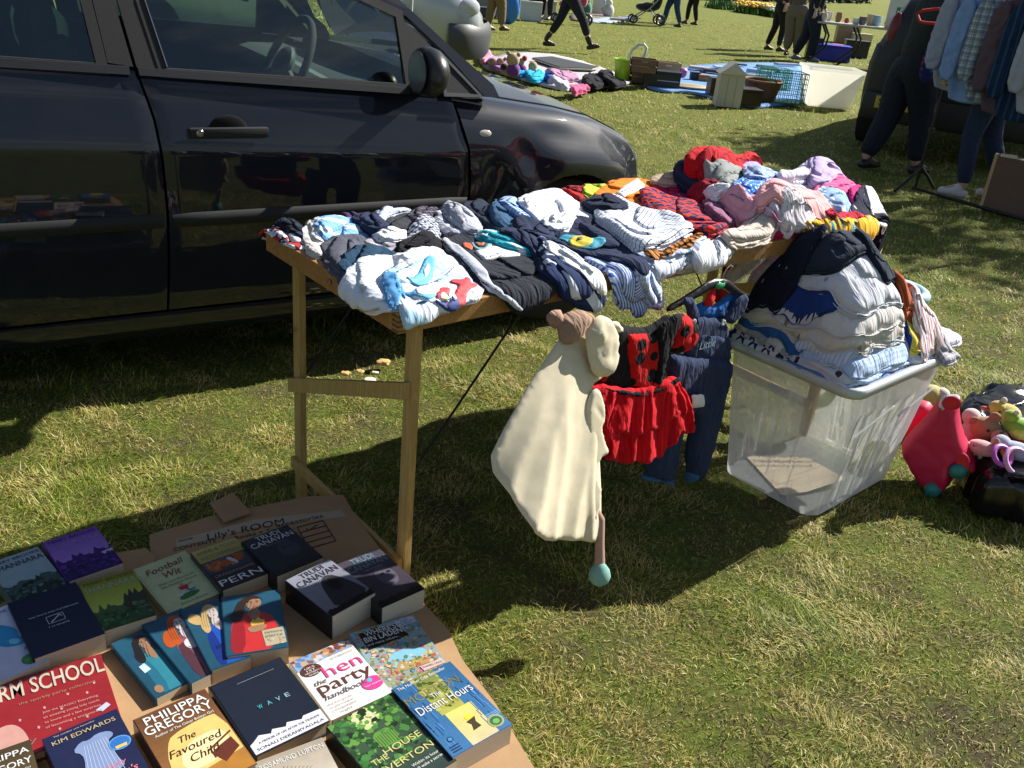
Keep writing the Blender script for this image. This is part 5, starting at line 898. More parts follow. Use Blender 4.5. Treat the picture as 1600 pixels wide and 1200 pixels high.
puff('chest_pocket', [(1083, 522), (1128, 522), (1127, 552), (1107, 562), (1086, 551)], pl, .003, fabric((.03, .046, .105)), dg, off=.012, cr=2, amp=.001, seed=5, h=.008, it=1)
mb = MB(); e1 = pl[2]; write(mb, 'Little', V_on(1106, 538, pl, .019), e1, pl[3], .032, (.35, .5, .65), shear=.2)
mb.build('embroidery', M_PLAIN, dg)
for x, y in ((1084, 503), (1130, 504)): MB().lathe(V_on(x, y, pl, .018), [(.0085, 0), (.0085, .002), (.006, .003), (0, .002)], (.5, .6, .62), axis=tuple(pl[1]), n=14).build('button', M_PLAST, dg)
puff('price_label', [(1060, 608), (1080, 606), (1081, 626), (1062, 628)], pl, .001, simple('paper_tag', (.8, .8, .8)), dg, off=.045, cr=0, amp=0, seed=1, it=0)
bs = thing('blue_vest', 'bright blue vest showing between the straps of the denim dungarees', 'vest', T(1.02, -.02, .6)); puff('front', [(1085, 478), (1100, 470), (1120, 476), (1142, 455), (1158, 460), (1140, 500), (1080, 498)], hp(-.03), .008, fabric((.02, .12, .4)), bs, cr=5, seed=7)
puff('trim', [(1097, 468), (1108, 450), (1118, 452), (1112, 478), (1100, 480)], hp(-.03), .006, fabric((.6, .02, .02)), bs, cr=2, seed=8, off=.006)
hn = thing('clothes_hanger', 'black plastic clothes hanger with a green size marker, hooked on the near table edge', 'hanger', T(.98, -.04, .74)); pl = hp(-.035)
puff('arm', [(1040, 480), (1075, 458), (1112, 437), (1135, 434), (1150, 448), (1172, 462), (1170, 470), (1140, 456), (1122, 446), (1085, 468), (1044, 488)], pl, .008, simple('black_plastic', (.01, .01, .011), .3), hn, cr=0, amp=0, seed=1, h=.008, it=1)
puff('size_marker', [(1113, 444), (1122, 438), (1132, 442), (1126, 450), (1116, 451)], pl, .003, simple('green_marker', (.02, .3, .1), .4), hn, off=.007, cr=0, amp=0, seed=1, h=.006, it=2)
q0 = V_on(1128, 440, pl); MB().tube([q0+TU*.0+Z*0, q0+Z*.02, q0+Z*.035+TU*.01, q0+Z*.042+TU*.022, q0+Z*.035+TU*.034], .0022, (.4, .4, .4)).build('hook', M_STEEL, hn)
lf = thing('soft_toy_dog', 'black and red cloth toy hanging behind the hanger under the table', 'toy', T(1.1, .05, .55)); puff('body', [(1120, 470), (1140, 462), (1150, 478), (1135, 492), (1118, 490)], hp(.05), .02, fabric(BLK), lf, cr=2); puff('head', [(1112, 455), (1128, 448), (1138, 460), (1126, 472), (1114, 470)], hp(.05), .02, fabric((.45, .02, .02)), lf, cr=2, off=.004)

# ------------------------------------------------------------------ translucent storage box
BA = R(47); BU = np.array([math.sin(BA), math.cos(BA), 0]); BVv = np.array([-math.cos(BA), math.sin(BA), 0]); BC = np.array([.972, 2.56, 0.])
t = NT('frosted_polypropylene'); t.p(Roughness=.32); t.base((.8, .83, .87)); tp_ = t.n('ShaderNodeBsdfTransparent', {'Color': (.93, .94, .95, 1)}); tl = t.n('ShaderNodeBsdfTranslucent', {'Color': (.8, .82, .85, 1)})
m1 = t.n('ShaderNodeMixShader', {0: .5}); t.t.links.new(t.b.outputs[0], m1.inputs[1]); t.t.links.new(tl.outputs[0], m1.inputs[2]); m2 = t.n('ShaderNodeMixShader', {0: .30}); lw = t.n('ShaderNodeLayerWeight', {'Blend': .3})
ff = t.M('ADD', .36, t.M('MULTIPLY', lw.outputs[1], .6)); t.t.links.new(ff, m2.inputs[0]); t.t.links.new(tp_.outputs[0], m2.inputs[1]); t.t.links.new(m1.outputs[0], m2.inputs[2]); t.t.links.new(m2.outputs[0], t.out.inputs[0])
M_FROST = t.m
sb = thing('storage_box', 'large translucent plastic storage box piled high with folded baby clothes', 'storage box', BC)
def rrect(hx, hy, r_, n=5, wav=0.):
    P = []
    for cx, cy, a0 in ((hx-r_, hy-r_, 0), (-hx+r_, hy-r_, 90), (-hx+r_, -hy+r_, 180), (hx-r_, -hy+r_, 270)):
        for i in range(n+1): a = R(a0+90*i/n); P.append((cx+r_*math.cos(a), cy+r_*math.sin(a)))
    Q = []
    for i in range(len(P)):
        a, b = np.array(P[i]), np.array(P[(i+1) % len(P)]); L = np.linalg.norm(b-a); m = max(1, int(L/.012))
        for k in range(m):
            c = a+(b-a)*k/m
            if wav and m > 6:     # vertical reinforcing ribs
                nrm = np.array([b[1]-a[1], a[0]-b[0]])/L; ph = (k/m*L) % .075; c = c-nrm*(wav if .018 < ph < .05 and .04 < k/m*L < L-.04 else 0)
            Q.append(c)
    return Q
def shell(levels, th, closed_bottom=True):
    rings = []
    for hx, hy, z, wv_ in levels: rings.append([BC+BU*x+BVv*y+Z*z for x, y in rrect(hx, hy, .05, wav=wv_)])
    n = min(len(r_) for r_ in rings); rings = [[r_[int(i*len(r_)/n)] for i in range(n)] for r_ in rings]; v = [q for r_ in rings for q in r_]
    f = [(k*n+i, k*n+(i+1) % n, (k+1)*n+(i+1) % n, (k+1)*n+i) for k in range(len(rings)-1) for i in range(n)]
    if closed_bottom: f.append(list(range(n))[::-1])
    return v, f
bx_, by_, tx_, ty_ = .2335, .165, .28, .21
def lv(z, wv_=.0, e=0.): q = z/.45; return (bx_+(tx_-bx_)*q+e, by_+(ty_-by_)*q+e, z, wv_)
v, f = shell([lv(.006), lv(.02, .0), lv(.03, .011), lv(.10, .011), lv(.2, .011), lv(.32, .011), lv(.345, .002), lv(.36, 0), lv(.37, 0), lv(.43, 0), lv(.45, 0)], .003); o_ = obj('body', v, f, M_FROST, sb, False)
v, f = shell([lv(.432, 0, .0), lv(.432, 0, .018), lv(.455, 0, .02), lv(.462, 0, .014), lv(.462, 0, -.001), lv(.45, 0, -.002)], .003, False); obj('rim', v, f, simple('rim_plastic', (.5, .54, .56), .35, var=.05), sb, True)
MB().box(BC-BU*.29-BVv*.03+Z*.375, -BU*.022, BVv*.06*1, Z*.008, (.6, .6, .62)).build('handle', M_FROST, sb)
for q in (-.12, .12): MB().tube([BC-BVv*.214+BU*(q-.09)+Z*.30, BC-BVv*.217+BU*q+Z*.325, BC-BVv*.219+BU*(q+.09)+Z*.35], .004, (.6, .6, .6)).build('rib', M_FROST, sb)
# paper notice lying in the bottom
pn = thing('paper_notice', 'folded white paper notice lying in the bottom of the storage box', 'notice', BC+Z*.01); pz = .012
A_, B_, C_ = G(1166, 715, pz), G(1262, 715, pz), G(1222, 774, pz); ex = B_-A_; ex /= np.linalg.norm(ex)
pp = [G(x, y, pz+dz) for x, y, dz in ((1166, 713, 0), (1260, 714, .01), (1322, 748, .02), (1262, 768, .004), (1222, 774, 0))]
MB().add(pp, [(0, 4, 3, 1), (1, 3, 2)], (.78, .66, .46)).build('sheet', M_PLAIN, pn, False); pt_ = MB(); ex = pp[1]-pp[0]; ex /= np.linalg.norm(ex); ey = np.array([-ex[1], ex[0], 0.]); c0 = (pp[0]+pp[1])/2-ey*.022+Z*.012
write(pt_, 'These items are', c0+ex*.01, ex, ey, .026, (.05, .05, .06)); write(pt_, 'individually priced', c0+ex*.02-ey*.026, ex, ey, .026, (.05, .05, .06)); pt_.build('lettering', M_PLAIN, pn)
# coloured things dimly seen inside
ins = Stack(BC-BU*.2-BVv*.13, BU, BVv, .36, (.4, .26), edges=False, mar=.1); ins.tf = 1
ins.cloth('pink_clothes', 'orange-pink clothes just under the rim of the storage box', 'clothes', [(.1, -.02), (.42, -.02), (.42, .28), (.1, .28)], fabric((.6, .2, .15)), t_=.075, layers=3, px=False, cr=14, amp=.01)
K = Stack(BC-BU*.265-BVv*.195, BU, BVv, .445, (.53, .39), edges=False, mar=.3, r0=.03); K.tf = .8; GK = 'baby clothes piled on the storage box'
def kc(name, label, cat, a0, a1, p0, p1, mat, **kw):
    rg = random.Random(len(label)); j = lambda: rg.uniform(-.006, .006)
    kw.setdefault('stiff', 2); return K.cloth(name, label, cat, [(a0+j(), p0+j()), ((a0+a1)/2, p0+j()*.7), (a1+j(), p0+j()), (a1+j(), (p0+p1)/2), (a1+j(), p1+j()), ((a0+a1)/2, p1+j()), (a0+j(), p1+j()), (a0+j()*.7, (p0+p1)/2)], mat, px=False, group=GK, **kw)
PALE = (.62, .66, .76)
kc('denim_blue_towel', 'denim-blue towel at the bottom of the pile, on the near corner of the box', 'towel', -.025, .31, -.01, .21, fabric((.12, .22, .45)), t_=.03, layers=2, cr=12, amp=.007)
kc('star_sleepsuit', 'white sleepsuit with dark blue stars at the left bottom of the pile', 'sleepsuit', -.03, .31, .19, .42, fabric(PALE, 'stars', (.02, .03, .09), s=.045, duty=.5), t_=.04, layers=3, cr=16, amp=.007)
kc('animal_sleepsuit', 'white sleepsuit with small dark animal prints above the denim-blue towel', 'sleepsuit', -.022, .31, -.01, .22, fabric(PALE, 'bones', (.04, .05, .12), s=.035, duty=.25), t_=.03, layers=3, cr=14, amp=.006)
kc('star_vest', 'white starry vest folded above the star-print sleepsuit', 'vest', -.024, .30, .2, .41, fabric((.58, .6, .7), 'stars', (.03, .05, .12), s=.035, duty=.5), t_=.03, layers=2, cr=14, amp=.006)
kc('grey_trimmed_vest', 'grey and cream vest with poppers folded low in the pile', 'vest', -.02, .3, .17, .41, fabric((.36, .36, .38), 'stripe', (.6, .58, .52), s=.12, duty=.4, ang=20), t_=.016, layers=2, cr=12)
kc('ribbed_cardigan', 'pale blue ribbed cardigan on the near corner of the pile', 'cardigan', -.018, .32, -.01, .18, fabric((.48, .6, .8), 'stripe', (.36, .5, .74), s=.007), t_=.04, layers=3, cr=14, amp=.008)
kc('royal_blue_blanket', 'royal blue blanket folded in the middle of the pile', 'blanket', -.016, .32, .12, .41, fabric((.03, .12, .38)), t_=.03, layers=2, cr=14, amp=.006)
kc('white_bodysuit', 'white bodysuit with a coral striped neck at the right of the pile', 'bodysuit', .3, .52, -.02, .19, fabric((.72, .73, .82)), t_=.05, layers=3, cr=16, amp=.008)
kc('grey_sleepsuit', 'pale grey sleepsuit at the back right of the pile', 'sleepsuit', .32, .54, .16, .40, fabric((.5, .48, .52)), t_=.05, layers=3, cr=18, amp=.01)
kc('white_vest', 'white vest under the pale sleeves at the right of the pile', 'vest', .32, .53, .05, .3, fabric((.66, .68, .76)), t_=.04, layers=3, cr=18, amp=.009)
kc('blue_striped_top', 'pale blue and white striped top in the middle of the pile', 'top', -.012, .31, .02, .2, fabric((.62, .68, .8), 'stripe', (.4, .52, .75), s=.012), t_=.03, layers=3, cr=14, amp=.007)
kc('printed_sleepsuits', 'cream sleepsuit with faint prints, lower of two in the upper left of the pile', 'sleepsuit', -0.012, 0.305, 0.02, 0.405, fabric((.6, .58, .55), 'flowers', (.35, .3, .22), s=.03, duty=.2, c3=(.2, .22, .3)), t_=.04, layers=4, cr=22, amp=.008, direc=1.3)
kc('printed_sleepsuits', 'cream sleepsuit with faint prints, upper of two in the upper left of the pile', 'sleepsuit', -0.006, 0.3, 0.03, 0.4, fabric((.64, .62, .6), 'bones', (.3, .26, .2), s=.04, duty=.16), t_=.04, layers=4, cr=22, amp=.008, direc=1.3)
kc('bright_blue_top', 'bright blue top under the navy shorts in the pile', 'top', 0, 0.29, 0.12, 0.39, fabric((.02, .05, .22)), t_=.015, layers=2, cr=12, amp=.006)
kc('printed_vest', 'white vest with grey prints lying over the bright blue top', 'vest', 0.03, 0.285, 0.05, 0.27, fabric((.6, .62, .68), 'flowers', (.3, .34, .45), s=.03, duty=.2), t_=.022, layers=3, cr=14, amp=.007)
kc('red_bib', 'red, blue and yellow bib at the front of the pile', 'bib', 0.3, 0.43, -0.01, 0.14, fabric((.5, .02, .015), 'blotch', (.02, .06, .35), s=.09, c3=(.8, .65, .1), thr=.4), t_=.05, layers=3, cr=12, amp=.008)
kc('bright_blue_top', 'bright blue top under the navy shorts in the pile', 'top', 0, 0.29, 0.12, 0.39, fabric((.02, .05, .22)), t_=.015, layers=2, cr=12, amp=.006)
kc('printed_vest', 'white vest with grey prints lying over the bright blue top', 'vest', 0.03, 0.285, 0.05, 0.27, fabric((.6, .62, .68), 'flowers', (.3, .34, .45), s=.03, duty=.2), t_=.022, layers=3, cr=14, amp=.007)
kc('rust_jumper', 'rust-orange towelling jumper bunched at the right of the navy shorts', 'jumper', 0.27, 0.38, 0.04, 0.19, fabric((.42, .1, .04)), t_=.085, layers=3, cr=18, amp=.012)
def kp(name, label, cat, pts, mat, **kw): return K.cloth(name, label, cat, [(1120+x*.25, 360+y*.25) for x, y in pts], mat, group=GK, **kw)
kc('orange_shirt', 'orange top showing beneath the navy shorts', 'top', 0.08, 0.24, 0.2, 0.36, fabric((.5, .09, .02)), t_=.02, cr=8)
kc('pale_sleeve_top', 'pale lilac grey top with its sleeve sticking out to the right of the pile', 'top', 0.34, 0.62, 0.12, 0.26, fabric((.5, .48, .55)), t_=.035, layers=2, cr=16, amp=.009)
kc('white_sleeve_top', 'white top with its sleeve pointing right beyond the box rim', 'top', 0.38, 0.68, 0, 0.12, fabric((.66, .64, .72)), t_=.035, layers=2, cr=12, amp=.009)
kc('grey_leggings', 'pale grey leggings bunched at the right end of the pile', 'leggings', 0.42, 0.56, 0.12, 0.3, fabric((.42, .4, .46)), t_=.04, cr=16, amp=.009)
kc('grey_socks', 'grey ribbed tights hanging over the rim at the right', 'tights', 0.42, 0.52, -0.06, 0.05, fabric((.36, .35, .4), 'stripe', (.5, .48, .5), s=.012), t_=.03, layers=2, cr=18, amp=.008)
kc('coral_lined_hood', 'white hood with a coral striped lining on the right of the pile', 'hood', 0.33, 0.45, -0.02, 0.09, fabric((.74, .74, .82), 'stripe', (.55, .22, .15), s=.014, duty=.35, ang=70), t_=.03, cr=6)
kc('pink_cardigan', 'pale pink cardigan at the back of the pile above the rust jumper', 'cardigan', 0.26, 0.4, 0.2, 0.36, fabric((.65, .32, .32)), t_=.06, cr=12, amp=.01)
kc('navy_shorts', 'crumpled navy shorts on top of the pile beside the table end', 'shorts', 0.05, 0.23, 0.15, 0.34, fabric((.025, .035, .06)), t_=.04, layers=3, cr=22, amp=.014)
kc('anchor_shorts', 'dark navy shorts with small white anchors at the top right of the pile', 'shorts', 0.17, 0.28, 0.08, 0.2, fabric((.018, .028, .05), 'bones', (.4, .42, .5), s=.04, duty=.12), t_=.025, layers=2, cr=16, amp=.01)
kc('dotted_trousers', 'near-black trousers with tiny dots lying from the table end onto the pile', 'trousers', -0, 0.14, 0.25, 0.385, fabric((.012, .014, .03), 'dots', (.3, .32, .5), s=.03, duty=.1), t_=.05, layers=2, cr=16, amp=.01)
# rolled striped towel, grey cuff and toilet-seat ring
def onK(x, y, add=.03):
    a, p = K.unproj(1120+x*.25, 360+y*.25, .1, None, add); return K.o+K.u*a+K.v*p+Z*(K.z+float(K.samp(K.H, np.array([[a, p]]))[0])+add)
c_ = onK(1060, 360, .035); t = NT('striped_towel'); ob = t.n('ShaderNodeUVMap', uv_map='UVMap').outputs[0]; sx = t.n('ShaderNodeSeparateXYZ', {0: ob}).outputs[0]
t.base(t.ramp(t.M('FRACT', t.M('MULTIPLY', sx, 9.)), [(0, (.75, .76, .8)), (.3, (.1, .25, .6)), (.42, (.75, .76, .8)), (.6, (.1, .35, .12)), (.72, (.75, .76, .8)), (.86, (.03, .03, .08)), (.94, (.75, .76, .8))], 'CONSTANT')); t.p(Roughness=.9); t.bump(t.noise(ob, 300, 2), .4, .003)
ax = (BU*.75-BVv*.66); v = []; uv = []; f = []; n, m = 26, 14
for i in range(m):
    for k in range(n):
        a = 2*math.pi*k/n; rr = .037*(1+.06*math.sin(a*3+i*.4)); v.append(c_+ax*(i/(m-1)-.5)*.14+np.cross(ax, Z)*rr*math.cos(a)+Z*rr*.85*math.sin(a)); uv.append((k/n, i/m))
for i in range(m-1):
    for k in range(n): f.append((i*n+k, (i+1)*n+k, (i+1)*n+(k+1) % n, i*n+(k+1) % n))
f += [list(range(n))[::-1], [(m-1)*n+k for k in range(n)]]; tag(obj('rolled_towel', v, f, t.m, None, True, uv=uv), 'rolled white towel with blue, green and black stripes at the back right of the pile', 'towel')
c_ = onK(1185, 395, .02); mb = MB(); mb.torus(c_+Z*.01, .062, .02, (.38, .6, .64), axis=(.1, -.1, 1), n=36, m=12); tag(mb.build('toilet_training_seat', M_PLAST, None, True), 'pale turquoise padded ring seat sticking out at the back right of the pile', 'ring seat')
c_ = onK(1000, 205, .03); mb = MB(); mb.torus(c_, .026, .011, (.48, .44, .42), axis=(.5, -.8, .3), n=24, m=10); tag(mb.build('rolled_sock', M_PLUSH, None, True), 'rolled beige sock cuff on the rust jumper', 'sock')

# ------------------------------------------------------------------ pink toy, bin bags and soft toys
pk = thing('ride_on_toy', 'upright bright pink plastic toddler ride-on shell with teal wheels beside the storage box', 'ride-on toy', G(1465, 768))
A_ = G(1462, 772); fw = np.array([A_[0], A_[1], 0])/np.linalg.norm(A_[:2]); nn = -fw; pl = plane(A_+fw*.08, nn, np.array([fw[1], -fw[0], 0]), Z)
M_PINK = simple('pink_plastic', (.62, .012, .07), .55, var=.05, bump=.03); M_PINKI = simple('pink_plastic_inside', (.75, .01, .015), .5)
puff('shell', [(1468, 622), (1486, 614), (1500, 616), (1503, 650), (1514, 690), (1524, 712), (1531, 728), (1527, 737), (1518, 733), (1510, 716), (1502, 711), (1495, 718), (1490, 740), (1486, 754), (1472, 760), (1452, 756), (1430, 738), (1410, 706), (1408, 690), (1430, 668), (1452, 640)], pl, .06, M_PINK, pk, cr=5, amp=.012, wid=.02, direc=1.4, seed=41, rnd_edge=.022, it=1, shape=lambda W: .035*np.clip(1-np.abs(W[:, 0]-.0)/.13, 0, 1))
puff('rear_shell', [(1405, 640), (1430, 622), (1452, 626), (1460, 640), (1440, 665), (1412, 690)], plane(A_+fw*.2, nn, pl[2], Z), .05, M_PINK, pk, cr=1, seed=42)
def disc_on(name, cx, cy, rx, ry, off, mat, par, c=(.5, .5, .5), th=.002, rim=None):
    a, b = V_on(cx-rx, cy, pl, off), V_on(cx+rx, cy, pl, off); u_ = (b-a)/2; d_ = V_on(cx, cy+ry, pl, off)-V_on(cx, cy-ry, pl, off); c0 = (a+b)/2
    v = [c0+u_*math.cos(q)+d_/2*math.sin(q) for q in np.linspace(0, 2*math.pi, 24, endpoint=False)]
    o = MB().prism(v[::-1], pl[1]*th, c).build(name, mat, par)
    if rim: MB().tube(v+[v[0]], rim, c, n=8, cap=False).build('opening_rim', M_PINK, par, True)
    return o
disc_on('opening', 1487, 630, 13, 9, .094, M_PINKI, pk, rim=.0045); disc_on('opening', 1504, 722, 9, 12, .085, M_PINKI, pk, rim=.0045)
for x, y in ((1457, 767), (1496, 738)):
    c_ = V_on(x, y, pl, .085); MB().ell(c_+Z*.005, .028, .02, .026, (.02, .22, .2)).build('wheel', M_PLAST, pk, True)
sk = thing('white_hat', 'small white cap with a dark motif sitting on the pink ride-on shell', 'hat', V_on(1490, 618, pl, .05)); puff('crown', [(1466, 622), (1480, 608), (1498, 604), (1504, 611), (1500, 620), (1486, 623), (1478, 633)], pl, .045, fabric((.72, .7, .76), 'flowers', (.1, .1, .2), s=.04, duty=.2), sk, cr=3, off=.058)
M_BAG = simple('black_polythene', (.008, .008, .009), .16, var=0, bump=.15, scale=40, Specular_IOR_Level=.6)
Q = Stack(G(1420, 760), np.array([.94, .34, 0]), np.array([-.34, .94, 0]), 0, (1.1, 1.0), edges=False, mar=.1); Q.tf = 1
Q.cloth('bin_bag', 'glossy black bin bag bulging behind the soft toys', 'bin bag', [(1500, 635), (1530, 615), (1600, 618), (1680, 640), (1690, 690), (1600, 690), (1530, 675), (1502, 660)], M_BAG, t_=.16, layers=1, cr=40, amp=.02, wid=.02, seed=2, h=.014, jit=.012)
Q.cloth('bin_bag', 'glossy black bin bag in front of the soft toys at the right edge', 'bin bag', [(1512, 740), (1520, 712), (1545, 700), (1600, 722), (1680, 730), (1690, 800), (1600, 770), (1545, 765)], M_BAG, t_=.14, layers=1, cr=40, amp=.02, wid=.02, seed=5, h=.014, jit=.012)
def toyframe(x, y, z):
    c = G(x, y, z); f_ = np.array([c[0], c[1], 0]); f_ /= np.linalg.norm(f_); return c, np.array([f_[1], -f_[0], 0]), f_
def tst(px, py, z): c, r_, f_ = toyframe(px, py, z); return c, r_, -f_
GTY = 'soft toys in the bin bag'
c, r_, t_c = tst(1548, 672, .19); TAN = (.42, .24, .12)
tyy = thing('teddy_bear', 'tan teddy bear in a red flowered shirt lying on the bin bag', 'soft toy', c, GTY)
mb = MB().ell(c-r_*.015, .048, .042, .04, TAN, ax=[r_, -t_c, Z]).ell(c+t_c*.035+r_*.03+Z*.0, .026, .026, .022, (.5, .32, .2), ax=[r_, -t_c, Z]); mb.build('head', M_PLUSH, tyy, True)
for d_ in (r_*-.05+Z*.015+t_c*.01, r_*.0+Z*.045): MB().ell(c+d_, .018, .012, .018, (.36, .19, .1), ax=[r_, -t_c, Z]).build('ear', M_PLUSH, tyy, True)
MB().ell(c+r_*.10-Z*.035, .065, .05, .045, (.5, .03, .02), ax=[r_, -t_c, Z]).build('shirt', fabric((.5, .03, .02), 'flowers', (.75, .5, .05), s=.03, duty=.35, c3=(.1, .35, .1)), tyy, True)
MB().ell(c+r_*.03-Z*.055+t_c*.05, .05, .018, .02, TAN, ax=[r_, -t_c, Z]).build('arm', M_PLUSH, tyy, True); MB().ell(c+r_*.17-Z*.04+t_c*.03, .03, .022, .022, TAN, ax=[r_, -t_c, Z]).build('arm', M_PLUSH, tyy, True)
for d_ in (r_*.004+Z*.012, ): MB().ell(c+t_c*.04+d_-r_*.01, .005, .005, .005, (.01, .01, .01)).build('eye', M_PLAST, tyy, True)
MB().ell(c+t_c*.045+r_*.035+Z*.018, .01, .008, .008, (.12, .04, .02)).build('nose', M_PLAST, tyy, True)
def toy(label, px, py, z, parts, cat='soft toy', name='soft_toy', g=GTY, sc=1.):
    c, r_, f_ = tst(px, py, z); tt = thing(name, label, cat, c, g)
    for nm, (x, y, q), (a, b, d), col in parts: MB().ell(c+(r_*x+f_*y+Z*q)*sc, a*sc, b*sc, d*sc, col, ax=[r_, -f_, Z]).build(nm, M_PLUSH, tt, True)
    return tt
toy('yellow plush duck behind the teddy bear', 1573, 646, .21, [('body', (0, 0, 0), (.045, .04, .032), (.62, .48, .12)), ('head', (-.03, .01, .012), (.028, .026, .026), (.62, .46, .1)), ('beak', (-.062, .02, .004), (.016, .01, .007), (.5, .05, .02)), ('tuft', (-.02, 0, .04), (.01, .01, .012), (.75, .72, .6)), ('eye', (-.02, .036, .012), (.004, .004, .004), (.01, .01, .01))])
toy('pink and white plush rabbit between the pink ride-on toy and the teddy', 1521, 675, .14, [('body', (0, 0, 0), (.04, .05, .055), (.72, .5, .56)), ('tummy', (0.01, .04, -.01), (.028, .02, .035), (.75, .3, .4)), ('head', (-.02, 0, .05), (.03, .03, .028), (.75, .6, .62)), ('foot', (.01, .05, -.06), (.022, .03, .02), (.65, .62, .72))])
toy('small pale pink plush pig below the teddy bear', 1535, 700, .17, [('body', (0, 0, 0), (.045, .03, .024), (.78, .42, .42)), ('ear', (.03, .0, .028), (.012, .008, .018), (.55, .33, .2)), ('snout', (-.04, .01, 0), (.012, .012, .01), (.7, .35, .35)), ('eye', (-.025, .024, .01), (.003, .003, .003), (.01, .01, .01))])
toy('pale blue plush elephant at the right edge', 1590, 705, .18, [('body', (0, 0, 0), (.06, .035, .028), (.45, .52, .66)), ('head', (-.05, 0, .01), (.03, .028, .026), (.48, .55, .68)), ('trunk', (-.08, .02, -.008), (.02, .01, .01), (.45, .52, .66)), ('eye', (-.045, .027, .014), (.003, .003, .003), (.01, .01, .01))])
toy('green and yellow plush frog behind the teddy at the right edge', 1592, 668, .22, [('body', (0, 0, 0), (.05, .035, .03), (.25, .5, .04)), ('belly', (.01, .02, -.01), (.035, .02, .022), (.7, .6, .1)), ('head', (-.03, 0, .03), (.025, .024, .02), (.3, .55, .05)), ('eye', (-.02, .01, .05), (.008, .008, .008), (.7, .7, .6))])
for i, (x, y, z, col, lb_) in enumerate(((1566, 712, .18, (.5, .12, .5), 'purple plastic teething ring among the soft toys'), (1590, 722, .17, (.7, .35, .6), 'pink plastic hoop at the right edge among the soft toys'))):
    c, r_, f_ = tst(x, y, z); tag(MB().torus(c, .03+.012*i, .008, col, axis=(.2, -.7, .7)).build('toy_ring', M_PLAST, None, True), lb_, 'toy ring')
c, r_, f_ = tst(1574, 708, .18); tag(MB().ell(c, .02, .018, .015, (.7, .35, .02)).build('toy_ball', M_PLAST, None, True), 'small orange ball in the purple ring', 'ball')
c, r_, f_ = tst(1455, 622, .1); tag(MB().ell(c, .05, .05, .05, (.65, .6, .2)).ell(c+r_*.03+Z*.02, .03, .03, .03, (.7, .68, .6)).build('soft_toy', M_PLUSH, None, True), 'pale yellow plush toy half hidden behind the pink ride-on shell', 'soft toy')
# bits of bread on the grass
rg = random.Random(4)
for i, (x, y, s_, lb_) in enumerate(((600, 566, .03, 'largest chunk of bread, nearest the table leg on the grass'), (562, 580, .017, 'small orange crust above the other bread pieces'), (540, 583, .02, 'orange piece of bread at the left of the scraps'), (576, 595, .028, 'pale torn slice of bread below the crusts'), (548, 598, .024, 'thin pale strip of bread lying lowest on the left'), (586, 582, .014, 'grey-white bread crumb between the larger pieces'))):
    c = G(x, y, .014); bm = bmesh.new(); bmesh.ops.create_icosphere(bm, subdivisions=3, radius=1)
    for q in bm.verts: q.co += q.co*(noise.noise(q.co*1.7+Vector((i*5, 0, 0)))*.5+noise.noise(q.co*5)*.12); q.co = Vector((max(-1.1, min(1.1, q.co.x))*s_*.9+c[0], max(-1, min(1, q.co.y))*s_*.75+c[1], max(-.8, min(.8, q.co.z))*s_*.32+c[2]))
    bm.verts.index_update(); v = [tuple(q.co) for q in bm.verts]; f = [[q.index for q in p.verts] for p in bm.faces]; bm.free()
    tag(obj('bread_piece', v, f, simple('bread', ((.62, .38, .14), (.7, .62, .48))[i in (3, 4, 5)], .9, bump=.5), None, True), lb_, 'bread', 'bread scraps on the grass')
# ------------------------------------------------------------------ the dark hatchback
t = NT('black_car_paint'); ob = t.n('ShaderNodeTexCoord').outputs['Object']; fl = t.noise(ob, 900, 2); du = t.noise(ob, 5, 6, .7)
t.base(t.mix(t.M('MULTIPLY', t.M('SUBTRACT', du, .45, clamp=True), .35), t.mix(fl, (.003, .004, .009), (.007, .010, .021)), (.04, .035, .028))); t.p(Roughness=.55, Metallic=.0, Coat_Weight=1., Coat_Roughness=.03, Specular_IOR_Level=.12); M_PAINT = t.m
M_TRIM = simple('black_textured_trim', (.009, .009, .011), .75, bump=.25, scale=60); M_GAP = simple('shut_line', (.001, .001, .001), 1., var=0); M_RUB = simple('tyre_rubber', (.012, .012, .012), .85, bump=.2)
t = NT('car_glass'); gl = t.n('ShaderNodeBsdfGlossy', {'Roughness': .01, 'Color': (1, 1, 1, 1)}); tp_ = t.n('ShaderNodeBsdfTransparent', {'Color': (.82, .92, .88, 1)}); fr = t.n('ShaderNodeFresnel', {'IOR': 1.6}); ms = t.n('ShaderNodeMixShader')
t.t.links.new(fr.outputs[0], ms.inputs[0]); t.t.links.new(tp_.outputs[0], ms.inputs[1]); t.t.links.new(gl.outputs[0], ms.inputs[2]); t.t.links.new(ms.outputs[0], t.out.inputs[0]); M_GLASS = t.m
M_CHROME = simple('bright_metal', (.5, .5, .5), .2, 1., var=.05)
CY = R(56.2); CA = np.array([-1.507, 2.477, 0]); CU = np.array([math.sin(CY), math.cos(CY), 0]); CN = np.array([math.cos(CY), -math.sin(CY), 0]); WC = -.905
def cP(s, w_, z): return CA+CU*s+CN*w_+Z*z
car = thing('parked_car', 'black hatchback car with black mouldings parked alongside behind the table', 'car', cP(.55, WC, 0))
SW, ZW = 2.03, .315; SR = SW-2.64
def cplan(s):
    c = -.28*max(0, s-1.75)**2-1.9*max(0, s-2.3)**2.4
    return c-.1*max(0, -1.0-s)**1.6-1.2*max(0, -1.35-s)**2
def flare(s, z):
    o = 0
    for sw in (SW, SR):
        r_ = math.hypot(s-sw, z-ZW); o += .020*math.exp(-((r_-.395)/.055)**2)-(.012*math.exp(-((r_-.50)/.05)**2) if sw == SW else 0)
    return o
def zbelt(s): return 1.03-.055*(s-.07) if s > -.6 else 1.067+.05*(-.6-s)
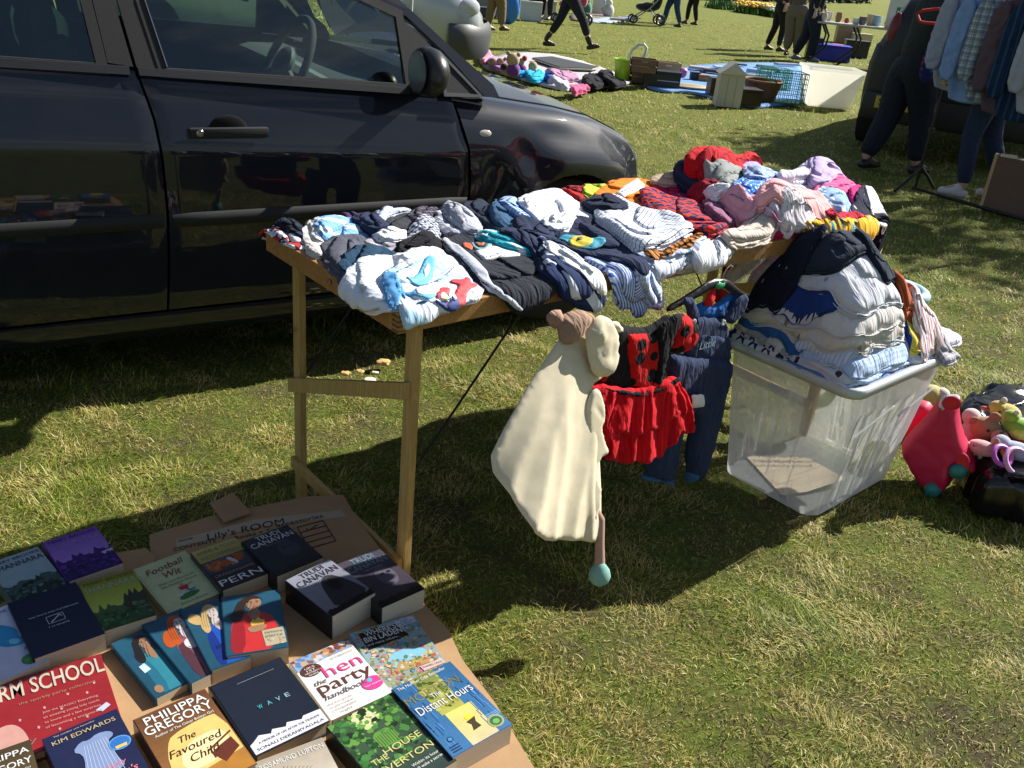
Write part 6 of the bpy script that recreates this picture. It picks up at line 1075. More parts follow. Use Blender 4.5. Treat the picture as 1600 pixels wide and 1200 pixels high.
def interp(x, xs_, ys_): return float(np.interp(x, xs_, ys_))
def wprof(z, zt=1.0):
    q = (z-.18)/(zt-.18); return interp(q, [0, .07, .16, .35, .60, .745, .78, .9, 1.0], [-.055, -.022, -.008, 0, .0, -.006, -.014, -.040, -.072])
def S1(s, z, zt): return cplan(s)+flare(s, z)+wprof(z, zt)
G1z = [.17, .278, .458, .60, .76, .875, .97, 1.015, 1.05]; G1s = [.44, .448, .461, .466, .463, .453, .431, .419, .41]
G2z = [.17, .3, .635, .764, .844, .944, 1.0]; G2s = [1.52, 1.53, 1.541, 1.531, 1.506, 1.479, 1.46]
def grid(name, sf0, sf1, zb_, ztf, nu, nv, side=0, parent=car, mat=None):
    v = []; f = []
    for j in range(nv+1):
        for i in range(nu+1):
            q = j/nv; s = sf0(.6)+(sf1(.6)-sf0(.6))*i/nu; zt = ztf(s); z = zb_+(zt-zb_)*q; s = sf0(z)+(sf1(z)-sf0(z))*i/nu
            w_ = S1(s, z, zt); edge = (i in (0, nu)) or (j in (0, nv)); 
            if edge: w_ -= .004
            v.append(cP(s, w_ if not side else 2*WC-w_, z))
    for j in range(nv):
        for i in range(nu):
            a = j*(nu+1)+i; q = (a, a+1, a+nu+2, a+nu+1); f.append(q if not side else q[::-1])
    return v, f
def arch_cut(v, f, side=0):
    """removes the wheel openings and pulls the rim onto a circle"""
    v = [np.array(q, float) for q in v]; rel = [((q-CA)@CU, q[2]) for q in v]; keep = []; r0 = .34; ins = set()
    def inside(i):
        s, z = rel[i]; return any(math.hypot(s-sw, z-ZW) < r0 for sw in (SW, SR))
    isd = [inside(i) for i in range(len(v))]
    for q in f:
        k = sum(isd[i] for i in q)
        if k >= 3: continue
        keep.append(q)
    used = set(i for q in keep for i in q)
    for i in used:
        s, z = rel[i]
        for sw in (SW, SR):
            r_ = math.hypot(s-sw, z-ZW)
            if isd[i] and r_ < r0 and r_ > 1e-3: k = r0/r_; v[i] = v[i]+CU*((s-sw)*(k-1))+Z*((z-ZW)*(k-1))
    return v, keep
for sd in (0, 1):
    fl_ = (lambda q: q) if not sd else (lambda q: q)
    v, f = grid('front_door', lambda z: interp(z, G1z, G1s)+.004, lambda z: interp(z, G2z, G2s)-.004, .27, lambda s: zbelt(s), 46, 34, sd); fd = obj('front_door', v, f, M_PAINT, car, True)
    v, f = grid('rear_door', lambda z: -.62+.0*z, lambda z: interp(z, G1z, G1s)-.004, .27, lambda s: zbelt(s), 40, 34, sd); v, f = arch_cut(v, f); rd = obj('rear_door', v, f, M_PAINT, car, True)
    v, f = grid('rear_wing', lambda z: -1.58, lambda z: -.628, .20, lambda s: zbelt(s), 34, 30, sd); v, f = arch_cut(v, f); obj('rear_wing', v, f, M_PAINT, car, True)
    # sill below the doors
    v = []; 
    for j, (z, w_) in enumerate(((.262, -.020), (.24, -.018), (.20, -.028), (.165, -.06), (.15, -.12))):
        for i in range(31): s = -.26+(1.68+.26)*i/30; v.append(cP(s, w_+cplan(s) if not sd else 2*WC-w_-cplan(s), z))
    f = [((j*31+i, (j+1)*31+i, (j+1)*31+i+1, j*31+i+1) if not sd else (j*31+i, j*31+i+1, (j+1)*31+i+1, (j+1)*31+i)) for j in range(4) for i in range(30)]; obj('sill', v, f, M_PAINT, car, True)
    # dark inner panel so the shut lines read black
    v = [cP(s, (-.095 if not sd else 2*WC+.095)+ (cplan(s) if not sd else -cplan(s)), z) for s in np.linspace(-.2, 1.62, 20) for z in (.17, .93)]; obj('inner_panel', v, [(2*i, 2*i+2, 2*i+3, 2*i+1) for i in range(19)], M_GAP, car)
    # body-side moulding
    for s0, s1 in ((-.25, .452), (.478, 1.53)):
        mb = MB(); n = 16; v = []; 
        for i in range(n+1):
            s = s0+(s1-s0)*i/n
            for z, dw in ((.548, .0), (.552, .013), (.592, .016), (.597, .0)): w_ = S1(s, z, 1.0)+dw-(.012 if i in (0, n) else 0); v.append(cP(s, w_ if not sd else 2*WC-w_, z))
        f = [((i*4+k, (i+1)*4+k, (i+1)*4+k+1, i*4+k+1) if not sd else (i*4+k, i*4+k+1, (i+1)*4+k+1, (i+1)*4+k)) for i in range(n) for k in range(3)]; obj('moulding', v, f, M_TRIM, fd if s0 > 0 else rd, True)
# front wings, bonnet and bumper in one sweep of sections
def zsh(s): return interp(s, [1.45, 1.6, 1.75, 2.0, 2.2, 2.4, 2.55, 2.65, 2.72, 2.76], [.945, .925, .905, .872, .832, .762, .685, .60, .50, .36])
TW_ = [-.055, -.012, 0, 0, 0, -.008, -.03, -.06, -.105, -.16, -.27, -.42, -.62, WC]; TZ = [0, .10, .22, .40, .58, .76, .885, .96, 1.0]; TT = [.012, .03, .05, .066, .075]
def sect(s):
    zt = zsh(s); out = []
    for i, w_ in enumerate(TW_):
        z = .18+(zt-.18)*TZ[i] if i < len(TZ) else zt+TT[i-len(TZ)]*interp(s, [1.45, 2.3, 2.76], [1., .9, .35]); c = cplan(s)*(1-(w_/WC))
        out.append((w_+c+(flare(s, z) if i < 8 else 0), z))
    # densify with Catmull-Rom
    P_ = np.array(out); Q = []
    for i in range(len(P_)-1):
        a, b, c, d = P_[max(i-1, 0)], P_[i], P_[i+1], P_[min(i+2, len(P_)-1)]
        for k in range(4): q = k/4; Q.append(.5*((2*b)+(-a+c)*q+(2*a-5*b+4*c-d)*q*q+(-a+3*b-3*c+d)*q**3))
    Q.append(P_[-1]); return np.array(Q)
ss = np.concatenate([np.linspace(0, .86, 56), np.linspace(.87, 1, 22)])
for sd in (0, 1):
    rows = []
    for q in ss:
        s_nom = 1.50+(2.76-1.50)*q; sc = sect(s_nom); r_ = []
        for (w_, z) in sc:
            s0 = (interp(z, G2z, G2s)+.004) if w_ > -.115 else 1.50-.10*min(1, (-.115-w_)/.5); s = s0+(2.76-s0)*q; 
            r_.append(cP(s-.12*(abs(w_/WC)-.0)*0, w_ if not sd else 2*WC-w_, z))
        rows.append(r_)
    m = len(rows[0]); v = [p for r_ in rows for p in r_]; tb_ = 37; parts = {'front_wing': [], 'bonnet': [], 'front_bumper': []}
    for i in range(len(rows)-1):
        for k in range(m-1):
            q = (i*m+k, (i+1)*m+k, (i+1)*m+k+1, i*m+k+1); q = q if not sd else q[::-1]; sm = ((v[q[0]]-CA)@CU)
            nm = 'bonnet' if (k >= tb_ and sm < 2.5) else ('front_bumper' if sm > 2.42 and v[q[0]][2] < .66 else 'front_wing'); parts[nm].append(q)
    for nm, f in parts.items():
        vv, ff = arch_cut(v, f); us = sorted(set(i for q in ff for i in q)); mp_ = {a: b for b, a in enumerate(us)}; obj(nm, [vv[i] for i in us], [[mp_[i] for i in q] for q in ff], M_PAINT, car, True)
    # bonnet shut line, bumper line
    ln = [rows[i][tb_]+Z*.0012 for i in range(0, 70)]; MB().tube(ln, .0028, (0, 0, 0), n=5).build('shut_line', M_GAP, car)
    ln = []
    for i in range(48, len(rows)):
        c = [p for p in rows[i] if abs(p[2]-.66) < .03 and ((p-CA)@CN > -.5 if not sd else True)]
        if c: ln.append(min(c, key=lambda p: abs(p[2]-.66))+CN*.0015*(1 if not sd else -1))
    if len(ln) > 2: MB().tube(ln, .0022, (.2, .2, .2), n=5).build('bumper_line', M_CHROME, car)
    # side repeater
    c_ = cP(1.60, S1(1.60, .813, .925)+.002, .813) if not sd else cP(1.6, 2*WC-S1(1.6, .813, .925)-.002, .813); g_ = 1 if not sd else -1
    MB().ell(c_, .034, .008, .0185, (.55, .5, .45), ax=[CU, CN*g_, Z], nu=20).build('side_repeater', simple('clear_lens', (.5, .48, .42), .15), car, True)
# gap liners in wheel arches and wheels
for nm, sw in (('front', SW), ('rear', SR)):
    for sd in (0, 1):
        g_ = 1 if not sd else -1; base = -.02 if not sd else 2*WC+.02; mb = MB(); n = 24; v = []
        for i in range(n+1):
            a = math.pi*i/n; 
            for w_ in (.0, -.28): v.append(cP(sw+.345*math.cos(a), base+g_*(w_+ (flare(sw+.34, ZW)+cplan(sw)-.01)), ZW+.345*math.sin(a)))
        obj('arch_liner', v, [(2*i, 2*i+1, 2*i+3, 2*i+2) for i in range(n)], M_GAP, car, True)
        wc_ = cP(sw, base+g_*(-.04+cplan(sw)), ZW); ax = CN*g_; wh = MB().lathe(wc_-ax*.19, [(.19, 0), (.27, .0), (.305, .02), (.315, .06), (.315, .13), (.305, .18), (.27, .2), (.205, .195)], axis=ax, n=40).build('wheel', M_RUB, car, True)
        rm = MB().lathe(wc_-ax*.03, [(.205, .02), (.2, .0), (.19, -.01), (.07, -.0), (.04, .02), (0, .02)], (.3, .3, .3), axis=ax, n=30)
        for k in range(5):
            a = 2*math.pi*k/5; d_ = CU*math.cos(a)+Z*math.sin(a); rm.tube([wc_+d_*.03, wc_+d_*.195-ax*.01], [.03, .022], (.4, .4, .4), n=6)
        rm.build('rim', simple('alloy', (.25, .25, .26), .35, .8), wh, True)
# greenhouse: flat coordinates (s, z) on the leaning side plane
def gw(z): return -.066-.38*(z-1.0)-.25*max(0, z-1.25)**1.5
def gp(s, z, d=0.): return cP(s, gw(z)+d, z)
def gplate(name, pts, mat, th=.012, d=0., par=car, side=0):
    n = len(pts); g_ = 1 if not side else -1; f = lambda s, z, dd: (gp(s, z, dd) if not side else cP(s, 2*WC-gw(z)-dd, z))
    a = [f(s, z, d) for s, z in pts]; b = [f(s, z, d-th) for s, z in pts]
    from mathutils.geometry import tessellate_polygon
    tr_ = tessellate_polygon([[Vector((s, z, 0)) for s, z in pts]]); F = []
    for q in tr_:
        A_, B_, C_ = [pts[i] for i in q]; c = (B_[0]-A_[0])*(C_[1]-A_[1])-(B_[1]-A_[1])*(C_[0]-A_[0]); q = tuple(q) if (c > 0) else tuple(q)[::-1]
        q = q if side == 0 else q[::-1]; F += [q, tuple(n+i for i in q[::-1])]
    F += [(i, n+i, n+(i+1) % n, (i+1) % n) for i in range(n)]; return obj(name, a+b, F, mat, par)
FG = [(.511, 1.018), (1.291, .984), (1.281, 1.191), (1.148, 1.238), (1.0, 1.305), (.85, 1.352), (.65, 1.392), (.43, 1.41), (.475, 1.2)]
RG = [(-.62, 1.075), (.313, 1.028), (.297, 1.19), (.25, 1.412), (-.2, 1.41), (-.6, 1.36), (-.72, 1.3)]
def outset(pts, e):
    P_ = np.array(pts); P_ = P_ if area2(P_) > 0 else P_[::-1]; n = len(P_); o = []
    for i in range(n):
        a = P_[i]-P_[i-1]; b = P_[(i+1) % n]-P_[i]; a = a/np.linalg.norm(a); b = b/np.linalg.norm(b); na = np.array([a[1], -a[0]]); nb = np.array([b[1], -b[0]]); k = (na+nb); k = k/max(.35, np.dot(k, na)); o.append(P_[i]+k*e)
    return P_, np.array(o)
def gring(name, pts, e, mat, d=.004, th=.02, side=0, par=car):
    I, O = outset(pts, e); n = len(I); f = lambda q, dd: (gp(q[0], q[1], dd) if not side else cP(q[0], 2*WC-gw(q[1])-dd, q[1])); v = [f(q, d) for q in I]+[f(q, d) for q in O]+[f(q, d-th) for q in I]+[f(q, d-th) for q in O]
    F = []
    for i in range(n):
        j = (i+1) % n; F += [(i, n+i, n+j, j), (i, j, 2*n+j, 2*n+i), (n+i, 3*n+i, 3*n+j, n+j), (2*n+i, 2*n+j, 3*n+j, 3*n+i)]
    if side: F = [q[::-1] for q in F]
    return obj(name, v, F, mat, par)
for sd in (0, 1):
    wn = gplate('side_window', FG, M_GLASS, .004, -.006, side=sd); gring('window_frame', FG, .028, M_TRIM, side=sd, par=wn)
    if not sd: MB().tube([gp(.509, 1.022, .006), gp(.473, 1.2, .006), gp(.428, 1.41, .006)], .0022, (.4, .4, .4), n=5).build('bright_strip', M_CHROME, wn)
    wn = gplate('side_window', RG, M_GLASS, .004, -.006, side=sd); gring('window_frame', RG, .03, M_TRIM, side=sd, par=wn)
    gplate('door_pillar', [(.345, 1.03), (.413, 1.02), (.386, 1.2), (.335, 1.42), (.285, 1.42), (.33, 1.19)], M_TRIM, .02, .002, side=sd); gplate('door_pillar', [(.423, 1.018), (.482, 1.016), (.445, 1.2), (.398, 1.42), (.346, 1.42), (.396, 1.2)], M_TRIM, .02, .002, side=sd)
    gplate('mirror_sail', [(1.32, .962), (1.425, .955), (1.436, 1.07), (1.40, 1.108), (1.309, 1.18)], M_TRIM, .015, .004, side=sd)
    o_ = gplate('quarter_trim', [(1.437, .953), (1.585, .948), (1.436, 1.085)], M_TRIM, .012, .002, side=sd); gring('trim_border', [(1.445, .958), (1.572, .953), (1.444, 1.07)], .012, simple('grey_trim_edge', (.09, .09, .09), .4), .006, .01, sd, o_)
    gplate('windscreen_pillar', [(1.60, .945), (1.66, .945), (1.64, .985), (1.50, 1.09), (1.34, 1.215), (1.18, 1.335), (1.05, 1.42), (.93, 1.46), (.80, 1.445), (.98, 1.345), (1.148, 1.272), (1.32, 1.195), (1.45, 1.09)], M_PAINT, .05, .004, side=sd)
    gplate('waist_strip', [(-.62, 1.043), (.40, 1.000), (.40, 1.022), (-.62, 1.066)] , simple('waist_rubber', (.014, .014, .016), .45), .02, .012, side=sd); gplate('waist_strip', [(.426, .999), (1.30, .953), (1.30, .972), (.424, 1.02)], simple('waist_rubber', (.014, .014, .016), .45), .02, .012, side=sd)
    gplate('rear_pillar', [(-.74, 1.06), (-.65, 1.06), (-.755, 1.3), (-.63, 1.38), (-.2, 1.43), (-.2, 1.46), (-.7, 1.44), (-1.1, 1.36), (-1.45, 1.07)], M_PAINT, .05, .002, side=sd)
# roof, screens, tail
v = []; n = 24
for i in range(n+1):
    s = -1.1+(1.02+1.1)*i/n; zt = interp(s, [-1.1, -.7, -.2, .3, .7, .9, 1.02], [1.37, 1.435, 1.455, 1.462, 1.455, 1.44, 1.425])
    for k in range(13):
        q = k/12; w_ = gw(zt-.02)+(2*WC-2*gw(zt-.02))*q; v.append(cP(s+(.10*math.sin(math.pi*q) if i == n else 0), w_, zt+.045*math.sin(math.pi*q)**.7))
obj('roof', v, [(i*13+k, (i+1)*13+k, (i+1)*13+k+1, i*13+k+1) for i in range(n) for k in range(12)], M_PAINT, car, True)
v = []; 
for i in range(9):
    for k in range(13):
        q = k/12; t0 = i/8; w0 = gw(1.40)+(2*WC-2*gw(1.40))*q; w1 = gw(.96)+(2*WC-2*gw(.96))*q; b_ = math.sin(math.pi*q)
        v.append(cP(1.02+.10*b_, w0, 1.425+.045*b_**.7)*(1-t0)+cP(1.62+.22*b_, w1, .965+.04*b_)*t0)
obj('windscreen', v, [(i*13+k, (i+1)*13+k, (i+1)*13+k+1, i*13+k+1) for i in range(8) for k in range(12)], M_GLASS, car, True)
obj('rear_screen', [cP(-1.1, gw(1.36), 1.36), cP(-1.1, 2*WC-gw(1.36), 1.36), cP(-1.48, 2*WC+.12, 1.05), cP(-1.48, -.12, 1.05)], [(0, 1, 2, 3)], M_GLASS, car)
obj('tailgate', [cP(-1.48, -.1, 1.05), cP(-1.48, 2*WC+.1, 1.05), cP(-1.6, 2*WC+.1, .75), cP(-1.6, -.1, .75), cP(-1.62, -.1, .25), cP(-1.62, 2*WC+.1, .25)], [(0, 1, 2, 3), (3, 2, 5, 4)], M_PAINT, car)
obj('cowl', [cP(1.42, -.1, .955), cP(1.66, -.13, .945), cP(1.86, WC, 1.0), cP(1.66, 2*WC+.13, .945), cP(1.42, 2*WC+.1, .955)], [(0, 1, 2, 3, 4)], M_TRIM, car)
MB().tube([cP(1.66, -.3, .975), cP(1.80, -.75, 1.02), cP(1.82, -1.2, 1.03)], .008, (.02, .02, .02)).build('wiper', M_TRIM, car)
MB().box(cP(-1.5, -.1, .16), CU*3.9, CN*(2*WC+.2), Z*.05).build('underbody', M_GAP, car, col=False)
# mirror
mc = cP(1.285, .115, 1.048); mb = MB().ell(mc, .062, .105, .078, (.02, .02, .02), ax=[CU, CN, Z], nu=24, nv=16)
mb.v = [tuple(np.array(q)+CU*max(0, (mc-np.array(q))@CU-.028)*1.0) for q in mb.v]; mh = mb.build('wing_mirror', simple('mirror_housing', (.018, .018, .02), .35, bump=.1, scale=80), car, True)
MB().lathe(mc-CU*.036, [(0, .001), (.064, .001), (.066, -.004), (0, -.004)], axis=CU, n=28).build('mirror_glass', M_CHROME, mh); MB().tube([cP(1.36, -.07, .985), cP(1.31, .03, .985), cP(1.29, .09, 1.0)], [.03, .024, .024], n=10).build('mirror_arm', M_TRIM, mh, True)
# door handles
for s0, par in ((.67, fd), (-.33, rd)):
    w0 = S1(s0, .84, 1.0); MB().ell(cP(s0, w0-.004, .842), .062, .007, .048, (.0, .0, .0), ax=[CU, CN, Z], nu=24).build('handle_recess', M_GAP, par, True)
    mb = MB().box(cP(s0-.125, w0+.006, .824), CU*.245, CN*.026, Z*.032, (.02, .02, .02), bev=.012); hd_ = mb.build('door_handle', M_TRIM, par, True)
    MB().lathe(cP(s0-.095, w0+.0325, .842), [(0, .0022), (.009, .002), (.011, 0)], (.6, .6, .6), axis=CN, n=18).build('lock', M_CHROME, hd_, True)
# interior
IN = simple('dark_upholstery', (.02, .021, .024), .9); INL = simple('grey_dash', (.05, .052, .055), .7)
def seat(s, w_):
    st = MB().box(cP(s-.25, w_-.24, .42), CU*.5, CN*.48, Z*.14, bev=.05).build('seat', IN, car, True)
    MB().box(cP(s-.30, w_-.23, .5), CU*-.17+Z*.56, CN*.46, CU*.12+Z*.03, bev=.05).build('seat_back', IN, st, True); MB().ell(cP(s-.47, w_, 1.15), .05, .13, .10, ax=[CU, CN, Z]).build('headrest', IN, st, True)
seat(.62, -.42); seat(.62, -1.38); seat(-.30, -.42); seat(-.30, -1.38)
MB().ell(cP(.19, -.38, 1.10), .075, .14, .13, ax=[CU, CN, Z]).build('headrest', IN, car, True)
MB().box(cP(1.16, 2*WC+.12, .62), CU*.46, CN*(-2*WC-.24), Z*.31, bev=.06).build('dashboard', INL, car, True)
ax = (CU*-.9+Z*.43); ax /= np.linalg.norm(ax); sc = cP(.99, -.42, .985); MB().torus(sc, .178, .014, axis=ax, n=40, m=10).build('steering_wheel', IN, car, True)
mb = MB().ell(sc-ax*-.01, .07, .07, .03, ax=[CN, np.cross(ax, CN), ax])
for a in (-.3, math.pi+.3, -math.pi/2): mb.tube([sc, sc+(CN*math.cos(a)+np.cross(ax, CN)*math.sin(a))*.17], .014, n=6)
mb.build('steering_hub', INL, car, True); MB().tube([sc, sc-ax*.25], .035).build('steering_column', INL, car)
MB().box(cP(.955, -.98, 1.165), CU*.02, CN*.2, Z*.062, (.02, .02, .02), bev=.01).build('rear_view_mirror', M_TRIM, car, True)
MB().box(cP(.953, -.975, 1.17), CU*.001, CN*.19, Z*.052, (.3, .3, .3)).build('mirror_face', M_CHROME, car)
bk = thing('booklet', 'pale green booklet standing behind the rear window of the black car', 'booklet', cP(.20, -.33, 1.02)); puff('cover', [(.13, 1.03), (.27, 1.01), (.28, 1.13), (.20, 1.19), (.12, 1.15)], plane(cP(0, -.30, 0), CN, CU, Z), .004, simple('pale_booklet', (.55, .62, .42), .8), bk, px=False, cr=1, amp=.002)
# ------------------------------------------------------------------ people
def skin_obj(name, joints, edges, mat, parent, sub=2, root=0):
    me = bpy.data.meshes.new('tmp'); me.from_pydata([tuple(map(float, j[0])) for j in joints], edges, []); o = bpy.data.objects.new('tmp', me); C.objects.link(o)
    m = o.modifiers.new('k', 'SKIN'); m.use_smooth_shade = True
    for i, d in enumerate(me.skin_vertices[0].data): r_ = joints[i][1]; d.radius = r_ if isinstance(r_, tuple) else (r_, r_); d.use_root = (i == root)
    s_ = o.modifiers.new('s', 'SUBSURF'); s_.levels = sub; s_.render_levels = sub
    dg_ = bpy.context.evaluated_depsgraph_get(); dg_.update(); ev = o.evaluated_get(dg_); m2 = bpy.data.meshes.new_from_object(ev); v = [tuple(q.co) for q in m2.vertices]; f = [list(p.vertices) for p in m2.polygons]
    bpy.data.objects.remove(o); bpy.data.meshes.remove(me); bpy.data.meshes.remove(m2); return obj(name, v, f, mat, parent, True)
SKIN = simple('skin', (.55, .33, .24), .6, var=.05)
def person(label, hip, face, feet, legs, top, shoe, hair=(.06, .035, .02), h=.9, lean=.05, arms=((.25, -.05), (-.2, .05)), group=None, sleeve=None, boots=False, legw=1.):
    """hip = ground point below the pelvis, face = heading, feet = two (forward, side, lift) offsets, arms = swing of each arm"""
    hp_ = np.array(hip, float); hp_[2] = 0; f_ = np.array([math.sin(face), math.cos(face), 0]); r_ = np.array([f_[1], -f_[0], 0]); k = h/.9; pe = hp_+Z*.92*k
    root = thing('person', label, 'person', hp_, group); ch = pe+Z*.42*k+f_*lean; nk = ch+Z*.14*k+f_*lean*.3; hd = nk+Z*.17*k+f_*.02
    J = [(pe, .125*k), (pe+Z*.2*k+f_*lean*.5, .12*k), (ch, .13*k), (nk, .05*k), (hd-Z*.04, .065*k), (hd+Z*.05*k, .085*k)]; E_ = [(0, 1), (1, 2), (2, 3), (3, 4), (4, 5)]; LJ = []; SJ = []
    for sg, (fx, sx_, lf) in zip((-1, 1), feet):
        hj = pe+r_*sg*.09*k-Z*.06*k; an = hp_+f_*fx+r_*(sg*.09+sx_)+Z*(.09+lf); mid = (hj+an)/2; D = np.linalg.norm(hj-an); bend = min(.05, math.sqrt(max(0, (.43*k)**2-(D/2)**2))); kn = mid+f_*bend
        toe = an+f_*.15-Z*(.05 if lf < .05 else -.0); i0 = len(J); J += [(hj, .085*k), (kn, .055*k), (an, .04*k), (toe, .03*k)]; E_ += [(0, i0), (i0, i0+1), (i0+1, i0+2), (i0+2, i0+3)]; LJ.append((hj, kn, an)); SJ.append((an, toe))
    AJ = []
    for sg, (sw, bd) in zip((-1, 1), arms):
        sh = ch+r_*sg*.18*k+Z*.06*k; el = sh-Z*.27*k+f_*sw*.3+r_*sg*.05; wr_ = el-Z*(.23-abs(bd)*.6)*k+f_*(sw*.3+abs(bd)); dn = (wr_-el)/np.linalg.norm(wr_-el); pm = wr_+dn*.07*k
        i0 = len(J); J += [(sh, .05*k), (el, .037*k), (wr_, .026*k), (pm, .03*k)]; E_ += [(2, i0), (i0, i0+1), (i0+1, i0+2), (i0+2, i0+3)]
        for q in range(4): J += [(pm+dn*(.075-.01*abs(q-1.3))*k+f_*(q-1.5)*.02+r_*-sg*.012, .008)]; E_ += [(i0+3, len(J)-1)]
        J += [(pm+dn*.02+f_*.05, .009)]; E_ += [(i0+3, len(J)-1)]; AJ.append((sh, el, wr_))
    skin_obj('body', J, E_, SKIN, root, 1)
    Tm = simple('trousers_cloth', legs, .9, bump=1., scale=4); J = [(pe+Z*.10*k, .15*k), (pe-Z*.03, .15*k)]; E_ = [(0, 1)]
    for hj, kn, an in LJ: i0 = len(J); J += [(hj-Z*.03, .115*k*legw), ((hj+kn)/2, .098*k*legw), (kn, .075*k*legw), ((kn+an)/2, .07*k*legw), (an+(kn-an)*(.35 if boots else .05), .05*k*legw)]; E_ += [(1, i0)]+[(i0+q, i0+q+1) for q in range(4)]
    skin_obj('trousers', J, E_, Tm, root); Sm = simple('top_cloth', top, .9, bump=1., scale=4); J = [(pe-Z*.09*k, .185*k), (pe+Z*.2*k+f_*lean*.5, .145*k), (ch, .155*k), (nk-Z*.03, .07*k)]; E_ = [(0, 1), (1, 2), (2, 3)]; SL = []
    for sh, el, wr_ in AJ: i0 = len(J); J += [(sh, .07*k)]; E_ += [(2, i0)]; SL.append((sh, el, wr_))
    if sleeve is None:
        for a, (sh, el, wr_) in enumerate(SL): i1 = len(J); J += [(el, .052*k), (el+(wr_-el)*.85, .04*k)]; E_ += [(4+a, i1) if a == 0 else (5+(1 if True else 0)-1+2-2, i1), (i1, i1+1)]
    if sleeve is None: E_ = [(0, 1), (1, 2), (2, 3), (2, 4), (2, 5), (4, 6), (6, 7), (5, 8), (8, 9)]
    skin_obj('jacket', J, E_, Sm, root)
    if sleeve is not None:
        for sh, el, wr_ in SL: skin_obj('sleeve', [(sh, .075*k), (el, .06*k), (el+(wr_-el)*.9, .045*k)], [(0, 1), (1, 2)], simple('sleeve_cloth', sleeve, .9, bump=.2), root)
    Hm = simple('shoe_leather', shoe, .4)
    for (an, toe), (hj, kn, a2) in zip(SJ, LJ):
        d_ = (toe-an); d_[2] = 0; d_ /= np.linalg.norm(d_); J = [(an-d_*.05-Z*.045, (.04, .045)), (an+d_*.06-Z*.05, (.042, .036)), (toe+d_*.03-Z*.0, (.04, .03)), (an+Z*.02, .048)]; E_ = [(0, 1), (1, 2), (1, 3)]
        if boots: J += [(an+(kn-an)*.4, .055)]; E_ += [(3, 4)]
        skin_obj('boot' if boots else 'shoe', J, E_, Hm, root, root=1)
    MB().ell(hd+Z*.055*k-f_*.015, .092*k, .1*k, .105*k, hair, ax=[r_, f_, Z]).build('hair', M_PLUSH, root, True); return root
def PG(x, y): return G(x, y)
person('person walking in black jeans, red top and dark ankle boots', PG(882, 79), R(88), ((-.33, 0, .03), (.40, 0, .05)), (.008, .01, .02), (.5, .02, .025), (.012, .01, .01), boots=True, arms=((.3, .05), (-.3, .05)), sleeve=(.5, .02, .025))
person('person in baggy khaki trousers and brown shoes standing by the van', PG(768, 49), R(60), ((-.06, .02, 0), (.16, .0, .02)), (.2, .14, .075), (.06, .05, .04), (.09, .04, .02), legw=1.35)
person('person in black trousers, left of a standing pair behind the walker', PG(832, 31), R(150), ((0, 0, 0), (.05, 0, 0)), (.008, .008, .01), (.02, .02, .025), (.01, .01, .01), legw=1.1)
person('person in black trousers, right of the pair behind the walker', PG(853, 32), R(200), ((0, 0, 0), (.05, 0, 0)), (.01, .01, .012), (.03, .02, .02), (.01, .01, .01), legw=1.1)
person('person in blue jeans pushing the dark pushchair', PG(1049, 42), R(262), ((-.2, 0, 0), (.2, 0, 0)), (.02, .05, .14), (.02, .025, .04), (.02, .015, .02), arms=((.6, .2), (.6, .2)), legw=1.1)
person('person in slim black trousers beside the one in blue jeans', PG(1080, 39), R(255), ((-.1, 0, 0), (.12, 0, 0)), (.008, .008, .009), (.015, .015, .015), (.03, .02, .02))
person('person in black leggings standing left of the khaki trousers', PG(1208, 80), R(80), ((-.14, 0, 0), (.05, .02, 0)), (.008, .008, .01), (.02, .02, .022), (.02, .02, .022))
person('person in loose khaki trousers standing in a group of three', PG(1232, 88), R(30), ((0, .02, 0), (.06, .02, 0)), (.17, .14, .1), (.12, .1, .075), (.05, .04, .03), legw=1.5)
person('person in a long dark coat and jeans, right of the khaki trousers', PG(1256, 96), R(95), ((-.2, 0, 0), (.10, 0, 0)), (.008, .012, .028), (.008, .01, .02), (.12, .16, .25), legw=1.35)
person('woman in a dark green gilet with pale green sleeves beside the clothes rail', PG(1392, 272)+np.array([0, .12, 0]), R(70), ((-.2, .02, 0), (.18, .02, 0)), (.007, .010, .022), (.015, .024, .02), (.02, .018, .018), sleeve=(.33, .42, .16), arms=((.5, .22), (.7, .25)), legw=1.4, lean=.1)
person('person in turned-up jeans and white trainers behind the hanging shirts', PG(1500, 312)+np.array([.05, .1, 0]), R(300), ((0, 0, 0), (-.25, .05, 0)), (.015, .03, .075), (.02, .03, .06), (.62, .62, .62))

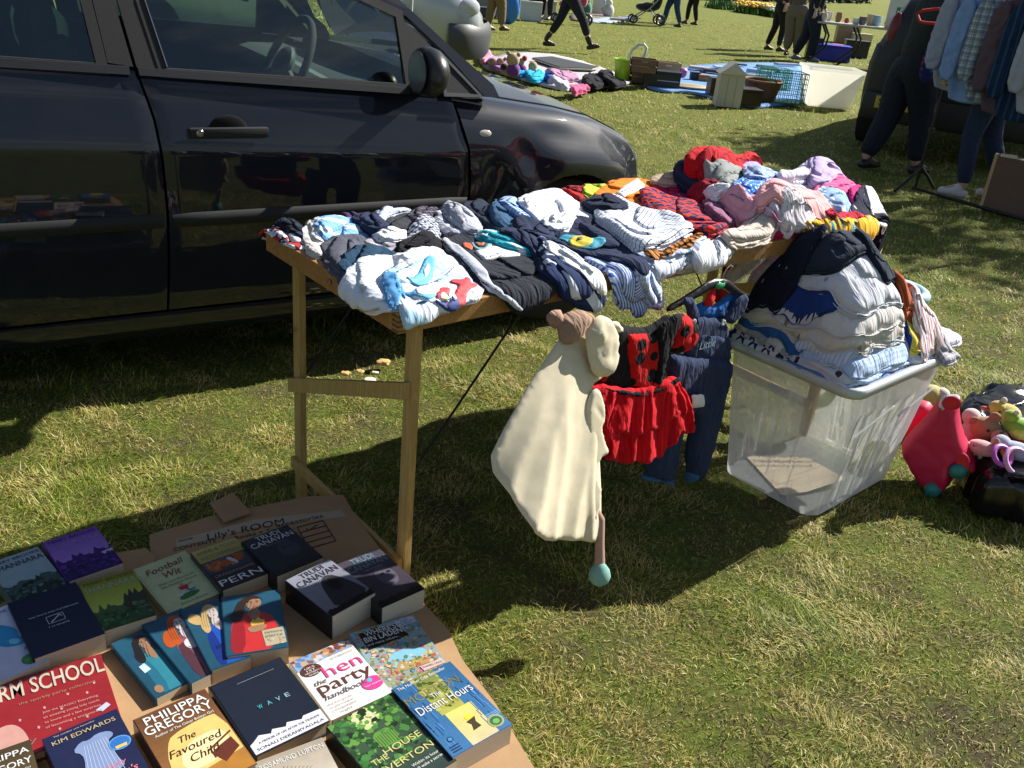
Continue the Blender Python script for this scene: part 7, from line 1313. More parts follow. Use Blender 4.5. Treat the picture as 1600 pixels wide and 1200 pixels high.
# ------------------------------------------------------------------ other vehicles
def loft(name, label, o, yaw, st, paint, parent_parts=None):
    """simple closed vehicle shell from stations (s, bottom, belt, top, half width, top half width)"""
    u_ = np.array([math.sin(yaw), math.cos(yaw), 0]); n_ = np.array([u_[1], -u_[0], 0]); root = thing(name, label, 'car' if name != 'parked_van' else 'van', o); v = []; o = np.array(o, float); o[2] = 0
    def ring(s, zb_, zm, zt, hw, tw): return [(x, z) for x, z in ((hw*.88, zb_), (hw*.98, zb_+.08), (hw, zb_+(zm-zb_)*.4), (hw, zb_+(zm-zb_)*.75), (hw*.97, zm), (hw*.94, zm+.02), (tw+(hw*.94-tw)*.4, zm+(zt-zm)*.65), (tw, zt-.04), (tw*.85, zt), (tw*.4, zt+.02), (0, zt+.025))]
    for q in st:
        r_ = ring(*q); full = r_+[(-x, z) for x, z in r_[-2::-1]]; v += [o+u_*q[0]+n_*x+Z*z for x, z in full]
    m = 21; gl_, pt_ = [], []
    for i in range(len(st)-1):
        for k in range(m-1):
            q = (i*m+k, (i+1)*m+k, (i+1)*m+k+1, i*m+k+1); kk = min(k, m-2-k); (gl_ if kk in (5, 6) and st[i][3]-st[i][2] > .2 and st[i+1][3]-st[i+1][2] > .2 else pt_).append(q)
    pt_ += [list(range(m)), [(len(st)-1)*m+k for k in range(m)][::-1]]
    for nm, ff, mt in (('body', pt_, paint), ('side_glass', gl_, simple('dark_glass', (.008, .009, .011), .35, var=0, Specular_IOR_Level=.2))):
        if ff: us = sorted(set(i for q in ff for i in q)); mp_ = {a: b for b, a in enumerate(us)}; obj(nm, [v[i] for i in us], [[mp_[i] for i in q] for q in ff], mt, root, True)
    return root, u_, n_, o
SIL = simple('silver_paint', (.42, .46, .47), .28, .35, var=.1, Coat_Weight=.6)
vf = G(748, 88, .3)
van, vu, vn, vo = loft('parked_van', 'silver grey van with a dark plastic front bumper parked beyond the black car', vf-np.array([.05, -.85, 0]), R(84), [(-4.6, .3, 1.1, 1.9, .8, .65), (-4.5, .28, 1.15, 1.95, .88, .75), (-2.2, .28, 1.15, 1.97, .9, .76), (-1.7, .28, 1.12, 1.9, .9, .74), (-1.1, .28, 1.10, 1.35, .9, .66), (-.8, .28, 1.02, 1.12, .9, .6), (-.4, .28, .92, .98, .86, .55), (-.2, .28, .84, .88, .80, .5), (-.08, .3, .74, .78, .72, .4), (0, .35, .62, .66, .60, .3)], SIL)
mb = MB(); v = []
for i in range(15):
    a = R(-95+190*i/14); 
    for z, e in ((.24, .01), (.30, .05), (.50, .07), (.60, .045), (.63, .01)): v.append(vo+vu*(-.42+(.48+e)*math.cos(a*.92))+vn*((.86+e)*math.sin(a))+Z*z)
obj('front_bumper', v, [(i*5+k, (i+1)*5+k, (i+1)*5+k+1, i*5+k+1) for i in range(14) for k in range(4)], simple('grey_bumper_plastic', (.05, .052, .056), .5), van, True)
MB().ell(vo+vu*-.2+vn*.72+Z*.80, .16, .08, .11, (.6, .6, .62), ax=[(vu-vn*.5)/1.12, (vn+vu*.5)/1.12, Z]).build('headlamp', simple('lamp_glass', (.5, .52, .55), .1), van, True)
for s_ in (-.95, -3.7):
    for g_ in (1, -1): MB().lathe(vo+vu*s_+vn*g_*.7+Z*.33, [(.05, 0), (.2, .02), (.32, .0), (.33, .1), (.32, .19), (.2, .2), (0, .2)], axis=vn*g_, n=28).build('wheel', M_RUB, van, True)
q = G(642, 60, 0); pq = V(642, 24, (vo+vn*1.0)*[1, 1, 0], vn); tag(MB().tube([pq*[1, 1, 0], pq*[1, 1, 0]+Z*1.6], .02, (.5, .5, .48)).build('white_pole', M_PLAIN), 'thin pale upright pole in front of the silver van', 'pole')
hw_ = G(1345, 222); HY = R(29); hu = np.array([math.sin(HY), math.cos(HY), 0]); hn_ = np.array([hu[1], -hu[0], 0]); DK = simple('dark_hatch_paint', (.010, .010, .012), .55, .0, Coat_Weight=.08)
h2, hu, hn_, ho = loft('parked_hatchback', 'dark hatchback seen from behind with a yellow number plate, behind the woman in the gilet', hw_+hn_*.80-hu*.55, HY, [(-.02, .42, .85, 1.0, .66, .55), (.0, .33, .92, 1.15, .76, .62), (.08, .28, .95, 1.3, .82, .63), (.3, .26, .95, 1.44, .86, .62), (.8, .24, .95, 1.47, .87, .62), (2.2, .24, .93, 1.44, .87, .60), (2.9, .24, .93, 1.05, .86, .6), (3.6, .26, .85, .9, .8, .5), (3.9, .3, .7, .74, .66, .4)], DK)
for s_ in (.6, 3.1):
    for g_ in (1, -1): MB().lathe(ho+hu*s_+hn_*g_*.68+Z*.30, [(.05, 0), (.2, .02), (.29, .0), (.30, .08), (.29, .17), (.2, .18), (0, .18)], axis=hn_*g_, n=28).build('wheel', M_RUB, h2, True)
for g_ in (1, -1): MB().ell(ho+hu*.07+hn_*g_*.66+Z*1.06, .07, .08, .19, (.45, .015, .01), ax=[hn_, hu, Z]).build('tail_lamp', simple('red_lens', (.16, .006, .006), .35), h2, True)
bp_ = MB().box(ho-hu*.09-hn_*.78+Z*.30, hu*.15, hn_*1.56, Z*.26, (.02, .02, .02), bev=.05).build('rear_bumper', simple('bumper_black', (.014, .014, .015), .5), h2, True)
pt0 = V(1413, 165, ho-hu*.1, hu); mb = MB().box(pt0-hn_*.26-Z*.055, hu*-.01, hn_*.52, Z*.11, (.6, .42, .05), bev=.004); pl_ = mb.build('number_plate', M_PLAST, h2); mb = MB(); write(mb, 'SH04 RNE', pt0-hu*.0125, hn_, Z, .085, (.01, .01, .01), fit=.46, bold=.01); mb.build('plate_lettering', M_PLAIN, pl_)

# ------------------------------------------------------------------ clothes rail on the right
R0 = G(1428, 300); R1 = G(1640, 362); RU = (R1-R0)/np.linalg.norm(R1-R0); RN = np.array([RU[1], -RU[0], 0]); RN = RN if RN@R0 < 0 else -RN
rl = thing('clothes_rail', 'black metal clothes rail with curved feet holding a row of shirts', 'clothes rail', R0)
MB().tube([R0+Z*.03-RU*.02, R0+Z*.03+RU*1.35], .013).build('base_bar', M_BLKMET, rl, True); MB().tube([R0+RN*.25+Z*.02, R0+RN*.12+Z*.10, R0+Z*.20, R0-RN*.12+Z*.12, R0-RN*.25+Z*.02], .012, n=10).build('foot', M_BLKMET, rl, True)
MB().tube([R0+RU*1.35+RN*.25+Z*.02, R0+RU*1.35+Z*.18, R0+RU*1.35-RN*.25+Z*.02], .012).build('foot', M_BLKMET, rl, True)
MB().tube([R0+Z*.03, R0+Z*1.60], .0125).build('post', M_BLKMET, rl, True); MB().tube([R0+RU*1.35+Z*.03, R0+RU*1.35+Z*1.6], .0125).build('post', M_BLKMET, rl, True); MB().tube([R0-RU*.1+Z*1.6, R0+RU*1.45+Z*1.6], .0125).build('hanging_bar', M_BLKMET, rl, True)
MB().lathe(R0+Z*.48, [(0, -.02), (.02, -.018), (.02, .018), (0, .02)]).build('clamp', M_BLKMET, rl, True)
SF = np.array([-.90, -.42, 0]); SF /= np.linalg.norm(SF)      # the shirts face the viewer's left
def rshirt(k, label, c_px, mat, zb_, wd, nm='shirt', coll=None):
    """shirt on a hanger; k = distance along the bar"""
    A = R0+RU*k+Z*1.6; ex = np.array([SF[1], -SF[0], 0]); ex = ex if ex[0] > 0 else -ex; ex = (ex*.8-SF*.45); ex /= np.linalg.norm(ex); n_ = np.array([-ex[1], ex[0], 0]); n_ = n_ if n_@A < 0 else -n_; pl_ = plane(A, n_, ex, Z); t_ = thing(nm, label, 'shirt', A-Z*1.0, 'shirts on the clothes rail')
    hw2 = wd/2; o_ = puff('body', [(-.05, -.08), (.05, -.08), (hw2*.95, -.16), (hw2, -.3), (hw2*.98, zb_), (0, zb_-.03), (-hw2*.98, zb_), (-hw2, -.3), (-hw2*.95, -.16)], pl_, .016, mat, t_, px=False, it=1, cr=22, amp=.014, wid=.03, direc=1.5, folds=(26, .02, 0, None), seed=int(k*100)+3, h=.016)
    for g_ in (-1, 1): puff('sleeve', [(g_*hw2*.9, -.15), (g_*(hw2+.05), -.22), (g_*(hw2+.07), -.5), (g_*(hw2+.06), zb_+.12), (g_*(hw2-.05), zb_+.11), (g_*(hw2-.06), -.5), (g_*(hw2-.08), -.25)], pl_, .016, mat, t_, px=False, it=1, cr=16, amp=.012, wid=.02, direc=1.5, seed=int(k*100)+7+g_, off=.045*(1 if g_ < 0 else .4), h=.014)
    puff('collar', [(-.07, -.07), (.07, -.07), (.08, -.13), (.0, -.16), (-.08, -.13)], pl_, .03, mat, t_, px=False, cr=2, off=.015, seed=2)
    MB().tube([A+Z*.0, A-Z*.05], .003, (.3, .3, .3)).build('hanger_hook', M_STEEL, t_)
    for i in range(5): MB().lathe(A+Z*(-.2-.12*i)+n_*.05+ex*.0, [(.006, 0), (.006, .003), (0, .003)], (.6, .6, .65), axis=tuple(n_), n=8).build('button', M_PLAST, t_) if i < 3 else 0
    return t_
for k, lb_, mt, zb_, wd in ((.08, 'pale blue-grey chambray shirt, foremost on the clothes rail', fabric((.30, .34, .46), 'stripe', (.34, .38, .5), s=.004, rid=.4), -.80, .36), (.22, 'brighter light blue cotton shirt, second from the left on the rail', fabric((.22, .34, .62), rid=.4), -.86, .36), (.36, 'green, white and blue tartan shirt hanging on the rail', fabric((.5, .54, .6), 'plaid', (.06, .1, .2), s=.05, c3=(.05, .12, .08), rid=.4), -.84, .36), (.50, 'plum-brown shirt hanging beside the tartan one on the rail', fabric((.10, .065, .085), 'stripe', (.13, .09, .11), s=.004, rid=.4), -.9, .36), (.63, 'dark navy striped shirt in the middle of the rail', fabric((.012, .03, .08), 'stripe', (.03, .07, .14), s=.05, duty=.3, ang=90, rid=.4), -.92, .38), (.76, 'pale grey-white shirt cut by the right edge', fabric((.4, .42, .5), rid=.4), -.86, .36), (.9, 'faded green checked shirt at the far right of the rail', fabric((.3, .36, .3), 'plaid', (.08, .14, .08), s=.04, c3=(.3, .3, .3)), -.8, .36)):
    rshirt(k, lb_, None, mt, zb_, wd)
bg_ = thing('shopping_bag', 'dark blue flowered bag with a red handle hanging at the left of the rail', 'bag', R0+Z*.9); pl_ = plane(R0-RU*.12-RN*.05+Z*0, RN, RU, Z)
AB = V(1470, 80, pl_[0], pl_[1]); cxy = ((AB-pl_[0])@RU, AB[2])
puff('bag_body', [(1470, 45), (1496, 42), (1488, 100), (1478, 132), (1442, 130), (1436, 118), (1450, 70)], pl_, .05, fabric((.015, .02, .12), 'flowers', (.4, .02, .06), s=.04, duty=.36, c3=(.02, .12, .2), rid=.3), bg_, cr=10, amp=.01, seed=4)
hq = [V(x, y, pl_[0], pl_[1])+RN*.03 for x, y in ((1441, 34), (1437, 22), (1445, 17), (1470, 14), (1482, 20), (1484, 34), (1476, 38), (1450, 36), (1441, 34))]; MB().tube(hq, .012, (.5, .02, .02)).build('handle', M_PLAIN, bg_, True)
cs = G(1560, 338); cu = np.array([.80, -.6, 0]); cn = np.array([-.6, -.8, 0]); ck = thing('wooden_case', 'old brown wooden case with a bright edge leaning by the foot of the rail', 'case', cs)
A_ = G(1530, 330); MB().box(A_, np.array([.52, -.28, 0]), np.array([.03, .055, 0])*2, Z*.40+np.array([.03, .07, 0]), (.22, .13, .06), bev=.006).build('case_body', simple('old_wood', (.13, .07, .035), .6, var=.4), ck)
MB().box(A_-np.array([.012, .0, 0]), np.array([.02, -.01, 0]), np.array([.03, .055, 0])*2, Z*.405+np.array([.03, .07, 0]), (.5, .33, .14)).build('pale_edge', simple('raw_pine', (.45, .3, .14), .6), ck); MB().box(A_+Z*.40+np.array([.05, .05, 0]), np.array([.1, -.05, 0]), np.array([.02, .04, 0]), Z*.02, (.3, .3, .3)).build('clasp', M_STEEL, ck)

# ------------------------------------------------------------------ rugs and goods on the grass beyond
def sheet(name, label, pix, col, cat, mat=None, z=.02, seed=1):
    rg = np.random.default_rng(seed); P = np.array([G(x, y, z)[:2] for x, y in pix]); P = P if area2(P) > 0 else P[::-1]; P = smooth_poly(P, .12, .012, rg, 1); W, F, ring = fill(P, .12, rg); crs = Creases(P, 30, .012, .05, rg); n = len(W)
    z_ = z+np.abs(crs(W))+.004; V3 = np.column_stack([W, z_]); F = F+[(ring[i], n+i, n+(i+1) % len(ring), ring[(i+1) % len(ring)]) for i in range(len(ring))]; V3 = np.vstack([V3, np.column_stack([W[ring], np.full(len(ring), z-.02)])])
    o_ = obj(name, V3, F, mat or simple(name+'_cloth', col, .8, var=.3, scale=6), None, True); tag(o_, label, cat); return o_
sheet('rug', 'pale blanket spread on the grass under dolls and dresses behind the black car', [(735, 100), (800, 80), (880, 86), (992, 124), (985, 129), (905, 141), (860, 136)], (.5, .48, .5), 'blanket')
sheet('blue_tarpaulin', 'blue tarpaulin covered with bric-a-brac beyond the table', [(1000, 130), (1058, 104), (1150, 98), (1250, 98), (1270, 140), (1262, 160), (1160, 168), (1110, 150), (1075, 142), (1030, 142)], (.12, .3, .62), 'tarpaulin')
D = Stack(G(740, 110), np.array([1., 0, 0]), np.array([0, 1., 0]), .03, (5, 6), edges=False, res=.02, mar=.5); D.tf = 1
def dk(name, label, cat, pts, c, **kw): return D.cloth(name, label, cat, [(740+x*.2, y*.2) for x, y in pts], fabric(c, weave=120, **({'rid': .6})), h=.032, jit=.02, t_=kw.pop('t_', .055), layers=2, cr=20, amp=.032, wid=.04, zh=.05, **kw)
dk('rag_doll', 'pink and white rag doll at the left end of the doll blanket', 'doll', [(40, 420), (140, 400), (150, 460), (70, 490)], (.7, .3, .4)); dk('lilac_dress', 'lilac doll dress lying on the blanket', 'dress', [(90, 490), (170, 450), (290, 480), (300, 520), (200, 540)], (.5, .25, .65))
dk('turquoise_dress', 'bright turquoise dress nearer the bonnet of the black car', 'dress', [(285, 540), (300, 500), (400, 530), (420, 580), (330, 580)], (.02, .4, .75)); dk('turquoise_dress', 'bright turquoise ruffled dress, right-hand of the turquoise pair', 'dress', [(400, 590), (430, 540), (540, 550), (570, 610), (480, 625)], (.03, .45, .75))
dk('blue_doll_clothes', 'royal blue doll clothes between turquoise and mauve ones', 'clothes', [(555, 590), (600, 560), (650, 600), (620, 630)], (.04, .1, .45)); dk('mauve_dress', 'mauve patterned dress on the blanket', 'dress', [(560, 550), (640, 540), (800, 580), (810, 620), (700, 620), (620, 590)], (.45, .25, .38)); dk('pink_dress', 'pink and crimson dress at the near edge of the doll blanket', 'dress', [(740, 690), (770, 660), (890, 660), (900, 690), (800, 705)], (.6, .12, .25)); dk('white_doll_dress', 'white and lilac doll dress at the near edge of the blanket', 'dress', [(560, 620), (680, 640), (760, 670), (740, 700), (660, 670)], (.6, .58, .75))
dk('black_jacket', 'black jacket lying at the right end of the doll blanket', 'jacket', [(840, 600), (900, 580), (1060, 600), (1080, 640), (960, 680), (880, 660)], (.012, .012, .016)); dk('black_trousers', 'black trousers lying by the lime green bucket', 'trousers', [(980, 560), (1080, 550), (1090, 600), (1200, 650), (1100, 660), (1000, 610)], (.015, .016, .02))
GB2 = 'dolls and teddies on the blanket'
def btoy(label, x, y, z, parts, cat='soft toy'):
    c = G(740+x*.2, y*.2, z); f_ = np.array([c[0], c[1], 0]); f_ /= np.linalg.norm(f_); r_ = np.array([f_[1], -f_[0], 0]); tt = thing('soft_toy', label, cat, c, GB2)
    for nm, (a, b), rr, col in parts: MB().ell(c+r_*a*.7+Z*(b*.7-.06), rr*.68, rr*.62, rr*.68, col).build(nm, M_PLUSH, tt, True)
btoy('tan teddy bear sitting up on the doll blanket', 310, 440, .28, [('head', (0, .03), .12, (.6, .42, .22)), ('ear', (-.09, .13), .04, (.55, .36, .2)), ('ear', (.09, .12), .04, (.55, .36, .2)), ('body', (.02, -.14), .13, (.2, .04, .3)), ('snout', (.02, .0), .05, (.65, .48, .3))])
btoy('small tan bear lying beside the sitting teddy', 215, 450, .18, [('head', (0, 0), .09, (.6, .4, .25)), ('ear', (.08, .07), .035, (.55, .36, .2)), ('body', (-.13, -.02), .1, (.62, .4, .28))]); btoy('brown haired doll in the lilac dress', 250, 510, .16, [('head', (0, 0), .07, (.6, .36, .28)), ('hair', (-.02, .05), .075, (.06, .02, .02))], 'doll')
btoy('beige monkey toy in purple and green by the sitting teddy', 380, 470, .2, [('head', (-.02, .05), .07, (.5, .3, .2)), ('body', (0, -.08), .1, (.16, .02, .24)), ('arm', (-.08, -.05), .05, (.2, .55, .04)), ('hat', (.04, .12), .05, (.6, .04, .02))]); btoy('blonde doll behind the turquoise dresses', 465, 500, .18, [('head', (0, 0), .08, (.65, .42, .28)), ('hair', (.0, .05), .085, (.6, .45, .2)), ('body', (.02, -.12), .08, (.6, .5, .3))], 'doll')
# dark framed panel lying flat
P4 = [G(x, y, .06) for x, y in ((832, 92), (862, 90), (935, 106), (925, 109), (875, 107))]; fp = thing('folded_mesh_screen', 'dark mesh folding panel lying flat behind the dolls', 'panel', P4[0]); MB().prism(P4[::-1], Z*.02, (.03, .035, .04)).build('mesh', M_PLAIN, fp); MB().tube(P4+[P4[0]], .012, (.4, .38, .3)).build('frame', M_PLAIN, fp)
# lime bucket with hose
c = G(972, 126); bk_ = thing('lime_bucket', 'lime green bucket with a white hose standing out of it', 'bucket', c); MB().lathe(c, [(0, .01), (.105, .01), (.135, .27), (.145, .275), (.145, .265), (.13, .26), (.1, .02)], (.35, .6, .02), n=28).build('bucket', M_PLAST, bk_, True)
f_ = np.array([c[0], c[1], 0]); f_ /= np.linalg.norm(f_); r_ = np.array([f_[1], -f_[0], 0]); MB().tube([c+r_*x+Z*z for x, z in ((.03, .2), (.04, .30), (.08, .4), (.15, .47), (.22, .48), (.26, .44), (.25, .36), (.2, .26))], .02, (.65, .66, .62), n=10).build('hose', M_PLAST, bk_, True)
def crate(label, px, py, w_, d_, h_, z0, col, yaw=0., name='wooden_crate', slots=2, grp=None, top=None):
    c = G(px, py, z0); ex = np.array([math.cos(yaw), math.sin(yaw), 0]); ey = np.array([-ex[1], ex[0], 0]); tt = thing(name, label, 'crate' if 'crate' in name else 'box', c, grp); dk_ = tuple(q*.6 for q in col)
    for i in range(slots):
        z = z0+h_*i/slots+.004; hh = h_/slots-.012
        for o_, e in ((c*[1, 1, 0]+Z*z, (ex*w_, ey*.012)), (c*[1, 1, 0]+ey*d_+Z*z, (ex*w_, ey*.012)), (c*[1, 1, 0]+Z*z, (ex*.012, ey*d_)), (c*[1, 1, 0]+ex*(w_-.012)+Z*z, (ex*.012, ey*d_))):
            MB().box(o_, e[0], e[1], Z*hh, col).build('side_board', M_PLAIN, tt)
    MB().box(c*[1, 1, 0]+ex*.013+ey*.013+Z*(z0+.003), ex*(w_-.026), ey*(d_-.026), Z*.01, dk_).build('base', M_PLAIN, tt)
    mb = MB().box(c*[1, 1, 0]-ey*.003+ex*w_*.38+Z*(z0+h_*.72), ex*w_*.24, ey*.002, Z*h_*.12, tuple(q*1.9 for q in col)); mb.build('hand_hole', M_PLAIN, tt); return tt
crate('brown wooden crate, lower of two stacked beside the lime bucket', 984, 128, .33, .25, .17, .01, (.14, .09, .05)); crate('brown wooden crate with a hand hole, on top of the stack beside the bucket', 984, 112, .34, .25, .17, .19, (.19, .12, .07))
crate('pale wooden crate with printed side behind the black box', 1022, 120, .34, .22, .2, .1, (.5, .38, .24), .05, slots=1)
def bigbox(label, px, py, w_, d_, h_, z0, col, yaw=0., name='black_box', lid=None, cat='box'):
    c = G(px, py, z0)*[1, 1, 0]+Z*z0; ex = np.array([math.cos(yaw), math.sin(yaw), 0]); ey = np.array([-ex[1], ex[0], 0]); tt = thing(name, label, cat, c); MB().box(c, ex*w_, ey*d_, Z*h_*.86, col, bev=.008).build('body', M_PLAST, tt); MB().box(c-ex*.006-ey*.006+Z*h_*.865, ex*(w_+.012), ey*(d_+.012), Z*h_*.13, lid or col, bev=.006).build('lid', M_PLAST, tt); return tt, c, ex, ey
tt, c, ex, ey = bigbox('black storage box with a pale line round it, in front of the wooden crates', 1008, 137, .44, .26, .22, .0, (.02, .02, .022), .03); MB().box(c-ey*.003+ex*.14+Z*.10, ex*.28, ey*.002, Z*.01, (.6, .6, .6)).build('pale_line', M_PLAIN, tt)
bigbox('dark brown box in front of the wicker basket', 1146, 164, .34, .3, .19, .02, (.035, .022, .016), .15, 'brown_box'); bigbox('dark brown box left of the white house-shaped post box', 1108, 150, .14, .22, .22, .02, (.04, .025, .018), .1, 'brown_box')
bigbox('small black box with a white emblem on the blue tarpaulin', 1079, 124, .13, .1, .1, .03, (.012, .03, .035), .1, 'small_box'); bigbox('small orange-brown box beside the black one on the tarpaulin', 1092, 126, .16, .09, .08, .03, (.4, .16, .04), .1, 'small_box')
# white house-shaped post box
c = G(1118, 166); ex = np.array([math.cos(.05), math.sin(.05), 0]); ey = np.array([-ex[1], ex[0], 0]); tt = thing('post_box', 'white wooden box shaped like a little house with a pitched roof', 'box', c); W4 = (.62, .58, .48)
MB().box(c, ex*.29, ey*.2, Z*.37, W4, bev=.004).build('body', M_PLAIN, tt); q = c+Z*.37; MB().prism([q-ex*.02-ey*.02, q+ex*.31-ey*.02, q+ex*.145-ey*.02+Z*.13], ey*.24, (.7, .67, .58)).build('roof', M_PLAIN, tt)
for i in (1, 2): MB().box(c+ex*.097*i-ey*.002, ex*.006, ey*.002, Z*.35, (.35, .32, .26)).build('groove', M_PLAIN, tt)
# wicker basket
c = G(1186, 160); tt = thing('wicker_basket', 'brown wicker basket behind the dark brown box', 'basket', c); t = NT('wicker'); ob = t.n('ShaderNodeTexCoord').outputs['Object']; ck_ = t.n('ShaderNodeTexChecker', {'Scale': 60.}); t.t.links.new(ob, ck_.inputs[0]); t.base(t.mix(ck_.outputs[1], (.2, .1, .045), (.09, .04, .02))); t.p(Roughness=.7); MB().lathe(c, [(0, .01), (.17, .01), (.24, .26), (.245, .265), (.225, .26), (.155, .03)], n=30).build('basket', t.m, tt, True); MB().torus(c+Z*.265, .235, .014, (.25, .13, .06), m=8).build('rim', M_PLAIN, tt, True)
def wire(label, px, py, w_, d_, h_, yaw, col=(.02, .3, .16)):
    c = G(px, py, .03); ex = np.array([math.cos(yaw), math.sin(yaw), 0]); ey = np.array([-ex[1], ex[0], 0]); tt = thing('wire_crate', label, 'crate', c, 'green wire crates'); mb = MB()
    for i in range(7): z = Z*h_*i/6; mb.tube([c+z, c+z+ex*w_, c+z+ex*w_+ey*d_, c+z+ey*d_, c+z], .006 if i in (0, 6) else .004, col, n=5)
    for i in range(9):
        for q in (c+ex*w_*i/8, c+ex*w_*i/8+ey*d_): mb.tube([q, q+Z*h_], .004, col, n=5)
    for i in range(1, 6):
        for q in (c+ey*d_*i/6, c+ex*w_+ey*d_*i/6): mb.tube([q, q+Z*h_], .004, col, n=5)
    mb.build('wire_frame', M_PLAST, tt); MB().box(c+Z*.005+ex*.02+ey*.02, ex*(w_-.04), ey*(d_-.04), Z*.006, (.015, .2, .1)).build('base', M_PLAST, tt)
wire('green wire crate, right-hand and nearer of the two', 1204, 160, .42, .35, .36, .1); wire('green wire crate, left and farther of the two', 1190, 138, .4, .3, .26, .15)
t = NT('cream_plastic'); t.base((.85, .84, .78)); t.p(Roughness=.4); tl = t.n('ShaderNodeBsdfTranslucent', {'Color': (.95, .94, .88, 1)}); ms = t.n('ShaderNodeMixShader', {0: .6}); t.t.links.new(t.b.outputs[0], ms.inputs[1]); t.t.links.new(tl.outputs[0], ms.inputs[2]); t.t.links.new(ms.outputs[0], t.out.inputs[0]); M_TUB = t.m
# big cream tub
c = G(1262, 166); ex = np.array([math.cos(-.02), math.sin(-.02), 0]); ey = np.array([-ex[1], ex[0], 0]); tt = thing('plastic_tub', 'large empty cream plastic storage tub beyond the table', 'tub', c); v = []; f = []
for z, e in ((.005, 0), (.44, .075), (.44, .10), (.475, .10), (.475, .08), (.02, .01)):
    v += [c*[1, 1, 0]+ex*(x*(1+2*e)-(.0+e)*1)*1.0+ey*y+Z*z for x, y in ((0, -e), (.62, -e), (.62, .42+e), (0, .42+e))]
    v[-4:] = [c*[1, 1, 0]+ex*xx+ey*yy+Z*z for xx, yy in ((-e, -e), (.52+e, -e), (.52+e, .4+e), (-e, .4+e))]
f = [(k*4+i, k*4+(i+1) % 4, k*4+4+(i+1) % 4, k*4+4+i) for k in range(5) for i in range(4)]+[(3, 2, 1, 0), (20, 21, 22, 23)]; bm_ = obj('tub_body', v, f, M_TUB, tt); mod = bm_.modifiers.new('b', 'BEVEL'); mod.width = .02; mod.segments = 3
# scattered small things on the tarpaulin
rg = random.Random(3)
c = G(1065, 120, .03); tag(MB().lathe(c, [(0, 0), (.05, 0), (.075, .05), (.07, .1), (.05, .12), (0, .12)], (.6, .15, .35)).build('pink_pot', M_PLAST, None, True), 'small pink pot on the left of the tarpaulin', 'pot')
c = G(1078, 139, .02); mb = MB().ell(c+Z*.03, .27, .13, .03, (.6, .5, .32), nu=26); mb.ell(c+Z*.045, .22, .1, .022, (.42, .33, .2), nu=26); tag(mb.build('oval_tray', M_PLAIN, None, True), 'oval cream wicker tray at the near edge of the tarpaulin', 'tray')
for i, (x, y, w_, d_, c_, lb_) in enumerate(((1075, 107, .3, .18, (.6, .5, .5), 'pale pink paper folder at the left back of the tarpaulin'), (1098, 112, .35, .2, (.09, .03, .03), 'dark red open book on the tarpaulin'), (1118, 106, .3, .2, (.6, .6, .62), 'white magazine near the roof of the house-shaped box'), (1165, 112, .4, .2, (.4, .55, .75), 'pale blue leaflet between house-shaped box and wire crates'), (1180, 104, .3, .15, (.03, .03, .04), 'black case at the back of the tarpaulin'), (1215, 102, .5, .12, (.55, .6, .65), 'long white leaflet at the back right of the tarpaulin'), (1168, 120, .34, .1, (.6, .58, .5), 'rolled cream paper in the middle of the tarpaulin'), (1140, 101, .3, .12, (.05, .08, .1), 'flat dark album at the back of the tarpaulin'), (1195, 112, .25, .2, (.02, .12, .08), 'dark green tray behind the wire crates'), (1050, 112, .2, .14, (.5, .2, .2), 'red and white packet by the crates'))):
    a = rg.uniform(-.5, .5); ex = np.array([math.cos(a), math.sin(a), 0]); ey = np.array([-ex[1], ex[0], 0]); tag(MB().box(G(x, y, .045), ex*w_, ey*d_, Z*rg.uniform(.02, .06)+ex*.01, c_, bev=.006).build('paper_item', M_PRINT), lb_, 'bric-a-brac')

# ------------------------------------------------------------------ far stalls, pushchairs, flowers
FT = G(1290, 62); u_ = np.array([.98, -.17, 0]); n_ = np.array([.17, .98, 0]); ft = thing('trestle_table', 'grey folding table with bowed black legs, loaded with bric-a-brac in the background', 'table', FT); sc_ = 1.0
c = V(1275, 37, FT, n_); c[2] = .72
c = G(1277, 36, .72); MB().box(c, u_*2.3, n_*.75, Z*.04, (.42, .4, .36), bev=.01).build('tabletop', M_PLAIN, ft)
for k in (.15, .75, 1.5, 2.1):
    for q in (.08, .66): b0 = c+u_*k+n_*q; MB().tube([b0, b0+u_*.12-Z*.2, b0+u_*.10-Z*.42, b0-u_*.08-Z*.6, b0-u_*.22-Z*.715], .02, (.012, .012, .014)).build('leg', M_BLKMET, ft, True)
GR = 'goods on the far folding table'; pal = [(.6, .5, .45), (.7, .7, .68), (.25, .12, .08), (.5, .05, .05), (.6, .6, .65), (.1, .1, .12), (.55, .45, .3), (.3, .45, .55)]
far_goods = ['white bowl at the left end', 'red striped mug', 'cream jug', 'brown tin', 'clear glass vase', 'grey pan', 'white teapot', 'blue-grey dish', 'small red box', 'dark bottle']
for i, nm in enumerate(far_goods):
    q = c+u_*(.1+.15*i+rg.uniform(-.03, .03))+n_*rg.uniform(.1, .45)+Z*.042; r_ = rg.uniform(.05, .09); hh = rg.uniform(.07, .2); tag(MB().lathe(q, [(0, 0), (r_*.7, 0), (r_, hh*.5), (r_*rg.uniform(.5, 1.1), hh), (0, hh)], pal[i % 8], n=14).build('crockery', M_PLAST, None, True), nm+' on the far folding table', 'crockery', GR)
pv = thing('first_aid_sign', 'white panel with a green cross standing on the far folding table', 'sign', c+u_*1.42+Z*.05); b0 = c+u_*1.25+n_*.2+Z*.045; MB().box(b0, u_*.42, n_*.03+Z*.01, Z*.55, (.62, .64, .66), bev=.004).build('panel', M_PLAIN, pv)
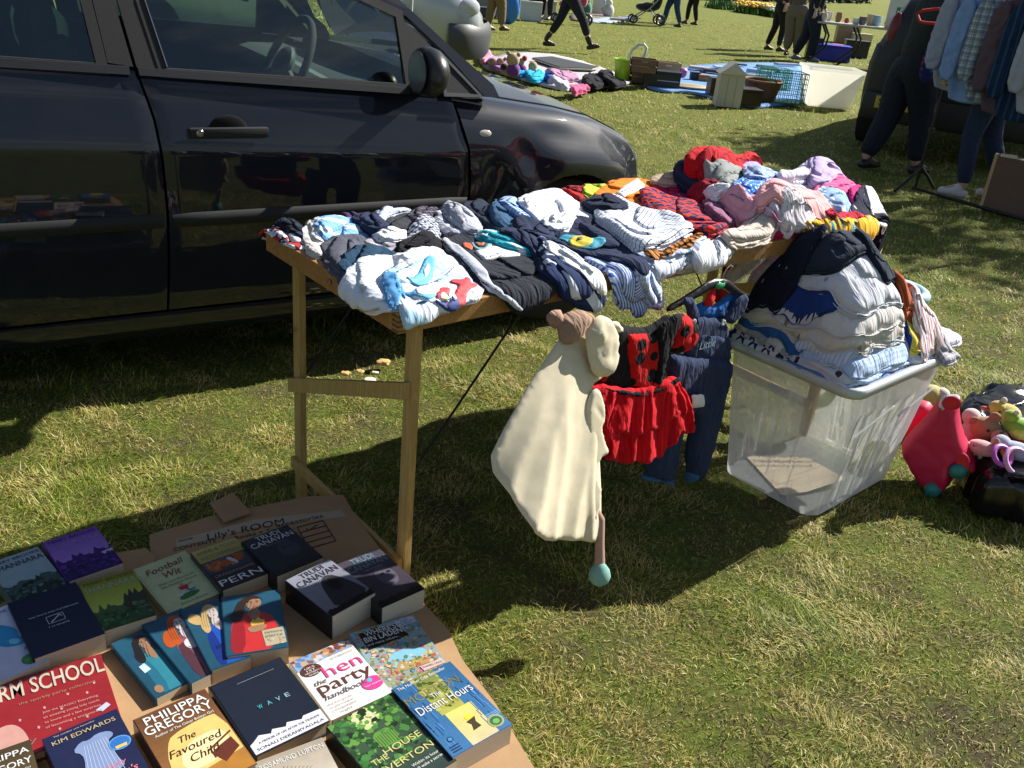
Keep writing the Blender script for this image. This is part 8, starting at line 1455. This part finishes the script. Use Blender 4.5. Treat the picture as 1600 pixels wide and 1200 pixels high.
mb = MB(); m0 = b0+u_*.24+Z*.28-n_*.004; mb.box(m0-u_*.09-Z*.09, u_*.18, n_*.002, Z*.18, (.02, .22, .1)); mb.box(m0-u_*.025-Z*.07-n_*.002, u_*.05, n_*.001, Z*.14, (.7, .7, .7)); mb.box(m0-u_*.07-Z*.025-n_*.0035, u_*.14, n_*.001, Z*.05, (.7, .7, .7)); mb.build('cross', M_PLAIN, pv)
for lb_, x, y, w_, d_, h_, c_ in (('royal blue crate on the grass beside the far table', 1268, 92, .75, .5, .3, (.02, .03, .5)), ('red tray box under the far table', 1300, 80, .45, .3, .16, (.6, .02, .03)), ('black toolbox right of the red tray', 1318, 88, .5, .4, .35, (.015, .015, .018)), ('brown cardboard carton under the far table', 1305, 66, .6, .5, .45, (.3, .2, .14)), ('pale cardboard carton with an open flap under the far table', 1330, 70, .5, .4, .3, (.55, .46, .3)), ('dark green bag left of the blue crate', 1258, 90, .3, .3, .4, (.015, .02, .03))):
    bigbox(lb_, x, y, w_, d_, h_, 0, c_, -.15, 'storage_crate')
def pushchair(label, px, py, s_, col, yaw):
    c = G(px, py); ex = np.array([math.cos(yaw), math.sin(yaw), 0]); ey = np.array([-ex[1], ex[0], 0]); tt = thing('pushchair', label, 'pushchair', c)
    for x, y, r_ in ((-.38, -.22, .11), (-.38, .22, .11), (.32, -.25, .14), (.32, .25, .14)): MB().torus(c+ex*x+ey*y+Z*r_, r_*.8, r_*.2, (.02, .02, .02), axis=ey, n=18, m=6).lathe(c+ex*x+ey*(y-.01)+Z*r_, [(0, 0), (.04, 0), (.04, .02), (0, .02)], (.4, .4, .4), axis=ey, n=10).build('wheel', M_PLAST, tt, True)
    for g_ in (-.22, .22): MB().tube([c+ex*-.38+ey*g_+Z*.11, c+ex*0+ey*g_+Z*.4, c+ex*.5+ey*g_+Z*1.0], .016, (.35, .35, .36)).tube([c+ex*.32+ey*g_+Z*.14, c+ex*0+ey*g_+Z*.4], .016, (.35, .35, .36)).build('frame', M_PLAST, tt)
    MB().tube([c+ex*.5+ey*-.22+Z*1.0, c+ex*.5+ey*.22+Z*1.0], .02, (.02, .02, .02)).build('handlebar', M_PLAST, tt); MB().ell(c+ex*-.05+Z*.42, .3, .2, .12, col).ell(c+ex*.22+Z*.65, .12, .2, .28, col).build('seat', M_PLUSH, tt, True)
pushchair('black pushchair beside the person in blue jeans', 1010, 38, 1, (.012, .012, .015), .05); pushchair('pushchair with a pink seat behind the walking person', 893, 38, 1, (.55, .06, .2), .1)
c = G(788, 36); tag(MB().ell(c+Z*.38, .3, .14, .42, (.02, .18, .65), ax=[(.95, 0, .3), (0, 1, 0), (-.3, 0, .95)], nu=20).torus(c+Z*.38, .3, .012, (.01, .05, .2), axis=(0, 1, 0)).build('blue_pop_up_bag', M_PLAST, None, True), 'bright blue oval pop-up bag beside the khaki trousers', 'bag')
bigbox('white box on the ground between the blue bag and black trousers', 812, 31, .5, .35, .42, 0, (.6, .62, .62), .05, 'white_box'); bigbox('white box behind the black trousers of the standing pair', 842, 29, .4, .3, .42, 0, (.58, .6, .6), .05, 'white_box')
bigbox('dark crate at the far left beyond the van', 735, 24, .6, .4, .2, 0, (.05, .05, .06), .05, 'dark_crate'); bigbox('grey flat box at the far left beyond the van', 738, 14, .7, .4, .3, 0, (.2, .2, .22), .05, 'grey_box')
for lb_, x, y, rr, c_ in (('green and pink toy figure on the far toy stall', 915, 22, .16, (.03, .25, .15)), ('pink toy on the far toy stall', 902, 14, .14, (.6, .15, .25)), ('white toy dog at the right of the far toy stall', 949, 27, .17, (.6, .58, .5)), ('blue striped toy box on the far toy stall', 938, 10, .18, (.1, .2, .45))):
    c = G(x, y); tag(MB().ell(c+Z*rr, rr, rr, rr*1.1, c_).ell(c+Z*rr*2.2, rr*.6, rr*.6, rr*.6, tuple(q*1.2 for q in c_)).ell(c+Z*rr*1.2-np.array([rr*.9, 0, 0]), rr*.4, rr*.3, rr*.3, c_).build('stall_toy', M_PLUSH, None, True), lb_, 'toy')
bigbox('white picture board on the far toy stall', 925, 22, .3, .1, .5, 0, (.62, .6, .55), .05, 'picture_board'); sheet('ground_sheet', 'pale blue sheet with flat goods left of the black pushchair', [(905, 28), (985, 26), (990, 32), (930, 36)], (.4, .5, .62), 'ground sheet', seed=3); sheet('ground_sheet', 'brown sheet under the far toy stall', [(890, 20), (950, 18), (955, 28), (895, 34)], (.2, .15, .12), 'ground sheet', seed=4)
for i in range(5):
    c = G(955+i*6, 31-i*.7, .03); tag(MB().box(c, (.4, .05, 0), (-.03, .25, 0), Z*.05, [(.5, .35, .2), (.2, .3, .5), (.6, .6, .6), (.05, .2, .4), (.55, .5, .4)][i], bev=.01).build('flat_parcel', M_PRINT), ['tan', 'slate blue', 'white', 'deep blue', 'beige'][i]+' flat parcel on the pale blue sheet by the pushchair', 'parcel')
# flower beds
def bed(label, x0, y0, x1, y1, flowers, seed, hgt=.32, name='flower_bed'):
    rg = np.random.default_rng(seed); a, b = G(x0, y0), G(x1, y1); n = 1500; P = a[:2]+(b-a)[:2]*rg.random((n, 1))+rg.normal(0, .35, (n, 2))*[.3, 1.2]; v = []; f = []; col = []
    for p in P:
        h_ = rg.uniform(.5, 1)*hgt; a_ = rg.uniform(0, 6.3); d_ = np.array([math.cos(a_), math.sin(a_)])*.05; q = len(v); v += [(p[0]-d_[1], p[1]+d_[0], 0), (p[0]+d_[1], p[1]-d_[0], 0), (p[0]+d_[0]*2, p[1]+d_[1]*2, h_)]; f.append((q, q+1, q+2)); col.append((.04+.05*rg.random(), .12+.08*rg.random(), .02))
    tt = thing(name, label, 'flower bed' if flowers else 'plants', (a+b)/2); o_ = obj('leaves', v, f, M_PLAIN, tt, col=col); o_['kind'] = 'stuff'
    if flowers:
        mb = MB()
        for p in P[:520]:
            r_ = rg.uniform(.05, .09); c = flowers[rg.integers(len(flowers))]; z = hgt*rg.uniform(.9, 1.35); mb.add([(p[0]+r_*math.cos(q), p[1]+r_*math.sin(q)*.6, z+r_*.6*math.sin(q)) for q in np.linspace(0, 6.28, 6)[:-1]]+[(p[0], p[1]-.03, z+.02)], [(i, (i+1) % 5, 5) for i in range(5)], c)
        o_ = mb.build('blooms', M_PLAIN, tt); o_['kind'] = 'stuff'
bed('bed of bright yellow and orange flowers on the far grass', 1156, 19, 1200, 24, [(.85, .5, .01), (.8, .35, .01), (.85, .62, .03)], 1); bed('pale white and yellow flowers at the right end of the bright bed', 1196, 24, 1207, 26, [(.7, .7, .5), (.7, .65, .3)], 2, .28); bed('low dark green plants left of the yellow flower bed', 1112, 12, 1140, 14, None, 3, .35, 'bedding_plants')
# hedge at the back of the field
a, b = G(1098, 0), G(1330, 4); a = a*[1, 1, 0]; b = b*[1, 1, 0]; rgn = np.random.default_rng(8); n = 9000; dd = (b-a)/np.linalg.norm(b-a)*6; a2, b2 = a-dd*0, b+dd; P = a2+(b2-a2)*rgn.random((n, 1))+np.column_stack([rgn.normal(0, .5, n), rgn.normal(.6, .6, n), rgn.random(n)*1.6]); v = []; f = []; col = []
for p in P:
    e = rgn.normal(0, .16, (3, 3)); q = len(v); v += [p+e[0], p+e[1], p+e[2]]; f.append((q, q+1, q+2)); g_ = rgn.uniform(.4, 1.1); col.append((.02*g_, .045*g_, .012*g_))
hd_ = thing('hedge', 'dark green hedge along the far side of the field', 'hedge', (a+b)/2); o_ = obj('foliage', v, f, M_PLAIN, hd_, col=col); o_['kind'] = 'stuff'
for i, (x, y) in enumerate(((1175, 3), (1255, 68), (1213, 66))): 
    if i: tag(MB().box(G(x, y, .01), (.35, .03, 0), (.02, .12, 0), Z*.05, (.7, .7, .68), bev=.02).build('carrier_bag', M_PLAST, None, True), ('white carrier bag lying on the grass by the blue crate', 'white scrap of paper on the grass between the legs of the group')[i-1], 'litter')

# tree just outside the picture whose dappled shade falls on the rail and the far hatchback
tc_ = np.array([8.5, 10.9, 0]); tre = thing('tree', 'leafy tree to the right of the stalls whose shade falls on the clothes rail', 'tree', tc_); mb = MB().tube([tc_, tc_+Z*1.2+[.05, 0, 0], tc_+Z*2.4+[-.05, .1, 0], tc_+Z*3.6], [.2, .16, .13, .06], (.1, .07, .05), n=12); rgn = np.random.default_rng(12)
cl_ = [tc_+np.array([math.cos(a)*r_, math.sin(a)*r_, z]) for a, r_, z in zip(rgn.uniform(0, 6.28, 46), rgn.uniform(.2, 2.3, 46), rgn.uniform(2.7, 5.0, 46))]
for q in cl_[:16]: mb.tube([tc_+Z*rgn.uniform(2., 3.2), (tc_+Z*3+q)/2, q], [.06, .035, .015], (.1, .07, .05), n=6)
mb.build('trunk', M_PLAIN, tre, True); v = []; f = []; col = []
for q in cl_:
    for _ in range(520):
        p = q+rgn.normal(0, .28, 3); e = rgn.normal(0, .05, (3, 3)); k_ = len(v); v += [p+e[0], p+e[1], p+e[2]]; f.append((k_, k_+1, k_+2)); g_ = rgn.uniform(.5, 1.4); col.append((.04*g_, .09*g_, .02*g_))
obj('crown', v, f, M_PLAIN, tre, col=col)
